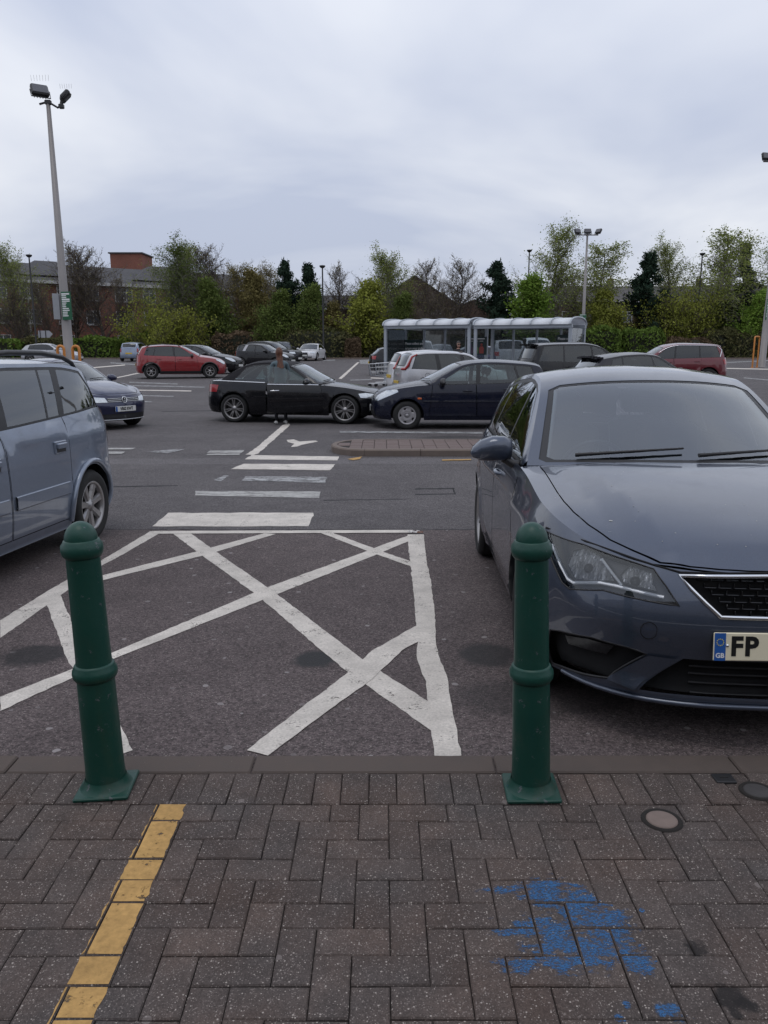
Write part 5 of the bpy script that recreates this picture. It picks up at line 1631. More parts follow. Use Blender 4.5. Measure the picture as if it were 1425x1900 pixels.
q = panel(s.P, [(u, .22) for u in us_] + [(u, .34) for u in us_[::-1]], [], .1, off=.012); NB().build2(q, 'sill_cladding', M['black_plastic'], car)
GR = 'cars parked across the far bays'
NS = scaled(MPV, .945, .97, .95, rear_w=.8)
NS['patches'] = [('headlight', [(.45, .62), (.70, .62), (1.0, .82), (.9, .85), (.6, .78)], 'lamp', .006)]
cs_ = Vector((2.27, 24.5, gz(24.5) - .016)); th = rad(14)
car, s = build_car('parked_car', 'silver five door car with tall red tail lamps behind the navy hatchback', NS, cs_, th, dict(paint=P_['silver'], wheel='star', glasses=[M['glass'], M['glass_dark'], M['glass_dark'], M['glass_dark']]), res=.1)
NOTE = (cs_.copy(), th)
for sd in (1, -1):
    pts = []
    for x, q in ((-1.50, .97), (-1.66, .93), (-1.78, .8), (-1.84, .6), (-1.885, .4), (-1.90, .2), (-1.91, .0)):
        zs_ = float(s.zsh(x)); ze_ = float(np.interp(x, s.ex, s.ez)); pp = s.Gs(np.array([x]), np.array([zs_ + (ze_ - zs_) * q]))[0]
        pts.append((pp[0] - .01, sd * (pp[1] + .003), pp[2]))
    m = MB(); m.tube(pts, [.02, .03, .04, .045, .045, .045, .03], 8); m.build('tail_light', M['red_lens'], car)
p = s.P(s.uX(np.array([-1.25])), np.array([.83]))[0]
m = MB(); m.tube([(p[0] + .075 * math.cos(t), -(p[1] + .002), p[2] + .075 * math.sin(t)) for t in np.linspace(0, 2 * PI, 20)], .005, 5); m.build('fuel_flap', M['dark'], car)
WS = scaled(SMALL, 1.0, 1.0, 1.03)
car, s = build_car('parked_car', 'white hatchback with a roof aerial just behind the silver car', WS, Vector((2.0, 27.9, gz(27.9) - .016)), rad(14), dict(paint=P_['white'], glasses=[M['glass_dark']] * 3), res=.14)
m = MB(); m.tube([(-1.2, 0, 1.45), (-1.42, 0, 1.78)], .008, 5); m.build('aerial', M['black_plastic'], car)
car, s = build_car('parked_car', 'black sport utility car parked in front of the trolley shelter', scaled(SUV, 1.02, 1.0, 1.05), Vector((6.35, 25.6, gz(25.6) - .016)), rad(9), dict(paint=P_['black'], glasses=[M['glass'], M['glass_dark'], M['glass_dark']], wheel='star'), res=.13)
m = MB(); p = s.T(np.array([s.sX(s.S['roof_r'])] * 9), np.linspace(-.5, .5, 9))
for a_, b_ in zip(p[:-1], p[1:]): m.box(Vector((a_ + b_) / 2) + Vector((-.08, 0, .0)), (.24, abs(b_[1] - a_[1]) + .01, .035))
m.build('roof_spoiler', P_['black'], car)
HS = scaled(LEON, 1.0, .98, 1.08)
car, s = build_car('parked_car', 'charcoal hatchback with a rear roof spoiler just beyond the grey blue car', HS, Vector((7.15, 22.4, gz(22.4) - .016)), rad(12), dict(paint=P_['char'], glasses=[M['glass'], M['glass_dark'], M['glass_dark']], rear_glass=glass('rear_screen_pale', (.3, .33, .35), 1.9)), res=.12)
p = s.T(np.array([s.sX(s.S['roof_r'])] * 9), np.linspace(-.55, .55, 9)); m = MB()
for a_, b_ in zip(p[:-1], p[1:]): m.box(Vector((a_ + b_) / 2) + Vector((-.05, 0, .012)), (.20, abs(b_[1] - a_[1]) + .01, .05))
m.build('roof_spoiler', P_['char'], car)
cs_ = at(1232, 31.5)
RS = scaled(SUV, 1.0, .99, .98)
car, s = build_car('parked_car', 'dark red crossover with a bright window line at the right of the car park', RS, cs_, PI - rad(6), dict(paint=P_['maroon'], glasses=[M['glass_dark']] * 3), res=.14)
m = MB()
for sd in (1, -1): m.tube([tuple(np.array([1, sd, 1]) * s.Gs(np.array([x]), np.array([max(float(np.interp(x, s.ex, s.ez)) - .035, float(s.zsh(x)) + .02)]))[0] + np.array([0, sd * .006, 0])) for x in np.linspace(.45, -1.85, 16)] + [tuple(np.array([1, sd, 1]) * s.Gs(np.array([-1.78]), np.array([float(s.zsh(-1.78)) + .02]))[0] + np.array([0, sd * .006, 0]))], .014, 5)
m.build('window_trim', M['chrome'], car)
far = [
    (SMALL, (1.05, 1.03, 1.02), at(378, 43), rad(-14), 'black', 'black hatchback half hidden behind the red car'),
    (SMALL, (1.0, 1.02, 1.02), at(492, 52), rad(-22), 'black', 'small black car with a pale rear pillar behind the convertible roof'),
    (SUV, (.96, .96, .94), at(508, 58), rad(-24), 'char', 'dark crossover parked beyond the small black car with the pale pillar'),
    (SMALL, (1.0, 1.0, 1.1), at(524, 66), -PI / 2 + rad(8), 'black', 'small dark car facing out against the hedge beside the white coupe'),
    (COUPE, (1.08, 1.04, .99), at(577, 68), -PI / 2 - rad(9), 'white', 'white coupe facing out in front of the rounded hedge'),
    (SMALL, (.98, 1.0, 1.03), at(253, 66), PI / 2, 'pale', 'pale blue hatchback seen from behind by the far hedge'),
    (LEON, (1.0, 1.0, 1.0), at(98, 60), rad(4), 'silver', 'silver car by the foot of the tall lamp post beyond the people carrier'),
    (LEON, (1.0, 1.0, 1.0), at(762, 41), rad(6), 'black', 'black car at the left end of the trolley shelter beside the trolleys'),
    (MPV, (1.0, 1.0, 1.08), at(780, 50), -PI / 2, 'silver', 'silver people carrier seen through the shelter beside the trolley notice'),
    (SUV, (1.0, 1.0, 1.03), at(935, 44), PI / 2, 'silver', 'silver sport utility car seen through the shelter from behind'),
    (SUV, (1.0, 1.0, 1.12), at(995, 52), -PI / 2, 'white', 'white tall car whose roof shows through the right half of the shelter'),
    (LEON, (1.0, 1.0, 1.0), at(868, 43), rad(174), 'vwblue', 'blue car seen through the middle of the shelter behind the poster'),
    (SMALL, (1.0, 1.0, 1.0), at(818, 52), -PI / 2, 'vwblue', 'small blue car seen through the shelter next to the silver people carrier'),
]
for B_, k_, loc, th, pn, lb in far:
    o_ = dict(paint=P_[pn], glasses=[M['glass_dark']] * 4, wheel='star')
    car, s = build_car('parked_car', lb, scaled(B_, *k_), loc, th, o_, group=GR, res=.2, interior=False, detail=1)
    if 'pale rear pillar' in lb:
        q = [(-.95, float(s.zsh(-.95)) + .03), (-1.15, float(s.zsh(-1.1)) + .03), (-.98, float(np.interp(-.98, s.ex, s.ez)) - .03), (-.78, float(np.interp(-.78, s.ex, s.ez)) - .03)]
        NB().both(panel(s.Gs, q, [], .1, off=.008)).build('rear_pillar', P_['silver'], car)
    if 'white coupe' in lb:
        for sd in (1, -1):
            m = MB()
            us_ = np.linspace(.04, .26, 5)
            q = panel(s.P, [(u, .52) for u in us_] + [(u, .66) for u in us_[::-1]], [], .08, off=.02)
            NB().add(q if sd > 0 else mir(q)).build('kidney_grille', M['black_gloss'], car)
# ================================================================ bollards
def chipped(name, col, under=(.10, .11, .12)):
    t = NT(name); p = t.obj()
    n = t.noise(p, 26, 7, .75); b = t.noise(p, 5, 4)
    sepz = t.n('ShaderNodeSeparateXYZ', {0: p}).outputs[2]
    cc = t.mix(b, c4([x * .8 for x in col]), c4([x * 1.25 for x in col]))
    gr = t.math('MULTIPLY', t.mr(t.noise(p, 9, 6, .7), .5, .8), t.mr(sepz, .45, .0, .15, .85))
    cc = t.mix(gr, cc, (.06, .065, .05, 1))
    chip = t.math('GREATER_THAN', n, .635)
    cc = t.mix(t.math('MULTIPLY', chip, .8), cc, c4(under))
    bl = t.math('MULTIPLY', t.math('GREATER_THAN', t.noise(p, 30, 4, .6), .70), t.math('LESS_THAN', sepz, .12))
    cc = t.mix(t.math('MULTIPLY', bl, .7), cc, (.02, .06, .16, 1))
    return t.done(t.bsdf(Base_Color=cc, Roughness=t.mr(b, .3, .7, .30, .5), Specular_IOR_Level=.4, Normal=t.bump(t.noise(p, 60, 4), .25, .004)))
M['green'] = chipped('dark_green_gloss_paint', (.006, .050, .036))
def bollard(px, py, lean, label, rz):
    g = G(px, py)
    r = empty('bollard', (g.x, g.y, .002)); tag(r, label, 'bollard', 'green bollards along the kerb')
    r.rotation_euler = (0, lean, rz); r.scale = (.94, .94, 1)
    m = MB(); m.bbox((0, 0, .007), (.205, .205, .014), .004)
    m.lathe([(.098, .014), (.086, .024), (.077, .05)], 30); m.build('base_plate', M['green'], r)
    m = MB(); m.lathe([(.0755, .03), (.0725, .09), (.069, .42), (.068, .437)], 40)
    m.lathe([(.066, .478), (.0645, .52), (.0605, .872), (.061, .882)], 40); m.build('shaft', M['green'], r)
    m = MB(); m.lathe([(.066, .428), (.074, .430), (.081, .440), (.083, .453), (.081, .466), (.075, .474), (.074, .480), (.070, .486), (.063, .488)], 40); m.build('ring', M['green'], r)
    m = MB(); m.lathe([(.058, .872), (.064, .874), (.072, .884), (.0755, .900), (.0735, .918), (.066, .927), (.064, .933), (.060, .936), (.05, .937)], 40); m.build('collar', M['green'], r)
    m = MB(); m.lathe([(.0585 * math.cos(t), .936 + .062 * math.sin(t)) for t in np.linspace(0, PI / 2, 14)], 40); m.build('dome', M['green'], r)
    return r
bollard(199, 1462, rad(-1.5), 'dark green metal bollard at the head of the yellow line', rad(4))
bollard(985, 1466, rad(-1.9), 'dark green metal bollard in front of the grey blue car', rad(-2))

# ================================================================ trees
def leafmat(name, c0, c1, tr=.25):
    t = NT(name); p = t.obj()
    r = t.n('ShaderNodeNewGeometry').outputs['Random Per Island']
    cc = t.mix(r, c4(c0), c4(c1))
    cc = t.scale(cc, t.mr(t.noise(p, .9, 3), .3, .7, .75, 1.25))
    d = t.n('ShaderNodeBsdfDiffuse', {0: cc}).outputs[0]; q = t.n('ShaderNodeBsdfTranslucent', {0: cc}).outputs[0]
    return t.done(t.n('ShaderNodeMixShader', {0: tr, 1: d, 2: q}).outputs[0])
M['bark'] = mk('brown_bark', (.085, .068, .056), .9, var=.4, vs=3)
M['bark_pale'] = mk('birch_bark', (.17, .155, .135), .85, var=.45, vs=4)
M['twig'] = mk('brown_twigs', (.095, .072, .056), .9, var=.3, vs=2)
M['leaf_birch'] = leafmat('young_birch_leaves', (0.179, 0.220, 0.059), (0.273, 0.305, 0.095), .35)
M['leaf_bright'] = leafmat('fresh_green_leaves', (0.115, 0.200, 0.033), (0.220, 0.315, 0.062), .3)
M['leaf_yellow'] = leafmat('yellow_green_leaves', (0.179, 0.205, 0.037), (0.273, 0.284, 0.068), .3)
M['leaf_mid'] = leafmat('mid_green_leaves', (0.084, 0.121, 0.033), (0.147, 0.179, 0.054), .25)
M['leaf_olive'] = leafmat('olive_brown_buds', (0.136, 0.115, 0.046), (0.210, 0.179, 0.074), .2)
M['leaf_rust'] = leafmat('russet_leaves', (0.179, 0.095, 0.046), (0.253, 0.147, 0.074), .2)
M['needle'] = leafmat('dark_pine_needles', (.020, .036, .026), (.038, .058, .038), .1)
M['hedge'] = leafmat('clipped_hedge_leaves', (0.084, 0.138, 0.030), (0.164, 0.231, 0.054), .2)
M['hedge_dull'] = leafmat('dull_hedge_leaves', (0.080, 0.089, 0.037), (0.151, 0.138, 0.068), .2)
M['hedge_brown'] = leafmat('brown_hedge_leaves', (0.105, 0.075, 0.051), (0.179, 0.130, 0.084), .2)
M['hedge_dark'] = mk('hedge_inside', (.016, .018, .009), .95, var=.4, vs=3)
class Twigs:
    def __init__(s): s.v = []; s.f = []
    def seg(s, a, b, r0, r1, n=3):
        d = b - a
        u = d.cross(Vector((0, 0, 1)))
        if u.length < 1e-4: u = Vector((1, 0, 0))
        u.normalize(); w_ = d.cross(u).normalized(); o = len(s.v)
        for p, r in ((a, r0), (b, r1)):
            for k in range(n):
                t = 2 * PI * k / n
                s.v.append(p + u * (r * math.cos(t)) + w_ * (r * math.sin(t)))
        for k in range(n):
            l = (k + 1) % n
            s.f.append((o + k, o + l, o + n + l, o + n + k))
def quads(name, C, size, R, mat, aspect=.6, droop=0.0):
    """many leaf-sized faces"""
    n = len(C); C = np.array(C)
    a = R.normal(size=(n, 3)); a[:, 2] -= droop; a /= np.linalg.norm(a, axis=1)[:, None]
    b = np.cross(a, R.normal(size=(n, 3))); b /= np.linalg.norm(b, axis=1)[:, None]
    sz = (size * R.uniform(.6, 1.4, n))[:, None]
    v = np.stack([C - a * sz, C + b * sz * aspect, C + a * sz, C - b * sz * aspect], 1).reshape(-1, 3)
    f = np.arange(4 * n).reshape(-1, 4)
    me = bpy.data.meshes.new(name); me.from_pydata(v.tolist(), [], f.tolist()); me.materials.append(mat)
    return me
def tree_meshes(kind, seed):
    R = np.random.default_rng(seed); r_ = random.Random(seed)
    tw = Twigs(); L = []
    def vec(az, el): return Vector((math.cos(az) * math.cos(el), math.sin(az) * math.cos(el), math.sin(el)))
    def branch(p, d, ln, r, lev, cfg):
        n = cfg['n'][lev]; st = ln / n; q = p; dd = d.copy()
        for i in range(n):
            dd = (dd + Vector((r_.gauss(0, cfg['wob']), r_.gauss(0, cfg['wob']), r_.gauss(0, cfg['wob']) + cfg['lift'][lev]))).normalized()
            q2 = q + dd * st
            tw.seg(q, q2, r * (1 - .85 * i / n), r * (1 - .85 * (i + 1) / n), 5 if lev == 0 else 3)
            if lev + 1 < len(cfg['n']):
                t = (i + 1) / n
                if lev > 0 or t > cfg['start']:
                    for _ in range(cfg['kids'][lev]):
                        az = r_.uniform(0, 2 * PI)
                        if lev == 0:
                            ang = cfg['angle'] * r_.uniform(.7, 1.3)
                            nd = (vec(az, 0) * math.sin(ang) + dd * math.cos(ang)).normalized()
                            l2 = cfg['blen'](t) * ln * r_.uniform(.65, 1.2)
                        else:
                            nd = (dd + vec(az, r_.uniform(-.5, .8)) * .9).normalized()
                            l2 = ln * cfg['sub'] * r_.uniform(.6, 1.2) * (1.1 - .5 * t)
                        branch(q.lerp(q2, r_.random()), nd, l2, max(r * (1 - .8 * t) * .45, cfg['rmin']), lev + 1, cfg)
            if lev >= cfg['leaf_lev']:
                for _ in range(cfg['leaf']):
                    if r_.random() < cfg['leafp']:
                        c = q.lerp(q2, r_.random()); s_ = cfg['spread']
                        L.append((c.x + r_.gauss(0, s_), c.y + r_.gauss(0, s_), c.z + r_.gauss(0, s_)))
            q = q2
    base = Vector((0, 0, 0)); up = Vector((0, 0, 1))
    if kind == 'birch':
        cfg = dict(n=[12, 6, 4], kids=[5, 4], start=.16, angle=.72, blen=lambda t: .46 * (1.12 - t) + .09, sub=.46, wob=.08, lift=[.06, .06, -.15], rmin=.014, leaf_lev=2, leaf=3, leafp=.62, spread=.19)
        branch(base, up, 10, .15, 0, cfg)
    elif kind == 'weep':
        cfg = dict(n=[10, 7, 5], kids=[5, 3], start=.25, angle=.9, blen=lambda t: .42 * (1.1 - t) + .10, sub=.5, wob=.09, lift=[.05, .02, -.28], rmin=.014, leaf_lev=2, leaf=3, leafp=.7, spread=.18)
        branch(base, up, 9, .16, 0, cfg)
    elif kind == 'bare':
        cfg = dict(n=[9, 6, 4, 2], kids=[5, 2, 2], start=.14, angle=.62, blen=lambda t: .50 * (1.1 - t) + .10, sub=.5, wob=.08, lift=[.05, .08, .06, .0], rmin=.012, leaf_lev=3, leaf=1, leafp=.18, spread=.10)
        branch(base, up, 9, .14, 0, cfg)
    elif kind == 'bush':
        cfg = dict(n=[4, 4, 4], kids=[3, 3], start=.0, angle=.6, blen=lambda t: .62, sub=.5, wob=.12, lift=[.1, .06, .02], rmin=.016, leaf_lev=1, leaf=8, leafp=.9, spread=.28)
        for k in range(11):
            az = 2 * PI * k / 11 + r_.random(); branch(base + vec(az, 0) * .3, vec(az, r_.uniform(.35, 1.4)), r_.uniform(2.4, 3.6), .06, 0, cfg)
    elif kind == 'young':
        cfg = dict(n=[9, 5, 4], kids=[6, 3], start=.05, angle=.8, blen=lambda t: .42 * (1.08 - t) + .05, sub=.45, wob=.08, lift=[.05, .10, .05], rmin=.014, leaf_lev=1, leaf=5, leafp=.8, spread=.20)
        branch(base, up, 5, .09, 0, cfg)
    elif kind == 'pine':
        cfg = dict(n=[10, 4, 3], kids=[5, 3], start=.10, angle=1.25, blen=lambda t: .40 * (1.06 - t) + .03, sub=.42, wob=.06, lift=[.03, .05, .08], rmin=.02, leaf_lev=1, leaf=7, leafp=.75, spread=.17)
        branch(base, up, 8, .16, 0, cfg)
    elif kind == 'spruce':
        cfg = dict(n=[14, 4, 2], kids=[7, 2], start=.05, angle=1.5, blen=lambda t: .26 * (1.05 - t) + .015, sub=.4, wob=.04, lift=[.03, -.02, .0], rmin=.016, leaf_lev=1, leaf=8, leafp=.9, spread=.14)
        branch(base, up, 10, .16, 0, cfg)
    hmax = max(v.z for v in tw.v)
    me = bpy.data.meshes.new('trunk'); me.from_pydata([tuple(v) for v in tw.v], [], tw.f)
    me.materials.append(M['bark_pale'] if kind in ('birch', 'weep') else M['bark'])
    sz = dict(birch=.06, weep=.06, bare=.045, bush=.075, young=.072, pine=.17, spruce=.15)[kind]
    if len(L) > 14000: L = [L[i] for i in R.permutation(len(L))[:14000]]
    lm = quads('crown', L, sz, R, M['leaf_mid'], .3 if kind in ('pine', 'spruce') else .62)
    return me, lm, hmax
TP = {}
def tree(kind, var, px, ytop, D, wide, leaf, label, name='tree', group='trees beyond the car park', bare_mat=None):
    key = (kind, var)
    if key not in TP: TP[key] = tree_meshes(kind, 11 * var + len(kind))
    tm, lm, h0 = TP[key]
    top = AT(px, ytop, D); zb_ = gz(D)
    if kind in ('birch', 'bare', 'weep'): wide *= 1.3
    sc_ = (top.z - zb_) / h0
    r = empty(name, (top.x, D, zb_ - .1), rnd.uniform(0, 6.28)); r.scale = (sc_ * wide, sc_ * wide, sc_)
    tag(r, label, 'tree' if kind not in ('bush',) else 'shrub', group)
    a = link_mesh('trunk', tm, r); b = link_mesh('crown', lm, r)
    b.material_slots[0].link = 'OBJECT'; b.material_slots[0].material = M[leaf]
    if bare_mat: a.material_slots[0].link = 'OBJECT'; a.material_slots[0].material = M[bare_mat]
    return r
TR = [
    ('birch', 1, 38, 432, 82, .75, 'leaf_birch', 'slim birch in thin leaf at the far left against the brick building'),
    ('bare', 1, 128, 438, 86, 1.0, 'leaf_olive', 'bare twiggy tree just right of the tall left lamp post'),
    ('bare', 2, 182, 450, 84, 1.0, 'leaf_olive', 'bare olive-tinged tree left of the brick roof block'),
    ('birch', 2, 284, 440, 83, .85, 'leaf_birch', 'birch in light leaf right of the brick roof block'),
    ('birch', 1, 326, 436, 82, .95, 'leaf_mid', 'greener full birch rising behind the large yellow-green shrub'),
    ('bare', 1, 370, 452, 86, .8, 'leaf_olive', 'small bare tree between the greener birch and a taller bare tree'),
    ('bare', 2, 408, 442, 84, 1.1, 'leaf_olive', 'tall bare tree with a wide fan of twigs right of the greener birch'),
    ('weep', 2, 440, 485, 83, .8, 'leaf_olive', 'low olive-brown tree beneath the wide bare tree'),
    ('birch', 2, 496, 476, 85, .9, 'leaf_olive', 'thin tree in sparse olive leaf left of the dark conifers'),
    ('pine', 1, 540, 487, 80, .8, 'needle', 'dark conifer with a pointed top, left one of the middle clump'),
    ('pine', 2, 574, 492, 79, .9, 'needle', 'dark broad conifer behind the black street lamp at the middle'),
    ('bare', 1, 632, 480, 86, .9, 'leaf_olive', 'bare tree just right of the middle black street lamp'),
    ('bare', 2, 690, 470, 86, .9, 'leaf_olive', 'bare tree left of the leafy birch above the shelter end'),
    ('birch', 1, 742, 452, 82, .9, 'leaf_birch', 'birch in pale leaf above the left end of the trolley shelter'),
    ('bare', 2, 800, 470, 80, .9, 'leaf_olive', 'dense bare tree in front of the brown gable'),
    ('bare', 1, 846, 470, 79, 1.1, 'leaf_olive', 'spreading bare brown tree above the middle of the shelter'),
    ('pine', 1, 936, 487, 78, 1.0, 'needle', 'dark conifer standing alone left of the bright green tree'),
    ('birch', 2, 1016, 410, 80, .85, 'leaf_birch', 'tallest birch, airy with pale leaf, behind the bright green tree'),
    ('weep', 1, 1112, 450, 81, 1.0, 'leaf_birch', 'drooping birch just right of the three-headed lamp post'),
    ('bare', 1, 1062, 500, 84, .8, 'leaf_olive', 'low bare tree behind the three-headed lamp post'),
    ('pine', 2, 1198, 473, 79, .95, 'needle', 'dark open pine right of the drooping birch'),
    ('birch', 1, 1256, 434, 83, .8, 'leaf_birch', 'airy birch left of the big leafy birch at the right'),
    ('weep', 2, 1330, 424, 81, 1.1, 'leaf_birch', 'big leafy birch near the right edge behind the white-globed lamp'),
    ('bare', 2, 1384, 455, 84, .9, 'leaf_olive', 'bare tree between the big birch and the right edge spruce'),
    ('spruce', 1, 1413, 448, 82, .9, 'needle', 'tall narrow spruce at the right edge'),
    ('bush', 1, 310, 524, 77, .95, 'leaf_yellow', 'large round yellow-green shrub behind the left hedge mounds'),
    ('young', 1, 405, 520, 79, 1.0, 'leaf_mid', 'dull green young tree right of the large yellow-green shrub'),
    ('young', 2, 470, 500, 81, .9, 'leaf_olive', 'brownish olive young tree behind the brown hedge'),
    ('young', 1, 506, 540, 77, 1.1, 'leaf_mid', 'mid green shrubby tree left of the dark conifers'),
    ('young', 2, 560, 530, 77, 1.1, 'leaf_mid', 'dark green shrubby tree under the broad conifer'),
    ('young', 1, 672, 520, 77, 1.3, 'leaf_yellow', 'wide yellow-green young tree left of the trolley shelter'),
    ('young', 2, 738, 545, 78, 1.0, 'leaf_mid', 'green young tree rising behind the shelter\'s left panels'),
    ('bare', 2, 810, 535, 76, 1.2, 'leaf_olive', 'low brown thicket tree behind the middle shelter panels'),
    ('young', 2, 992, 514, 76, 1.3, 'leaf_bright', 'bright fresh green young tree behind the shelter\'s right half'),
    ('young', 1, 1126, 536, 77, 1.2, 'leaf_yellow', 'olive green young tree above the clipped right hedge'),
    ('bush', 2, 1262, 530, 78, .85, 'leaf_yellow', 'large round olive shrub under the airy right birches'),
    ('young', 2, 1394, 540, 77, 1.2, 'leaf_bright', 'bright green young tree beside the right edge lamp post'),
    ('bare', 1, 225, 505, 82, .8, 'leaf_olive', 'thin bare tree in front of the brick building below its roof block'),
    ('bare', 2, 88, 515, 80, .7, 'leaf_olive', 'thin low bare tree in front of the brick building at the far left'),
    ('bare', 1, 20, 530, 78, 1.1, 'leaf_olive', 'low bare thicket tree at the left edge by the brick building'),
    ('young', 1, 1195, 560, 80, 1.0, 'leaf_olive', 'brownish shrubby tree beneath the dark open pine'),
    ('young', 2, 1335, 545, 81, 1.0, 'leaf_mid', 'dull green shrubby tree below the big leafy birch'),
    ('bare', 2, 905, 540, 80, 1.0, 'leaf_olive', 'low bare shrubby tree left of the lone dark conifer'),
    ('young', 1, 610, 560, 78, 1.0, 'leaf_olive', 'brown-green shrubby tree behind the big hedge mound'),
]
TR += [('weep', 1, -60, 470, 78, 1.0, 'leaf_birch', 'leafy birch just outside the left edge by the brick building'), ('young', 2, -180, 540, 74, 1.2, 'leaf_mid', 'green young tree outside the left edge'),
       ('birch', 2, 1500, 440, 82, .95, 'leaf_birch', 'birch just outside the right edge'), ('young', 1, 1560, 530, 78, 1.3, 'leaf_yellow', 'yellow-green young tree outside the right edge'), ('pine', 1, 1640, 480, 80, 1.0, 'needle', 'dark conifer outside the right edge')]
for t_ in TR:
    tree(*t_)

def hedge(px0, px1, ytop, D, depth, leaf, label, round_=.35, name='hedge', n=2600):
    a, b = AT(px0, 655, D), AT(px1, 655, D); zb_ = gz(D); ht = AT((px0 + px1) / 2, ytop, D).z - zb_
    wx = abs(b.x - a.x) / 2; wy = depth / 2
    R = np.random.default_rng(abs(int(px0)))
    r = empty(name, ((a.x + b.x) / 2, D + wy, zb_)); tag(r, label, 'hedge', 'hedges along the far edge')
    q = R.uniform(-1, 1, (n * 3, 3)); ax_ = R.integers(0, 5, n * 3)
    for k, (i_, s_) in enumerate(((0, 1), (0, -1), (1, -1), (2, 1), (2, 1))): q[ax_ == k, i_] = s_
    q = q[:n]
    e = 2 / round_
    nn = (np.abs(q[:, 0]) ** e + np.abs(q[:, 1]) ** e + np.abs(np.maximum(q[:, 2], 0)) ** e) ** (1 / e)
    q = q / np.maximum(nn, 1e-3)[:, None]
    bump_ = 1 + .06 * np.sin(q[:, 0] * wx * 2.3 + px0) + .05 * np.sin(q[:, 1] * 5 + q[:, 0] * wx * 4.1)
    C = np.stack([q[:, 0] * wx, q[:, 1] * wy, (q[:, 2] * .5 + .5) * ht * bump_], 1) * (1 + R.normal(0, .02, n))[:, None]
    o = link_mesh('foliage', quads('foliage', C, .13, R, M[leaf], .65), r)
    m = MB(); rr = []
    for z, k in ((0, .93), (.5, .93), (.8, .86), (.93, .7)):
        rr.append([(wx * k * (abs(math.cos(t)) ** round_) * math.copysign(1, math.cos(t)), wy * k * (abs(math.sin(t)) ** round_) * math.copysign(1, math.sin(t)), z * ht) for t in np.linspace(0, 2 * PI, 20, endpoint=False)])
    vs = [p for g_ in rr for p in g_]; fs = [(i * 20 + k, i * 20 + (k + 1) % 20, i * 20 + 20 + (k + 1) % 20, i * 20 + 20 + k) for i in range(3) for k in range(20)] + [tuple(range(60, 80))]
    m.add(vs, fs); m.build('dark_core', M['hedge_dark'], r)  # solid dark hull added inside the leaf faces
for h_ in [
    (28, 108, 628, 76, 2.5, 'hedge_dull', 'dull green hedge behind the direction sign at the far left', .35),
    (134, 212, 627, 75, 2.5, 'hedge', 'bright green clipped hedge right of the tall left lamp post', .3),
    (214, 300, 618, 76, 4, 'hedge', 'green rounded hedge mound behind the pale blue hatchback', .7),
    (262, 400, 612, 77, 5, 'hedge_dull', 'wide dull mound of hedge behind the red car', .8),
    (392, 506, 619, 76, 3, 'hedge_brown', 'brown flat-topped hedge behind the small black cars', .35),
    (508, 660, 611, 74.5, 5, 'hedge_dull', 'big rounded hedge behind the white coupe', .6),
    (640, 668, 628, 74.2, 2, 'hedge_brown', 'small brown end of hedge right of the white coupe', .6),
    (664, 730, 630, 76, 3, 'hedge_dull', 'dark hedge left of the trolley shelter', .5),
    (1082, 1154, 610, 74, 3, 'hedge', 'green clipped hedge right beside the shelter\'s right end', .3),
    (1155, 1238, 612, 74.5, 3, 'hedge', 'second green clipped hedge from the shelter, with rounded top', .5),
    (1236, 1330, 628, 74, 2.5, 'hedge_brown', 'low purplish brown shrubs along the right bed', .8),
    (1306, 1372, 612, 76, 2.5, 'hedge_dull', 'dull green hedge behind the low purplish shrubs', .6),
    (1356, 1440, 618, 75, 2.5, 'hedge_dull', 'hedge at the right edge behind the orange hoop', .5),
    (-260, 26, 628, 74.5, 2.5, 'hedge', 'long green hedge running past the left edge', .35),
    (1440, 1800, 616, 75, 3, 'hedge_dull', 'long dull hedge running past the right edge', .4),
    (740, 1085, 624, 77, 3, 'hedge_dull', 'long dark hedge running behind the whole trolley shelter', .35)]:
    hedge(*h_)
# tangle of undergrowth in front of the buildings
R = np.random.default_rng(5); C = []
for k in range(26000):
    x = R.uniform(-52, 60); y = R.uniform(84, 95)
    hh = (.8 if x < -22 else 3.0) + (.4 if x < -22 else 1.4) * math.sin(x * .35) + 1.0 * math.sin(x * .9 + 1) + R.normal(0, .4)
    C.append((x, y, gz(y) + abs(R.uniform(0, 1)) ** .6 * max(.8, hh)))
tag(link_mesh('undergrowth', quads('undergrowth', C, .20, R, leafmat('undergrowth_leaves', (0.084, 0.075, 0.033), (0.147, 0.126, 0.054)), .5)), kind='stuff')
tw = Twigs(); r_ = random.Random(3)
for k in range(2600):
    x = r_.uniform(-52, 60); y = r_.uniform(80, 93)
    if x < -18 and r_.random() < .85: continue
    p = Vector((x, y, gz(y) + r_.uniform(0, 1.5))); q = p + Vector((r_.gauss(0, .5), r_.gauss(0, .5), r_.uniform(1.2, 4)))
    tw.seg(p, q, .03, .01)
me = bpy.data.meshes.new('brushwood'); me.from_pydata([tuple(v) for v in tw.v], [], tw.f); me.materials.append(M['twig'])
tag(link_mesh('brushwood', me), kind='stuff')
# low edging along the far side of the car park
m = MB()
ek = empty('bed_edging'); tag(ek, kind='structure')
for k in range(40):
    m = MB(); m.bbox((-60 + 3 * k + 1.5, 73.4, gz(73.4) + .03), (2.97, .15, .14), .02); m.build('kerb_stone', M['island_kerb'], ek)
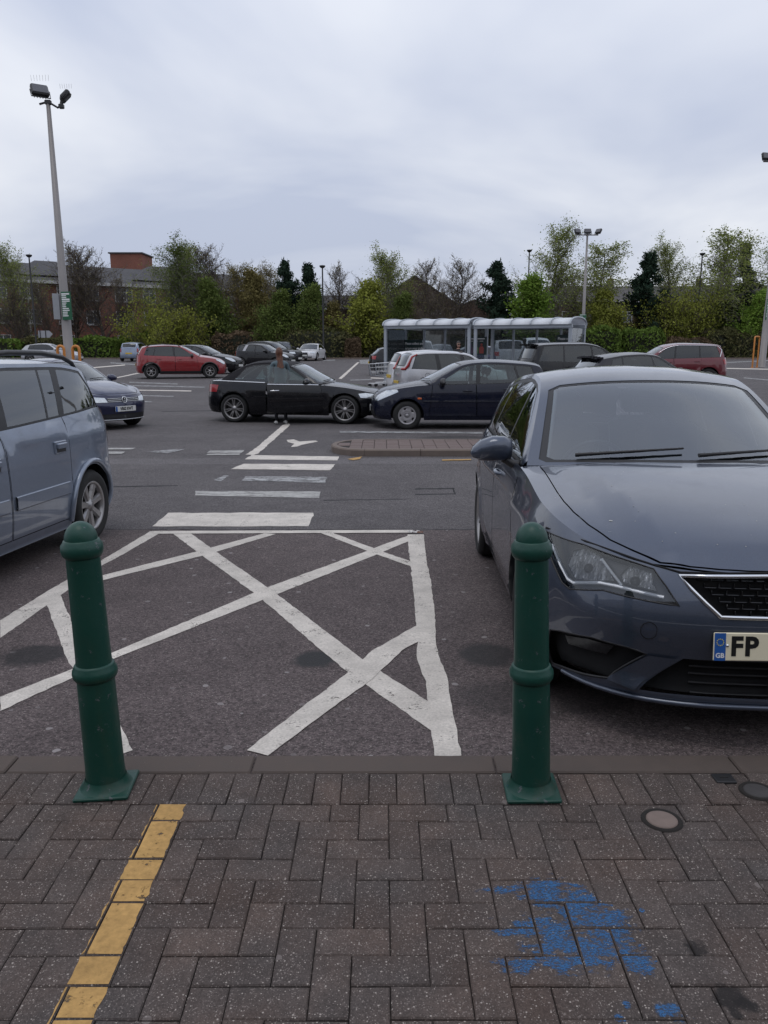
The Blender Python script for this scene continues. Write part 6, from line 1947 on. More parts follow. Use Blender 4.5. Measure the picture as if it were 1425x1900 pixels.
# ================================================================ buildings
def brickmat(name, c0, c1):
    t = NT(name); p = t.obj()
    b = t.n('ShaderNodeTexBrick', {'Vector': t.n('ShaderNodeMapping', {0: p, 'Rotation': (PI / 2, 0, 0)}).outputs[0], 'Color1': c4(c0), 'Color2': c4(c1), 'Mortar': (.18, .15, .13, 1), 'Scale': 4.4, 'Mortar Size': .012})
    cc = t.scale(b.outputs[0], t.mr(t.noise(p, .6, 4), .3, .7, .8, 1.15))
    return t.done(t.bsdf(Base_Color=cc, Roughness=.9))
def slatemat(name, c):
    t = NT(name); p = t.obj()
    b = t.n('ShaderNodeTexBrick', {'Vector': t.n('ShaderNodeMapping', {0: p, 'Rotation': (PI / 4, 0, 0)}).outputs[0], 'Color1': c4([x * .8 for x in c]), 'Color2': c4([x * 1.2 for x in c]), 'Mortar': c4([x * .4 for x in c]), 'Scale': 2.6, 'Mortar Size': .015})
    cc = t.scale(b.outputs[0], t.mr(t.noise(p, .4, 5), .3, .7, .8, 1.2))
    return t.done(t.bsdf(Base_Color=cc, Roughness=.75))
M['brick'] = brickmat('red_brick', (.22, .075, .048), (.17, .06, .042))
M['brick_brown'] = brickmat('brown_brick', (.10, .055, .038), (.075, .042, .03))
M['slate'] = slatemat('grey_slate', (.055, .053, .058)); M['slate_warm'] = slatemat('grey_brown_tiles', (.075, .068, .066))
M['fascia'] = mk('white_fascia', (.42, .41, .41), .6, var=.15)
M['frame'] = mk('white_window_frame', (.50, .50, .50), .5, var=.1)
M['pane'] = mk('window_glass', (.05, .06, .075), .08, var=.3, spec=.8)
def bwindow(par, M4, w_, h_, bars=2):
    m = MB(); t = .09
    for x in [-w_ / 2, w_ / 2] + [(-w_ / 2 + w_ * k / bars) for k in range(1, bars)]: m.box((x, 0, 0), (t, .10, h_ + t))
    for z in (-h_ / 2, h_ / 2, h_ * .18): m.box((0, .001, z), (w_ - t * .5, .095, t * .8))
    f = m.build('window', M['frame'], par); f.matrix_local = M4
    m = MB(); m.box((0, .03, 0), (w_, .02, h_)); m.build('pane', M['pane'], f)
    m = MB(); m.box((0, -.10, -h_ / 2 - .1), (w_ + .2, .16, .08)); m.build('sill', M['fascia'], f)
# long brick building at the left, running away to the right
A, B = AT(-420, 640, 78), AT(548, 640, 112)
d = Vector((B.x - A.x, B.y - A.y, 0)); Lb = d.length; th = math.atan2(d.y, d.x)
bld = empty('brick_building', (A.x, A.y, .5), th); tag(bld, 'long three storey red brick building with a dark slate roof at the left', 'building')
ev = 8.3
m = MB(); m.box((Lb / 2, 6.5, ev / 2), (Lb, 13, ev)); m.build('wall', M['brick'], bld)
def hip(x0, x1, y0, y1, z0, z1, ov=.6, hipr=True):
    yc = (y0 + y1) / 2; i = (y1 - y0) / 2 if hipr else 0
    vs = [(x0 - ov, y0 - ov, z0), (x1 + ov, y0 - ov, z0), (x1 + ov, y1 + ov, z0), (x0 - ov, y1 + ov, z0), (x0 + i, yc, z1), (x1 - i, yc, z1)]
    m = MB(); m.add(vs, [(0, 1, 5, 4), (1, 2, 5), (2, 3, 4, 5), (3, 0, 4), (3, 2, 1, 0)]); return m
hip(0, Lb, 0, 13, ev + .05, ev + 2.5).build('roof', M['slate'], bld)
for xc_, w_, z1 in ((14, 13, ev + 3.1), (27, 9, ev + 2.85), (41, 11, ev + 3.0)):     # cross roofs standing on the long roof
    m = MB(); m.add([(xc_ - w_ / 2, .9, ev + .75), (xc_ + w_ / 2, .9, ev + .75), (xc_ + 1.2, 6.5, z1), (xc_ - 1.2, 6.5, z1), (xc_ - w_ / 2 - .1, 12.2, ev + .7), (xc_ + w_ / 2 + .1, 12.2, ev + .7)], [(0, 1, 2, 3), (0, 3, 4), (1, 5, 2), (3, 2, 5, 4)]); m.build('roof', M['slate'], bld)
m = MB(); m.box((Lb / 2, -.68, ev - .06), (Lb + 1.2, .12, .34)); m.build('fascia', M['fascia'], bld)
k = 0; x = 3.0
while x < Lb - 2:
    for z in (1.7, 4.5, 7.2):
        bwindow(bld, Matrix.Translation((x, -.03, z)), 1.5 if k % 3 else 2.0, 1.5)
    x += 3.1 if k % 2 else 3.7; k += 1
for x in np.linspace(1.2, Lb - 1, 6):
    m = MB(); m.tube([(x, -.14, 0), (x, -.14, ev)], .07, 8); m.build('drainpipe', M['fascia'], bld)
# brick plant block standing above the roof
P0, P1 = AT(208, 500, 112), AT(266, 500, 112)
tz = AT(236, 471, 112).z
m = MB()
Xa, Xb = P0.x, P1.x
tb_ = empty('brick_tower', ((Xa + Xb) / 2, 114, .5)); tag(tb_, 'plain red brick block rising above the slate roof of the long building', 'building')
m = MB(); m.box((0, 0, (tz - .5) / 2), (Xb - Xa, 5, tz - .5)); m.build('wall', M['brick'], tb_)
m = MB(); m.box((0, 0, tz - .5 + .06), (Xb - Xa + .4, 5.4, .16)); m.build('coping', M['slate'], tb_)
# brown gabled house behind the shelter's left end
def house(pxc, D, wdt, dep, yap, yev, rz, wallm, roofm, label, gable=True, nwin=2, wz=None):
    c = AT(pxc, 640, D); z1 = AT(pxc, yap, D).z - .5; z0 = AT(pxc, yev, D).z - .5
    h = empty('house', (c.x, D, .5), rz); tag(h, label, 'house', 'houses behind the trees')
    W2, D2 = wdt / 2, dep / 2
    if gable:    # gable end towards the camera
        prof = [(-W2, 0), (W2, 0), (W2, z0), (0, z1), (-W2, z0)]
        n = 5; vs = [(x, -D2, z) for x, z in prof] + [(x, D2, z) for x, z in prof]
        m = MB(); m.add(vs, [(0, 1, 2, 3, 4), (9, 8, 7, 6, 5)] + [(i, (i + 1) % 5, 5 + (i + 1) % 5, 5 + i)[::-1] for i in (1, 4)]); m.build('wall', wallm, h)
        for sd in (1, -1):
            m = MB(); e = .35; sl = (z1 - z0) / W2
            v = [(0, -D2 - e, z1 + .12), (sd * (W2 + e), -D2 - e, z0 - sl * e + .12), (sd * (W2 + e), D2 + e, z0 - sl * e + .12), (0, D2 + e, z1 + .12)]
            v2 = [(a, b, cc - .14) for a, b, cc in v]
            m.add(v + v2, [(0, 1, 2, 3), (7, 6, 5, 4), (0, 4, 5, 1), (1, 5, 6, 2), (2, 6, 7, 3), (3, 7, 4, 0)]); m.build('roof', roofm, h)
    else:
        m = MB(); m.box((0, 0, z0 / 2), (wdt, dep, z0)); m.build('wall', wallm, h)
        m = MB(); e = .4; m.add([(-W2 - e, -D2 - e, z0), (W2 + e, -D2 - e, z0), (W2 + e, D2 + e, z0), (-W2 - e, D2 + e, z0), (-W2 - e, 0, z1), (W2 + e, 0, z1)], [(0, 1, 5, 4), (1, 2, 5), (2, 3, 4, 5), (3, 0, 4), (3, 2, 1, 0)]); rf = m.build('roof', roofm, h)
        m = MB(); m.box((0, -D2 - e - .05, z0 - .05), (wdt + .8, .1, .22)); m.build('fascia', M['fascia'], h)
        m = MB(); m.box((W2 * .6, .3, z1 + .3), (.7, .5, 1.3)); m.lathe([(.12, z1 + .95), (.1, z1 + 1.3), (0, z1 + 1.3)], 8, c=(W2 * .6, .3, 0)); m.build('chimney', M['brick_brown'], h)
    for r in (wz or (2.0, 4.8)):
        for i in range(nwin):
            bwindow(h, Matrix.Translation((-W2 + wdt * (i + .5) / nwin, -D2 - .03, r)), 1.2, 1.2)
    return h
house(765, 104, 10.5, 12, 520, 572, 0, M['brick_brown'], M['slate_warm'], 'brown brick house with its gable end above the trolley shelter', True, 2)
house(872, 118, 9, 9, 560, 585, 0, M['brick_brown'], M['slate_warm'], 'low brown house just left of the lone dark conifer', True, 2, (2.0,))
house(1085, 106, 10, 9, 531, 562, rad(3), M['brick_brown'], M['slate_warm'], 'house with a tiled roof and white windows behind the three-headed lamp', False, 4)
house(1230, 108, 14, 9, 531, 561, rad(-2), M['brick_brown'], M['slate_warm'], 'long tiled roof house behind the dark open pine', False, 5)
house(1400, 110, 15, 9, 529, 560, 0, M['brick_brown'], M['slate'], 'slate roofed house behind the right edge spruce', False, 5)
house(640, 116, 12, 9, 548, 575, 0, M['brick_brown'], M['slate'], 'dark roofed house behind the middle black street lamp', False, 4)
# ================================================================ lamp posts, signs
M['galv'] = mk('galvanised_steel', (.24, .225, .22), .55, metal=.35, var=.18, vs=3)
M['lampblack'] = mk('black_iron', (.010, .010, .011), .5)
M['flood'] = mk('floodlight_body', (.018, .018, .02), .5, var=.2)
M['floodglass'] = mk('floodlight_glass', (.09, .09, .10), .25, var=.2)
M['orange'] = mk('orange_yellow_painted_steel', (.50, .19, .035), .5, var=.15)
M['sign_green'] = mk('green_sign_face', (.010, .10, .045), .4, var=.06)
M['sign_teal'] = mk('dark_teal_sign_face', (.006, .026, .026), .4, var=.06)
M['sign_grey'] = mk('sign_back_grey', (.30, .31, .33), .6, var=.12)
def floodlight(par, pos, rz, tilt, s_=1.0):
    Mx = Matrix.Translation(pos) @ Matrix.Rotation(rz, 4, 'Z') @ Matrix.Rotation(tilt, 4, 'X')
    m = MB(); m.bbox((0, 0, 0), (.62 * s_, .20 * s_, .46 * s_), .04 * s_); m.box((0, .13 * s_, 0), (.40 * s_, .08 * s_, .28 * s_))
    for k in range(5): m.box(((k - 2) * .1 * s_, .12 * s_, 0), (.02 * s_, .1 * s_, .42 * s_))
    m.tube([(-.34 * s_, 0, 0), (-.34 * s_, .02, -.30 * s_), (.34 * s_, .02, -.30 * s_), (.34 * s_, 0, 0)], .022 * s_, 6)
    f = m.build('floodlight', M['flood'], par); f.matrix_local = Mx
    m = MB(); m.bbox((0, -.105 * s_, 0), (.54 * s_, .02, .38 * s_), .006); m.build('floodlight_glass', M['floodglass'], f)
def lamp_post(px, pyb, D, ytop, r0, r1, label, lean=0, heads=()):
    b = AT(px, pyb, D); zt_ = AT(px, ytop, D).z; z0 = gz(D) - .02
    p = empty('lamp_post', (b.x, D, z0)); p.rotation_euler = (0, lean, 0); tag(p, label, 'lamp post', 'tall lighting masts of the car park')
    h = zt_ - z0
    m = MB(); m.lathe([(r0 * 1.9, 0), (r0 * 1.9, .03), (r0 * 1.02, .05), (r0, h * .30), (r0 * .93, h * .305), (r1, h), (0, h)], 16); m.build('pole', M['galv'], p)
    return p, h
p, h = lamp_post(131, 690, 28, 190, .155, .065, 'tall tapering grey lamp post with two floodlights at the left', rad(-.35))
m = MB(); m.tube([(-.28, .0, h - .05), (.0, 0, h + .02), (.30, 0, h - .16), (.52, 0, h + .02)], .035, 8); m.bbox((0, 0, h), (.2, .14, .14), .02); m.bbox((.42, 0, h - .12), (.16, .14, .14), .02); m.build('head_bracket', M['flood'], p)
floodlight(p, (-.22, -.05, h + .34), rad(34), rad(-34), .86); floodlight(p, (.52, .1, h + .22), rad(-66), rad(-44), .74)
m = MB()
for k in range(7): m.tube([(-.45 + k * .09, -.05, h + .62), (-.47 + k * .095, -.05, h + .80)], .004, 3)
for k in range(6): m.tube([(.40 + k * .07, .1, h + .44), (.38 + k * .075, .1, h + .58)], .004, 3)
m.build('bird_spikes', M['galv'], p)
def post_sign(par, x, z, w_, h_, face, rz, lines, name='sign_panel'):
    m = MB(); m.bbox((0, 0, 0), (w_, .02, h_), .004); m.box((0, .04, h_ * .35), (w_ * .5, .06, .04)); m.box((0, .04, -h_ * .35), (w_ * .5, .06, .04))
    s_ = m.build(name, face, par); s_.matrix_local = Matrix.Translation((x, -.20, z)) @ Matrix.Rotation(rz, 4, 'Z')
    if lines:
        m = MB(); y = h_ * .42
        for i in range(lines):
            lw = w_ * (.8 if i in (0, 3, 4) else r_.uniform(.35, .75)); hh = h_ * (.035 if i not in (0, 3) else .05)
            m.box((-w_ * .42 + lw / 2, -.0115, y), (lw, .003, hh)); y -= h_ * .84 / lines
        m.build('sign_text', M['white_ink'], s_)
zs = AT(128, 568, 28).z - (gz(28) - .02)
post_sign(p, .13, zs, .36, .92, M['sign_green'], rad(-12), 13)
m = MB(); m.bbox((-.21, .05, zs - .02), (.05, .34, .84), .01); m.bbox((-.22, -.08, zs + .3), (.08, .04, .04), .01); m.bbox((-.22, -.08, zs - .34), (.08, .04, .04), .01); m.build('cabinet', M['sign_grey'], p)
post_sign(p, -.22, zs - .02, .20, .84, M['sign_grey'], rad(25), 0, 'sign_back')
def hoop(px, yb, D, hgt, wd_, rz, label):
    b = AT(px, yb, D)
    o = empty('guard_rail', (b.x, D, gz(D) - .02), rz); tag(o, label, 'guard rail', 'orange hoop guards round the lamp posts')
    c = .10
    pts = [(-wd_ / 2, 0, 0), (-wd_ / 2, 0, hgt - c)] + [(-wd_ / 2 + c - c * math.cos(t), 0, hgt - c + c * math.sin(t)) for t in (.5, 1.0, PI / 2)] + [(wd_ / 2 - c + c * math.sin(t), 0, hgt - c + c * math.cos(t)) for t in (0, .5, 1.0, PI / 2)] + [(wd_ / 2, 0, 0)]
    m = MB(); m.tube(pts, .05, 8); m.build('hoop', M['orange'], o)
    for x in (-wd_ / 2, wd_ / 2):
        m = MB(); m.lathe([(.11, 0), (.11, .015), (.052, .03)], 12, c=(x, 0, 0)); m.build('foot_plate', M['orange'], o)
hgt = AT(117, 641, 27.6).z - gz(27.6)
hoop(115, 680, 27.6, hgt, .22, rad(0), 'orange hoop guard on the left side of the left lamp post')
hoop(143, 680, 27.4, hgt, .22, rad(0), 'orange hoop guard on the right side of the left lamp post')
p, h = lamp_post(1080, 640, 66, 436, .15, .07, 'slim grey lamp post with three floodlights behind the shelter', 0)
m = MB(); m.tube([(-.85, 0, h), (.85, 0, h)], .045, 8); m.bbox((0, 0, h), (.2, .16, .16), .02)
for x in (-.8, 0, .8): m.tube([(x, 0, h), (x, 0, h + .12)], .035, 6)
m.build('head_bracket', M['galv'], p)
floodlight(p, (-.80, -.05, h + .28), rad(24), rad(-28), .85); floodlight(p, (.0, -.05, h + .28), 0, rad(-28), .85); floodlight(p, (.85, -.03, h + .28), rad(-55), rad(-34), .85)
post_sign(p, -.1, AT(1078, 590, 66).z - gz(66), .55, .62, M['sign_green'], 0, 6)
p, h = lamp_post(1414, 672, 52, 300, .20, .09, 'grey lamp post cut by the right edge of the picture', rad(.9))
m = MB(); m.tube([(-1.25, 0, h), (.9, 0, h)], .05, 8); m.build('head_bracket', M['galv'], p)
floodlight(p, (-1.1, -.05, h + .28), rad(10), rad(-24), .95); floodlight(p, (.8, .0, h + .25), rad(-60), rad(-24), .95)
post_sign(p, .12, AT(1416, 574, 52).z - gz(52), .62, 1.25, M['sign_green'], rad(-10), 11)
hgt = AT(1400, 624, 51.5).z - gz(51.5)
hoop(1401, 672, 51.5, hgt, .62, rad(40), 'orange hoop guard at the right edge lamp post')
def street_lamp(px, ytop, D, label, globe=False):
    b = AT(px, 620, D); zt_ = AT(px, ytop, D).z; z0 = gz(D); h = zt_ - z0
    o = empty('street_lamp', (b.x, D, z0)); tag(o, label, 'street lamp', 'black street lamps among the trees')
    m = MB(); m.lathe([(.13, 0), (.13, .9), (.085, 1.0), (.06, h - .25), (.05, h - .2), (0, h - .2)], 10); m.build('pole', M['lampblack'], o)
    m = MB()
    if globe: m.lathe([(.05, h - .25), (.14, h - .2), (.24, h - .1), (.25, h), (.18, h + .14), (0, h + .2)], 12); m.build('lantern', M['fascia'], o)
    else: m.lathe([(.05, h - .22), (.16, h - .18), (.27, h - .05), (.25, h + .02), (0, h + .06)], 12); m.build('lantern', M['lampblack'], o)
    return o
street_lamp(66, 473, 72, 'black street lamp with the direction sign on its post at the far left')
street_lamp(600, 493, 73, 'black street lamp in front of the dark conifers at the middle')
street_lamp(977, 464, 82, 'black street lamp left of the tallest birch')
street_lamp(1292, 470, 78, 'black street lamp with a white globe head at the right')
c = AT(83, 620, 71.6)
o = empty('direction_sign', (c.x, 71.6, c.z)); tag(o, 'grey back of an arrow-shaped direction sign on the black post at the left', 'direction sign')
m = MB(); m.prism([(-.55, -.30), (.40, -.30), (.70, 0), (.40, .30), (-.55, .30)], -.02, .02, M=Matrix(((1, 0, 0), (0, 0, 1), (0, 1, 0)))); m.build('panel', M['sign_grey'], o)
m = MB(); m.box((-.38, -.04, 0), (.06, .05, .7)); m.box((.1, -.04, 0), (.06, .05, .6)); m.build('bracket', M['lampblack'], o)

# ================================================================ trolley shelter
M['poly'] = None
def polymat():
    t = NT('frosted_roof_sheet'); p = t.obj()
    n = t.noise(p, 3, 5, .6)
    cc = t.mix(n, (.74, .76, .80, 1), (.84, .86, .89, 1))
    d = t.bsdf(Base_Color=cc, Roughness=.35, Specular_IOR_Level=.5); q = t.n('ShaderNodeBsdfTranslucent', {0: (.80, .82, .86, 1)}).outputs[0]
    return t.done(t.n('ShaderNodeMixShader', {0: .3, 1: d, 2: q}).outputs[0])
M['poly'] = polymat()
M['shelter_metal'] = mk('pale_painted_steel', (.36, .39, .43), .45, metal=.1, var=.1)
M['shelter_glass'] = glass('scuffed_shelter_panel', (.62, .66, .68), 1.4, .14)
S0 = Vector(((712 - CX) / FPX * 33.2, 33.0, 0)); S1 = Vector(((1050 - CX) / FPX * 29.6, 29.2, 0))
dirv = (S1 - S0); LEN = dirv.length; sth = math.atan2(dirv.y, dirv.x)
def trolley_shelter(x0, x1, label, nb=5, signs=()):
    c = S0 + dirv * (x0 / LEN); zb_ = min(gz(33), gz(29)) + .0
    zb_ = gz(c.y) - .03
    o = empty('trolley_shelter', (c.x, c.y, zb_), sth); tag(o, label, 'trolley shelter', 'twin trolley shelters')
    L = x1 - x0; dp_ = 1.7; z1 = 2.22
    for x in (0.07, L - .07):
        for y in (0, dp_):
            m = MB(); m.bbox((x, y, z1 / 2), (.12, .10, z1), .01); m.build('post', M['shelter_metal'], o)
    for y in (0, dp_):
        m = MB(); m.bbox((L / 2, y - .0 + (.0), z1 + .05), (L, .13, .14), .015); m.build('gutter', M['shelter_metal'], o)
    m = MB(); m.bbox((L / 2, dp_, .18), (L - .26, .07, .08), .01); m.build('bottom_rail', M['shelter_metal'], o)
    n4 = nb - 1
    for i in range(1, n4):
        m = MB(); m.bbox((L * i / n4, dp_ - .005, z1 / 2 + .06), (.075, .07, z1 - .18), .01); m.build('mullion', M['shelter_metal'], o)
    for i in range(n4):
        m = MB(); m.box((L * (i + .5) / n4, dp_ + .01, z1 / 2 + .1), (L / n4 - .09, .012, z1 - .24)); m.build('glass_panel', M['shelter_glass'], o)
    rise = .25
    def arc(t, off=0):   # front gutter up and over to the back gutter
        a = PI * t
        return (dp_ / 2 - (dp_ / 2 + .16 + off) * math.cos(a), z1 + .11 + (rise + off) * math.sin(a) ** .75)
    for i in range(nb):
        xa, xb = L * i / nb + .025, L * (i + 1) / nb - .025
        vs = []; fs = []; N = 14
        for k in range(N + 1):
            y, z = arc(k / N); y2, z2 = arc(k / N, -.02)
            vs += [(xa, y, z), (xb, y, z), (xb, y2, z2), (xa, y2, z2)]
        for k in range(N):
            a = k * 4
            fs += [(a, a + 1, a + 5, a + 4), (a + 3, a + 7, a + 6, a + 2), (a, a + 4, a + 7, a + 3), (a + 1, a + 2, a + 6, a + 5)]
        m = MB(); m.add(vs, fs, 0, True); m.build('roof_panel', M['poly'], o)
    for i in range(nb + 1):
        x = min(max(L * i / nb, .035), L - .035)
        m = MB(); m.tube([(x, *arc(k / 14, .012)) for k in range(15)], .024 if 0 < i < nb else .035, 6); m.build('roof_rib', M['shelter_metal'], o)
    for xe_ in (.02, L - .02):   # end glazing under the arch
        if (xe_ < 1 and x0 < .1) or (xe_ > 1 and x1 > LEN - .2):
            m = MB(); m.box((xe_ + (.05 if xe_ < 1 else -.05), dp_ / 2, z1 / 2 + .1), (.012, dp_ - .12, z1 - .24)); m.build('glass_panel', M['shelter_glass'], o)
    return o, L, dp_, n4, z1
half = LEN / 2
sa, L, dp_, n4, z1 = trolley_shelter(0.02, half - .06, 'left trolley shelter with a barrel roof and the trolley notice')
sb, L2, _, _, _ = trolley_shelter(half + .06, LEN - .02, 'right trolley shelter with a barrel roof beside the clipped hedge')
def notice(par, x, z, w_, h_, lines, label):
    o = empty('notice_board'); o.parent = None
    o.matrix_world = Matrix.Translation(par.location) @ Matrix.Rotation(sth, 4, 'Z') @ Matrix.Translation((x, dp_ - .06, z))
    tag(o, label, 'notice')
    m = MB(); m.bbox((0, 0, 0), (w_, .02, h_), .004); m.build('board', M['sign_teal'], o)
    for i, t_ in enumerate(lines):
        text(t_, .145, M['white_ink'], o, frameM((-w_ * .45, -.013, h_ * .30 - i * .20), (1, 0, 0), (0, 0, 1)), 'notice_lettering', .001, .003, ax='LEFT', sx=.82)
    return o
wn_ = L / n4
notice(sa, wn_ * .5, 1.42, wn_ * .9, .74, ['Please collect and', 'return your trolley', 'here'], 'dark teal notice in the first left shelter bay asking for trolleys back')
ps = notice(sa, wn_ * (n4 - .5), 1.55, wn_ * .93, .70, [], 'dark green poster with three coloured figures in the left shelter')
m = MB(); m.box((-.02, -.0125, .27), (wn_ * .8, .003, .035))
for k in (-1, 0, 1): m.box((k * .22, -.0125, .18), (.15, .003, .02))
m.build('poster_caption', M['white_ink'], ps)
for k, (cc, nm) in enumerate((((.10, .06, .11), 'purple'), ((.14, .26, .07), 'green'), ((.34, .06, .05), 'red'))):
    mt = mk('poster_' + nm, cc, .5)
    m = MB(); x = (k - 1) * .23
    m.prism([(x - .09, -.30), (x + .09, -.30), (x + .10, -.10), (x + .05, -.02), (x - .05, -.02), (x - .10, -.10)], -.015, -.012, M=Matrix(((1, 0, 0), (0, 0, 1), (0, 1, 0))))
    m.lathe([(0, -.016), (.05, -.0155), (.05, -.012)], 12, c=(x, 0, .04), M=Matrix(((1, 0, 0), (0, 0, 1), (0, 1, 0)))); m.build('poster_figure', mt, ps)
notice(sb, L2 / n4 * 3.4, 1.62, wn_ * 1.1, .74, ['Please collect and', 'return your trolley', 'here'], 'dark teal trolley notice in the right shelter above the black sport utility car')
# trolleys
M['wire'] = mk('zinc_wire', (.45, .46, .48), .35, metal=.8, var=.1)
def trolley(par_x, x, y, z, rz, label):
    o = empty('shopping_trolley', (x, y, z), rz); tag(o, label, 'trolley', 'shopping trolleys by the shelter')
    m = MB(); b0, b1 = .42, .95
    top = [(-.28, -.45, b1), (.28, -.45, b1), (.25, .45, b1 - .06), (-.25, .45, b1 - .06)]; bot = [(-.22, -.30, b0), (.22, -.30, b0), (.18, .38, b0 + .05), (-.18, .38, b0 + .05)]
    for q in (top, bot): m.tube(q + [q[0]], .012, 5)
    for i in range(4):
        a0, a1, b0_, b1_ = Vector(top[i]), Vector(top[(i + 1) % 4]), Vector(bot[i]), Vector(bot[(i + 1) % 4])
        for k in range(0, 9): m.tube([a0.lerp(a1, k / 8), b0_.lerp(b1_, k / 8)], .006, 3)
        for k in (.33, .66): m.tube([a0.lerp(b0_, k), a1.lerp(b1_, k)], .006, 3)
    m.build('basket', M['wire'], o)
    m = MB()
    for sx_ in (-.22, .22): m.tube([(sx_, -.52, 1.02), (sx_, -.42, .9), (sx_, -.38, .35), (sx_, -.25, .16), (sx_ * .8, .45, .16)], .016, 6)
    m.tube([(-.22, .42, .16), (.22, .42, .16)], .014, 6); m.build('chassis', M['wire'], o)
    m = MB(); m.tube([(-.28, -.53, 1.02), (.28, -.53, 1.02)], .022, 8); m.build('handle', M['sign_green'], o)
    for wx_, wy_ in ((-.2, -.28), (.2, -.28), (-.17, .42), (.17, .42)):
        m = MB(); m.lathe([(.0, -.016), (.055, -.016), (.06, 0), (.055, .016), (0, .016)], 10, c=(wx_, wy_, .06), axis='X'); m.box((wx_, wy_, .13), (.03, .05, .08)); m.build('castor', M['rubber'], o)
trolley(0, AT(712, 690, 31).x - .12, 31.0, gz(31) - .016, rad(84), 'nearest shopping trolley at the shelter post with its castors toward the road')
trolley(0, AT(712, 690, 31).x + .12, 31.7, gz(31.7) - .016, rad(86), 'shopping trolley nested just behind the nearest one')
trolley(0, AT(718, 690, 31).x + .3, 32.3, gz(32.3) - .016, rad(87), 'farthest shopping trolley inside the shelter entrance')
# ================================================================ scrap of litter
g = G(768, 988)
o = empty('litter', (g.x, g.y, g.z + .004), rad(-8)); tag(o, 'crumpled white and brown paper scrap lying at the top of the hatched bay', 'litter')
m = MB(); R = random.Random(4)
vs = []; 
for i in range(9):
    for j in range(5): vs.append((-.055 + i * .014, -.022 + j * .011, abs(R.gauss(.008, .008)) * (1 if 0 < j < 4 else .3)))
m.add(vs, [(i * 5 + j, i * 5 + 5 + j, i * 5 + 6 + j, i * 5 + 1 + j) for i in range(8) for j in range(4)]); m.build('paper', mk('white_paper', (.62, .60, .58), .8), o)
m = MB(); vs = [(x + .085, y - .008, z * .8) for x, y, z in vs[:25]]; m.add(vs, [(i * 5 + j, i * 5 + 5 + j, i * 5 + 6 + j, i * 5 + 1 + j) for i in range(4) for j in range(4)]); m.build('wrapper', mk('brown_wrapper', (.16, .075, .045), .6), o)
# leaves and grit by the island end
# ================================================================ people
M['skin'] = mk('skin', (.42, .25, .19), .55, var=.06)
M['hair_red'] = None
def hairmat(name, c0, c1):
    t = NT(name); p = t.obj()
    q = t.n('ShaderNodeVectorMath', {0: p, 1: (60, 60, 3)}, operation='MULTIPLY').outputs[0]
    cc = t.mix(t.mr(t.noise(q, 1.2, 3), .3, .7), c4(c0), c4(c1))
    return t.done(t.bsdf(Base_Color=cc, Roughness=.45, Specular_IOR_Level=.4))
M['hair_red'] = hairmat('auburn_hair', (.035, .012, .007), (.15, .055, .025)); M['hair_dark'] = hairmat('dark_hair', (.010, .007, .006), (.03, .02, .015))
M['jeans'] = mk('dark_trousers', (.012, .012, .017), .9); M['top_teal'] = mk('grey_blue_jacket', (.10, .14, .16), .9, var=.2, vs=20)
M['top_dark'] = mk('dark_jacket', (.018, .018, .022), .9); M['shoe_white'] = mk('white_trainer', (.50, .50, .48), .7, var=.2, vs=20); M['eye'] = mk('dark_eye', (.01, .01, .01), .2); M['lip'] = mk('lips', (.30, .10, .09), .5)
def skin_mesh(name, J, E, sub=2):
    """one continuous body from joints (position, radius) and bones"""
    ks = list(J); me = bpy.data.meshes.new(name)
    me.from_pydata([J[k][0] for k in ks], [(ks.index(a), ks.index(b)) for a, b in E], [])
    o = bpy.data.objects.new(name, me); COL.objects.link(o)
    md = o.modifiers.new('skin', 'SKIN'); md.use_smooth_shade = True
    for v, k in zip(me.skin_vertices[0].data, ks):
        r = J[k][1]; v.radius = r if isinstance(r, tuple) else (r, r)
        v.use_root = (k == ks[0])
    sb_ = o.modifiers.new('sub', 'SUBSURF'); sb_.levels = sub
    me2 = bpy.data.meshes.new_from_object(o.evaluated_get(bpy.context.evaluated_depsgraph_get()))
    bpy.data.objects.remove(o); bpy.data.meshes.remove(me)
    return me2
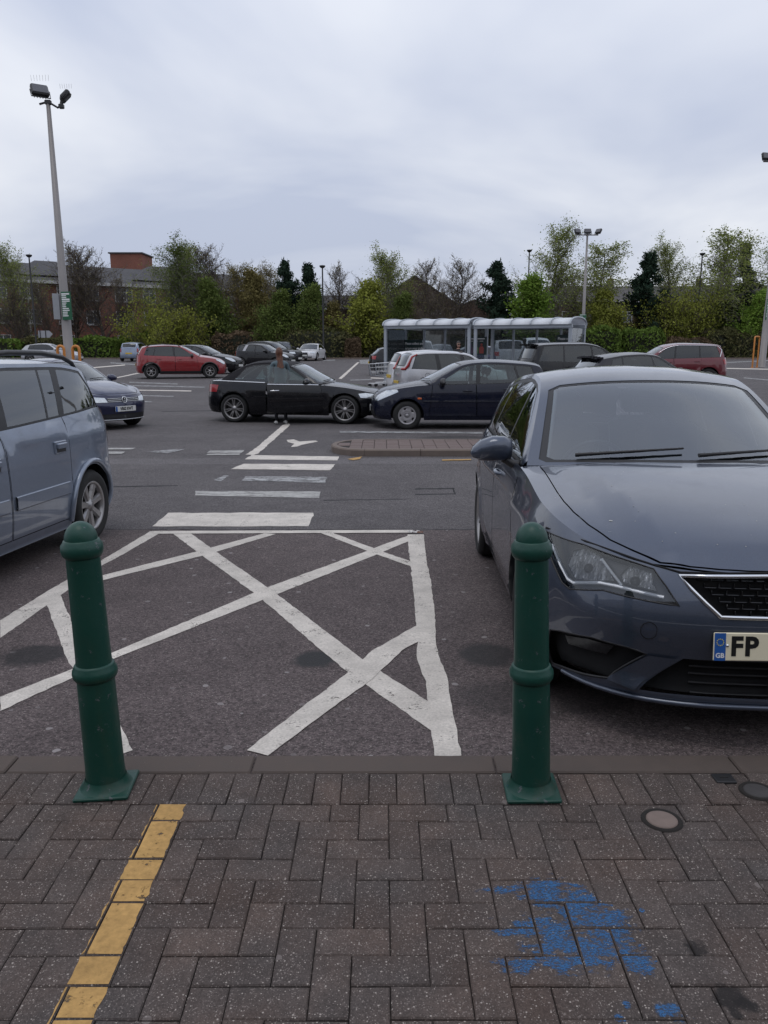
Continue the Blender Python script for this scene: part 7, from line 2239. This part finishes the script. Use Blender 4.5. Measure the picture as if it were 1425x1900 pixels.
def person(loc, rz, label, top, legs, hair, long_hair, seated=False, h=1.66, arms=0.0, glasses_=False):
    k = h / 1.70
    p = empty('person', loc, rz); tag(p, label, 'person'); p.scale = (k, k, k)
    # faces local +y
    if not seated:
        J = {'pel': ((0, 0, .93), (.15, .10)), 'wst': ((0, .0, 1.07), (.125, .09)), 'che': ((0, .01, 1.26), (.155, .105)), 'shd': ((0, -.005, 1.40), (.12, .08)), 'nek': ((0, .0, 1.47), .055), 'nk2': ((0, .015, 1.52), .05)}
        E = [('pel', 'wst'), ('wst', 'che'), ('che', 'shd'), ('shd', 'nek'), ('nek', 'nk2')]
        for s_, n_ in ((1, 'R'), (-1, 'L')):
            J.update({'hp' + n_: ((.09 * s_, 0, .88), .088), 'th' + n_: ((.10 * s_, .01, .70), .076), 'kn' + n_: ((.105 * s_, .015, .49), .055), 'cf' + n_: ((.11 * s_, -.01, .34), .05), 'an' + n_: ((.11 * s_, -.02, .09), .036),
                      'sh' + n_: ((.165 * s_, -.005, 1.385), .055), 'ua' + n_: ((.205 * s_, .02, 1.24), .044), 'el' + n_: ((.225 * s_, .05 + arms * .1, 1.10), .038), 'fa' + n_: ((.21 * s_, .15 + arms * .1, 1.02 + arms * .1), .033), 'wr' + n_: ((.19 * s_, .25 + arms * .1, .97 + arms * .2), .025)})
            E += [('pel', 'hp' + n_), ('hp' + n_, 'th' + n_), ('th' + n_, 'kn' + n_), ('kn' + n_, 'cf' + n_), ('cf' + n_, 'an' + n_), ('shd', 'sh' + n_), ('sh' + n_, 'ua' + n_), ('ua' + n_, 'el' + n_), ('el' + n_, 'fa' + n_), ('fa' + n_, 'wr' + n_)]
        hz = 1.52
    else:
        J = {'pel': ((0, 0, .10), (.16, .12)), 'wst': ((0, -.04, .26), (.135, .10)), 'che': ((0, -.09, .45), (.16, .11)), 'shd': ((0, -.12, .59), (.12, .08)), 'nek': ((0, -.12, .66), .055), 'nk2': ((0, -.10, .71), .05)}
        E = [('pel', 'wst'), ('wst', 'che'), ('che', 'shd'), ('shd', 'nek'), ('nek', 'nk2')]
        for s_, n_ in ((1, 'R'), (-1, 'L')):
            J.update({'hp' + n_: ((.09 * s_, .06, .10), .09), 'th' + n_: ((.11 * s_, .28, .13), .078), 'kn' + n_: ((.12 * s_, .48, .15), .056), 'an' + n_: ((.12 * s_, .62, -.22), .04),
                      'sh' + n_: ((.165 * s_, -.12, .575), .055), 'ua' + n_: ((.21 * s_, -.03, .45), .044), 'el' + n_: ((.22 * s_, .07, .34), .038), 'fa' + n_: ((.19 * s_, .20, .42), .033), 'wr' + n_: ((.16 * s_, .30, .49), .025)})
            E += [('pel', 'hp' + n_), ('hp' + n_, 'th' + n_), ('th' + n_, 'kn' + n_), ('kn' + n_, 'an' + n_), ('shd', 'sh' + n_), ('sh' + n_, 'ua' + n_), ('ua' + n_, 'el' + n_), ('el' + n_, 'fa' + n_), ('fa' + n_, 'wr' + n_)]
        hz = .71
    hy = J['nk2'][0][1]
    me = skin_mesh('body', J, E, 3)
    for m_ in (top, legs, M['skin']): me.materials.append(m_)
    zw = J['pel'][0][2]
    for f in me.polygons:
        c = f.center
        if c.z > hz - .055: f.material_index = 2
        elif (not seated and c.z < zw + .02 and abs(c.x) < .19 and not (c.y > .10)) or (seated and (c.z < .20 and c.y > -.1 and abs(c.x) < .26)): f.material_index = 1
    b = link_mesh('body', me, p)
    m = MB()          # head with nose, eyes, mouth and ears
    hc = Vector((0, hy + .02, hz + .105))
    prof = []
    for i in range(15):
        t = -PI / 2 + PI * i / 14
        prof.append((math.cos(t), math.sin(t)))
    vs = []; N = 20
    for c_, s_ in prof:
        for q in range(N):
            a = 2 * PI * q / N
            x, y, z = c_ * math.cos(a) * .074, c_ * math.sin(a) * .094, s_ * .118
            if z < -.02: x *= 1 + z * 2.2; y = y * (1 + z * 1.2) + (.012 if y > 0 else .0)
            if y > .05 and abs(x) < .02: y += .018 * max(0, 1 - abs(z + .02) / .035) * (1 - abs(x) / .02)
            if y > .05 and .015 < abs(x) < .05 and abs(z - .012) < .02: y -= .008
            vs.append(hc + Vector((x, y, z)))
    m.add(vs, [(i * N + q, i * N + (q + 1) % N, i * N + N + (q + 1) % N, i * N + N + q) for i in range(14) for q in range(N)], 0, True)
    for s_ in (1, -1):
        m.lathe([(.0, .004), (.012, .003), (.016, -.004)], 10, c=hc + Vector((.03 * s_, .081, .012)), axis='Y', mi=1 if not glasses_ else 1)
        m.lathe([(.0, .012), (.018, .008), (.026, -.006)], 10, c=hc + Vector((.074 * s_, -.005, -.005)), axis='X', mi=0)
    m.box(hc + Vector((0, .086, -.058)), (.045, .014, .012), mi=2)
    m.build('head', [M['skin'], M['eye'], M['lip']], p)
    if glasses_:
        m = MB()
        for s_ in (1, -1): m.bbox(hc + Vector((.034 * s_, .098, .012)), (.058, .012, .042), .005)
        m.box(hc + Vector((0, .1, .02)), (.02, .008, .008)); m.build('sunglasses', M['black_gloss'], p)
    m = MB()          # hair cap, longer fall behind if long
    n2 = 22; rows = []
    for i in range(8):
        t = PI / 2 - i * (PI / 2 + .5) / 7
        ring = []
        for q in range(n2):
            a = 2 * PI * q / n2; fy = math.sin(a)
            tt = max(t, .42) if fy > .35 else t
            ring.append(hc + Vector((.086 * math.cos(tt) * math.cos(a), .104 * math.cos(tt) * fy - .006, .128 * math.sin(tt) + .006)))
        rows.append(ring)
    if long_hair:
        for j, dz in enumerate((.07, .15, .22, .28)):
            ring = []
            for q in range(n2):
                a = 2 * PI * q / n2; fy = math.sin(a); last = rows[7][q]
                if fy > .35: ring.append(rows[7][q] + Vector((0, -.01, 0)))
                else:
                    sp_ = 1 + .06 * j + .04 * math.sin(q * 2.7 + j)
                    ring.append(Vector((hc.x + (last.x - hc.x) * sp_, hc.y + (last.y - hc.y) * (1.0 + .05 * j) - .02 * j - .03, last.z - dz * (1 + .04 * math.sin(q * 1.9)))))
            rows.append(ring)
    vs = [v for r_2 in rows for v in r_2]
    m.add(vs, [(i * n2 + q, i * n2 + n2 + q, i * n2 + n2 + (q + 1) % n2, i * n2 + (q + 1) % n2) for i in range(len(rows) - 1) for q in range(n2)], 0, True)
    m.build('hair', hair, p)
    for s_, n_ in ((1, 'R'), (-1, 'L')):   # hands: palm, four bent fingers, thumb
        w0 = Vector(J['wr' + n_][0]); d0 = (w0 - Vector(J['fa' + n_][0])).normalized()
        sx_ = Vector((1, 0, 0)); up_ = sx_.cross(d0).normalized()
        HJ = {'w': (tuple(w0), .022), 'p': (tuple(w0 + d0 * .05), (.032, .016)), 'k': (tuple(w0 + d0 * .085), (.036, .014))}; HE = [('w', 'p'), ('p', 'k')]
        for f_, (ox, ln) in enumerate(((-.027, .062), (-.009, .075), (.009, .070), (.027, .055))):
            b0 = w0 + d0 * .09 + sx_ * ox; b1 = b0 + d0 * ln * .5 - up_ * .008; b2 = b1 + d0 * ln * .35 - up_ * .025
            HJ.update({f'a{f_}': (tuple(b0), .010), f'b{f_}': (tuple(b1), .009), f'c{f_}': (tuple(b2), .007)}); HE += [('k', f'a{f_}'), (f'a{f_}', f'b{f_}'), (f'b{f_}', f'c{f_}')]
        t0 = w0 + d0 * .035 - sx_ * s_ * .03; t1 = t0 + d0 * .035 - sx_ * s_ * .022 - up_ * .01
        HJ.update({'t0': (tuple(t0), .012), 't1': (tuple(t1), .010), 't2': (tuple(t1 + d0 * .028), .008)}); HE += [('p', 't0'), ('t0', 't1'), ('t1', 't2')]
        hm = skin_mesh('hand', HJ, HE, 1); hm.materials.append(M['skin']); link_mesh('hand', hm, p)
        an = Vector(J['an' + n_][0])
        fm_ = skin_mesh('shoe', {'h': (tuple(an + Vector((0, -.03, -.045))), (.038, .045)), 'm': (tuple(an + Vector((0, .06, -.050))), (.040, .040)), 't': (tuple(an + Vector((0, .15, -.062))), (.042, .028)), 'e': (tuple(an + Vector((0, .19, -.068))), (.034, .022))}, [('h', 'm'), ('m', 't'), ('t', 'e')], 2)
        fm_.materials.append(M['shoe_white']); link_mesh('shoe', fm_, p)
    return p
fw = Vector((math.cos(CABT), math.sin(CABT), 0)); rt = Vector((math.sin(CABT), -math.cos(CABT), 0))
tgt = G(523, 785)
tt = ((tgt - CABC).dot(fw)); pl_ = CABC + fw * tt + rt * (.88 + .16); pl_.z = gz(pl_.y) - .016
person(pl_, CABT + rad(28), 'woman with long auburn hair standing inside the open convertible door', M['top_teal'], M['jeans'], M['hair_red'], True, h=1.66)
q = AT(850, 645, 30.2)
person((q.x, 30.2, gz(30.2) - .016), PI + rad(15), 'dark-haired person in sunglasses standing behind the silver car near the poster', M['top_dark'], M['jeans'], M['hair_dark'], True, h=1.70, glasses_=True)
nc, nth = NOTE
f2 = Vector((math.cos(nth), math.sin(nth), 0)); r2 = Vector((math.sin(nth), -math.cos(nth), 0))
person(nc + f2 * -.02 + r2 * .36 + Vector((0, 0, .56)), nth - PI / 2, 'dark-haired driver sitting at the wheel of the silver car', M['top_dark'], M['jeans'], M['hair_dark'], False, seated=True, h=1.74, glasses_=True)
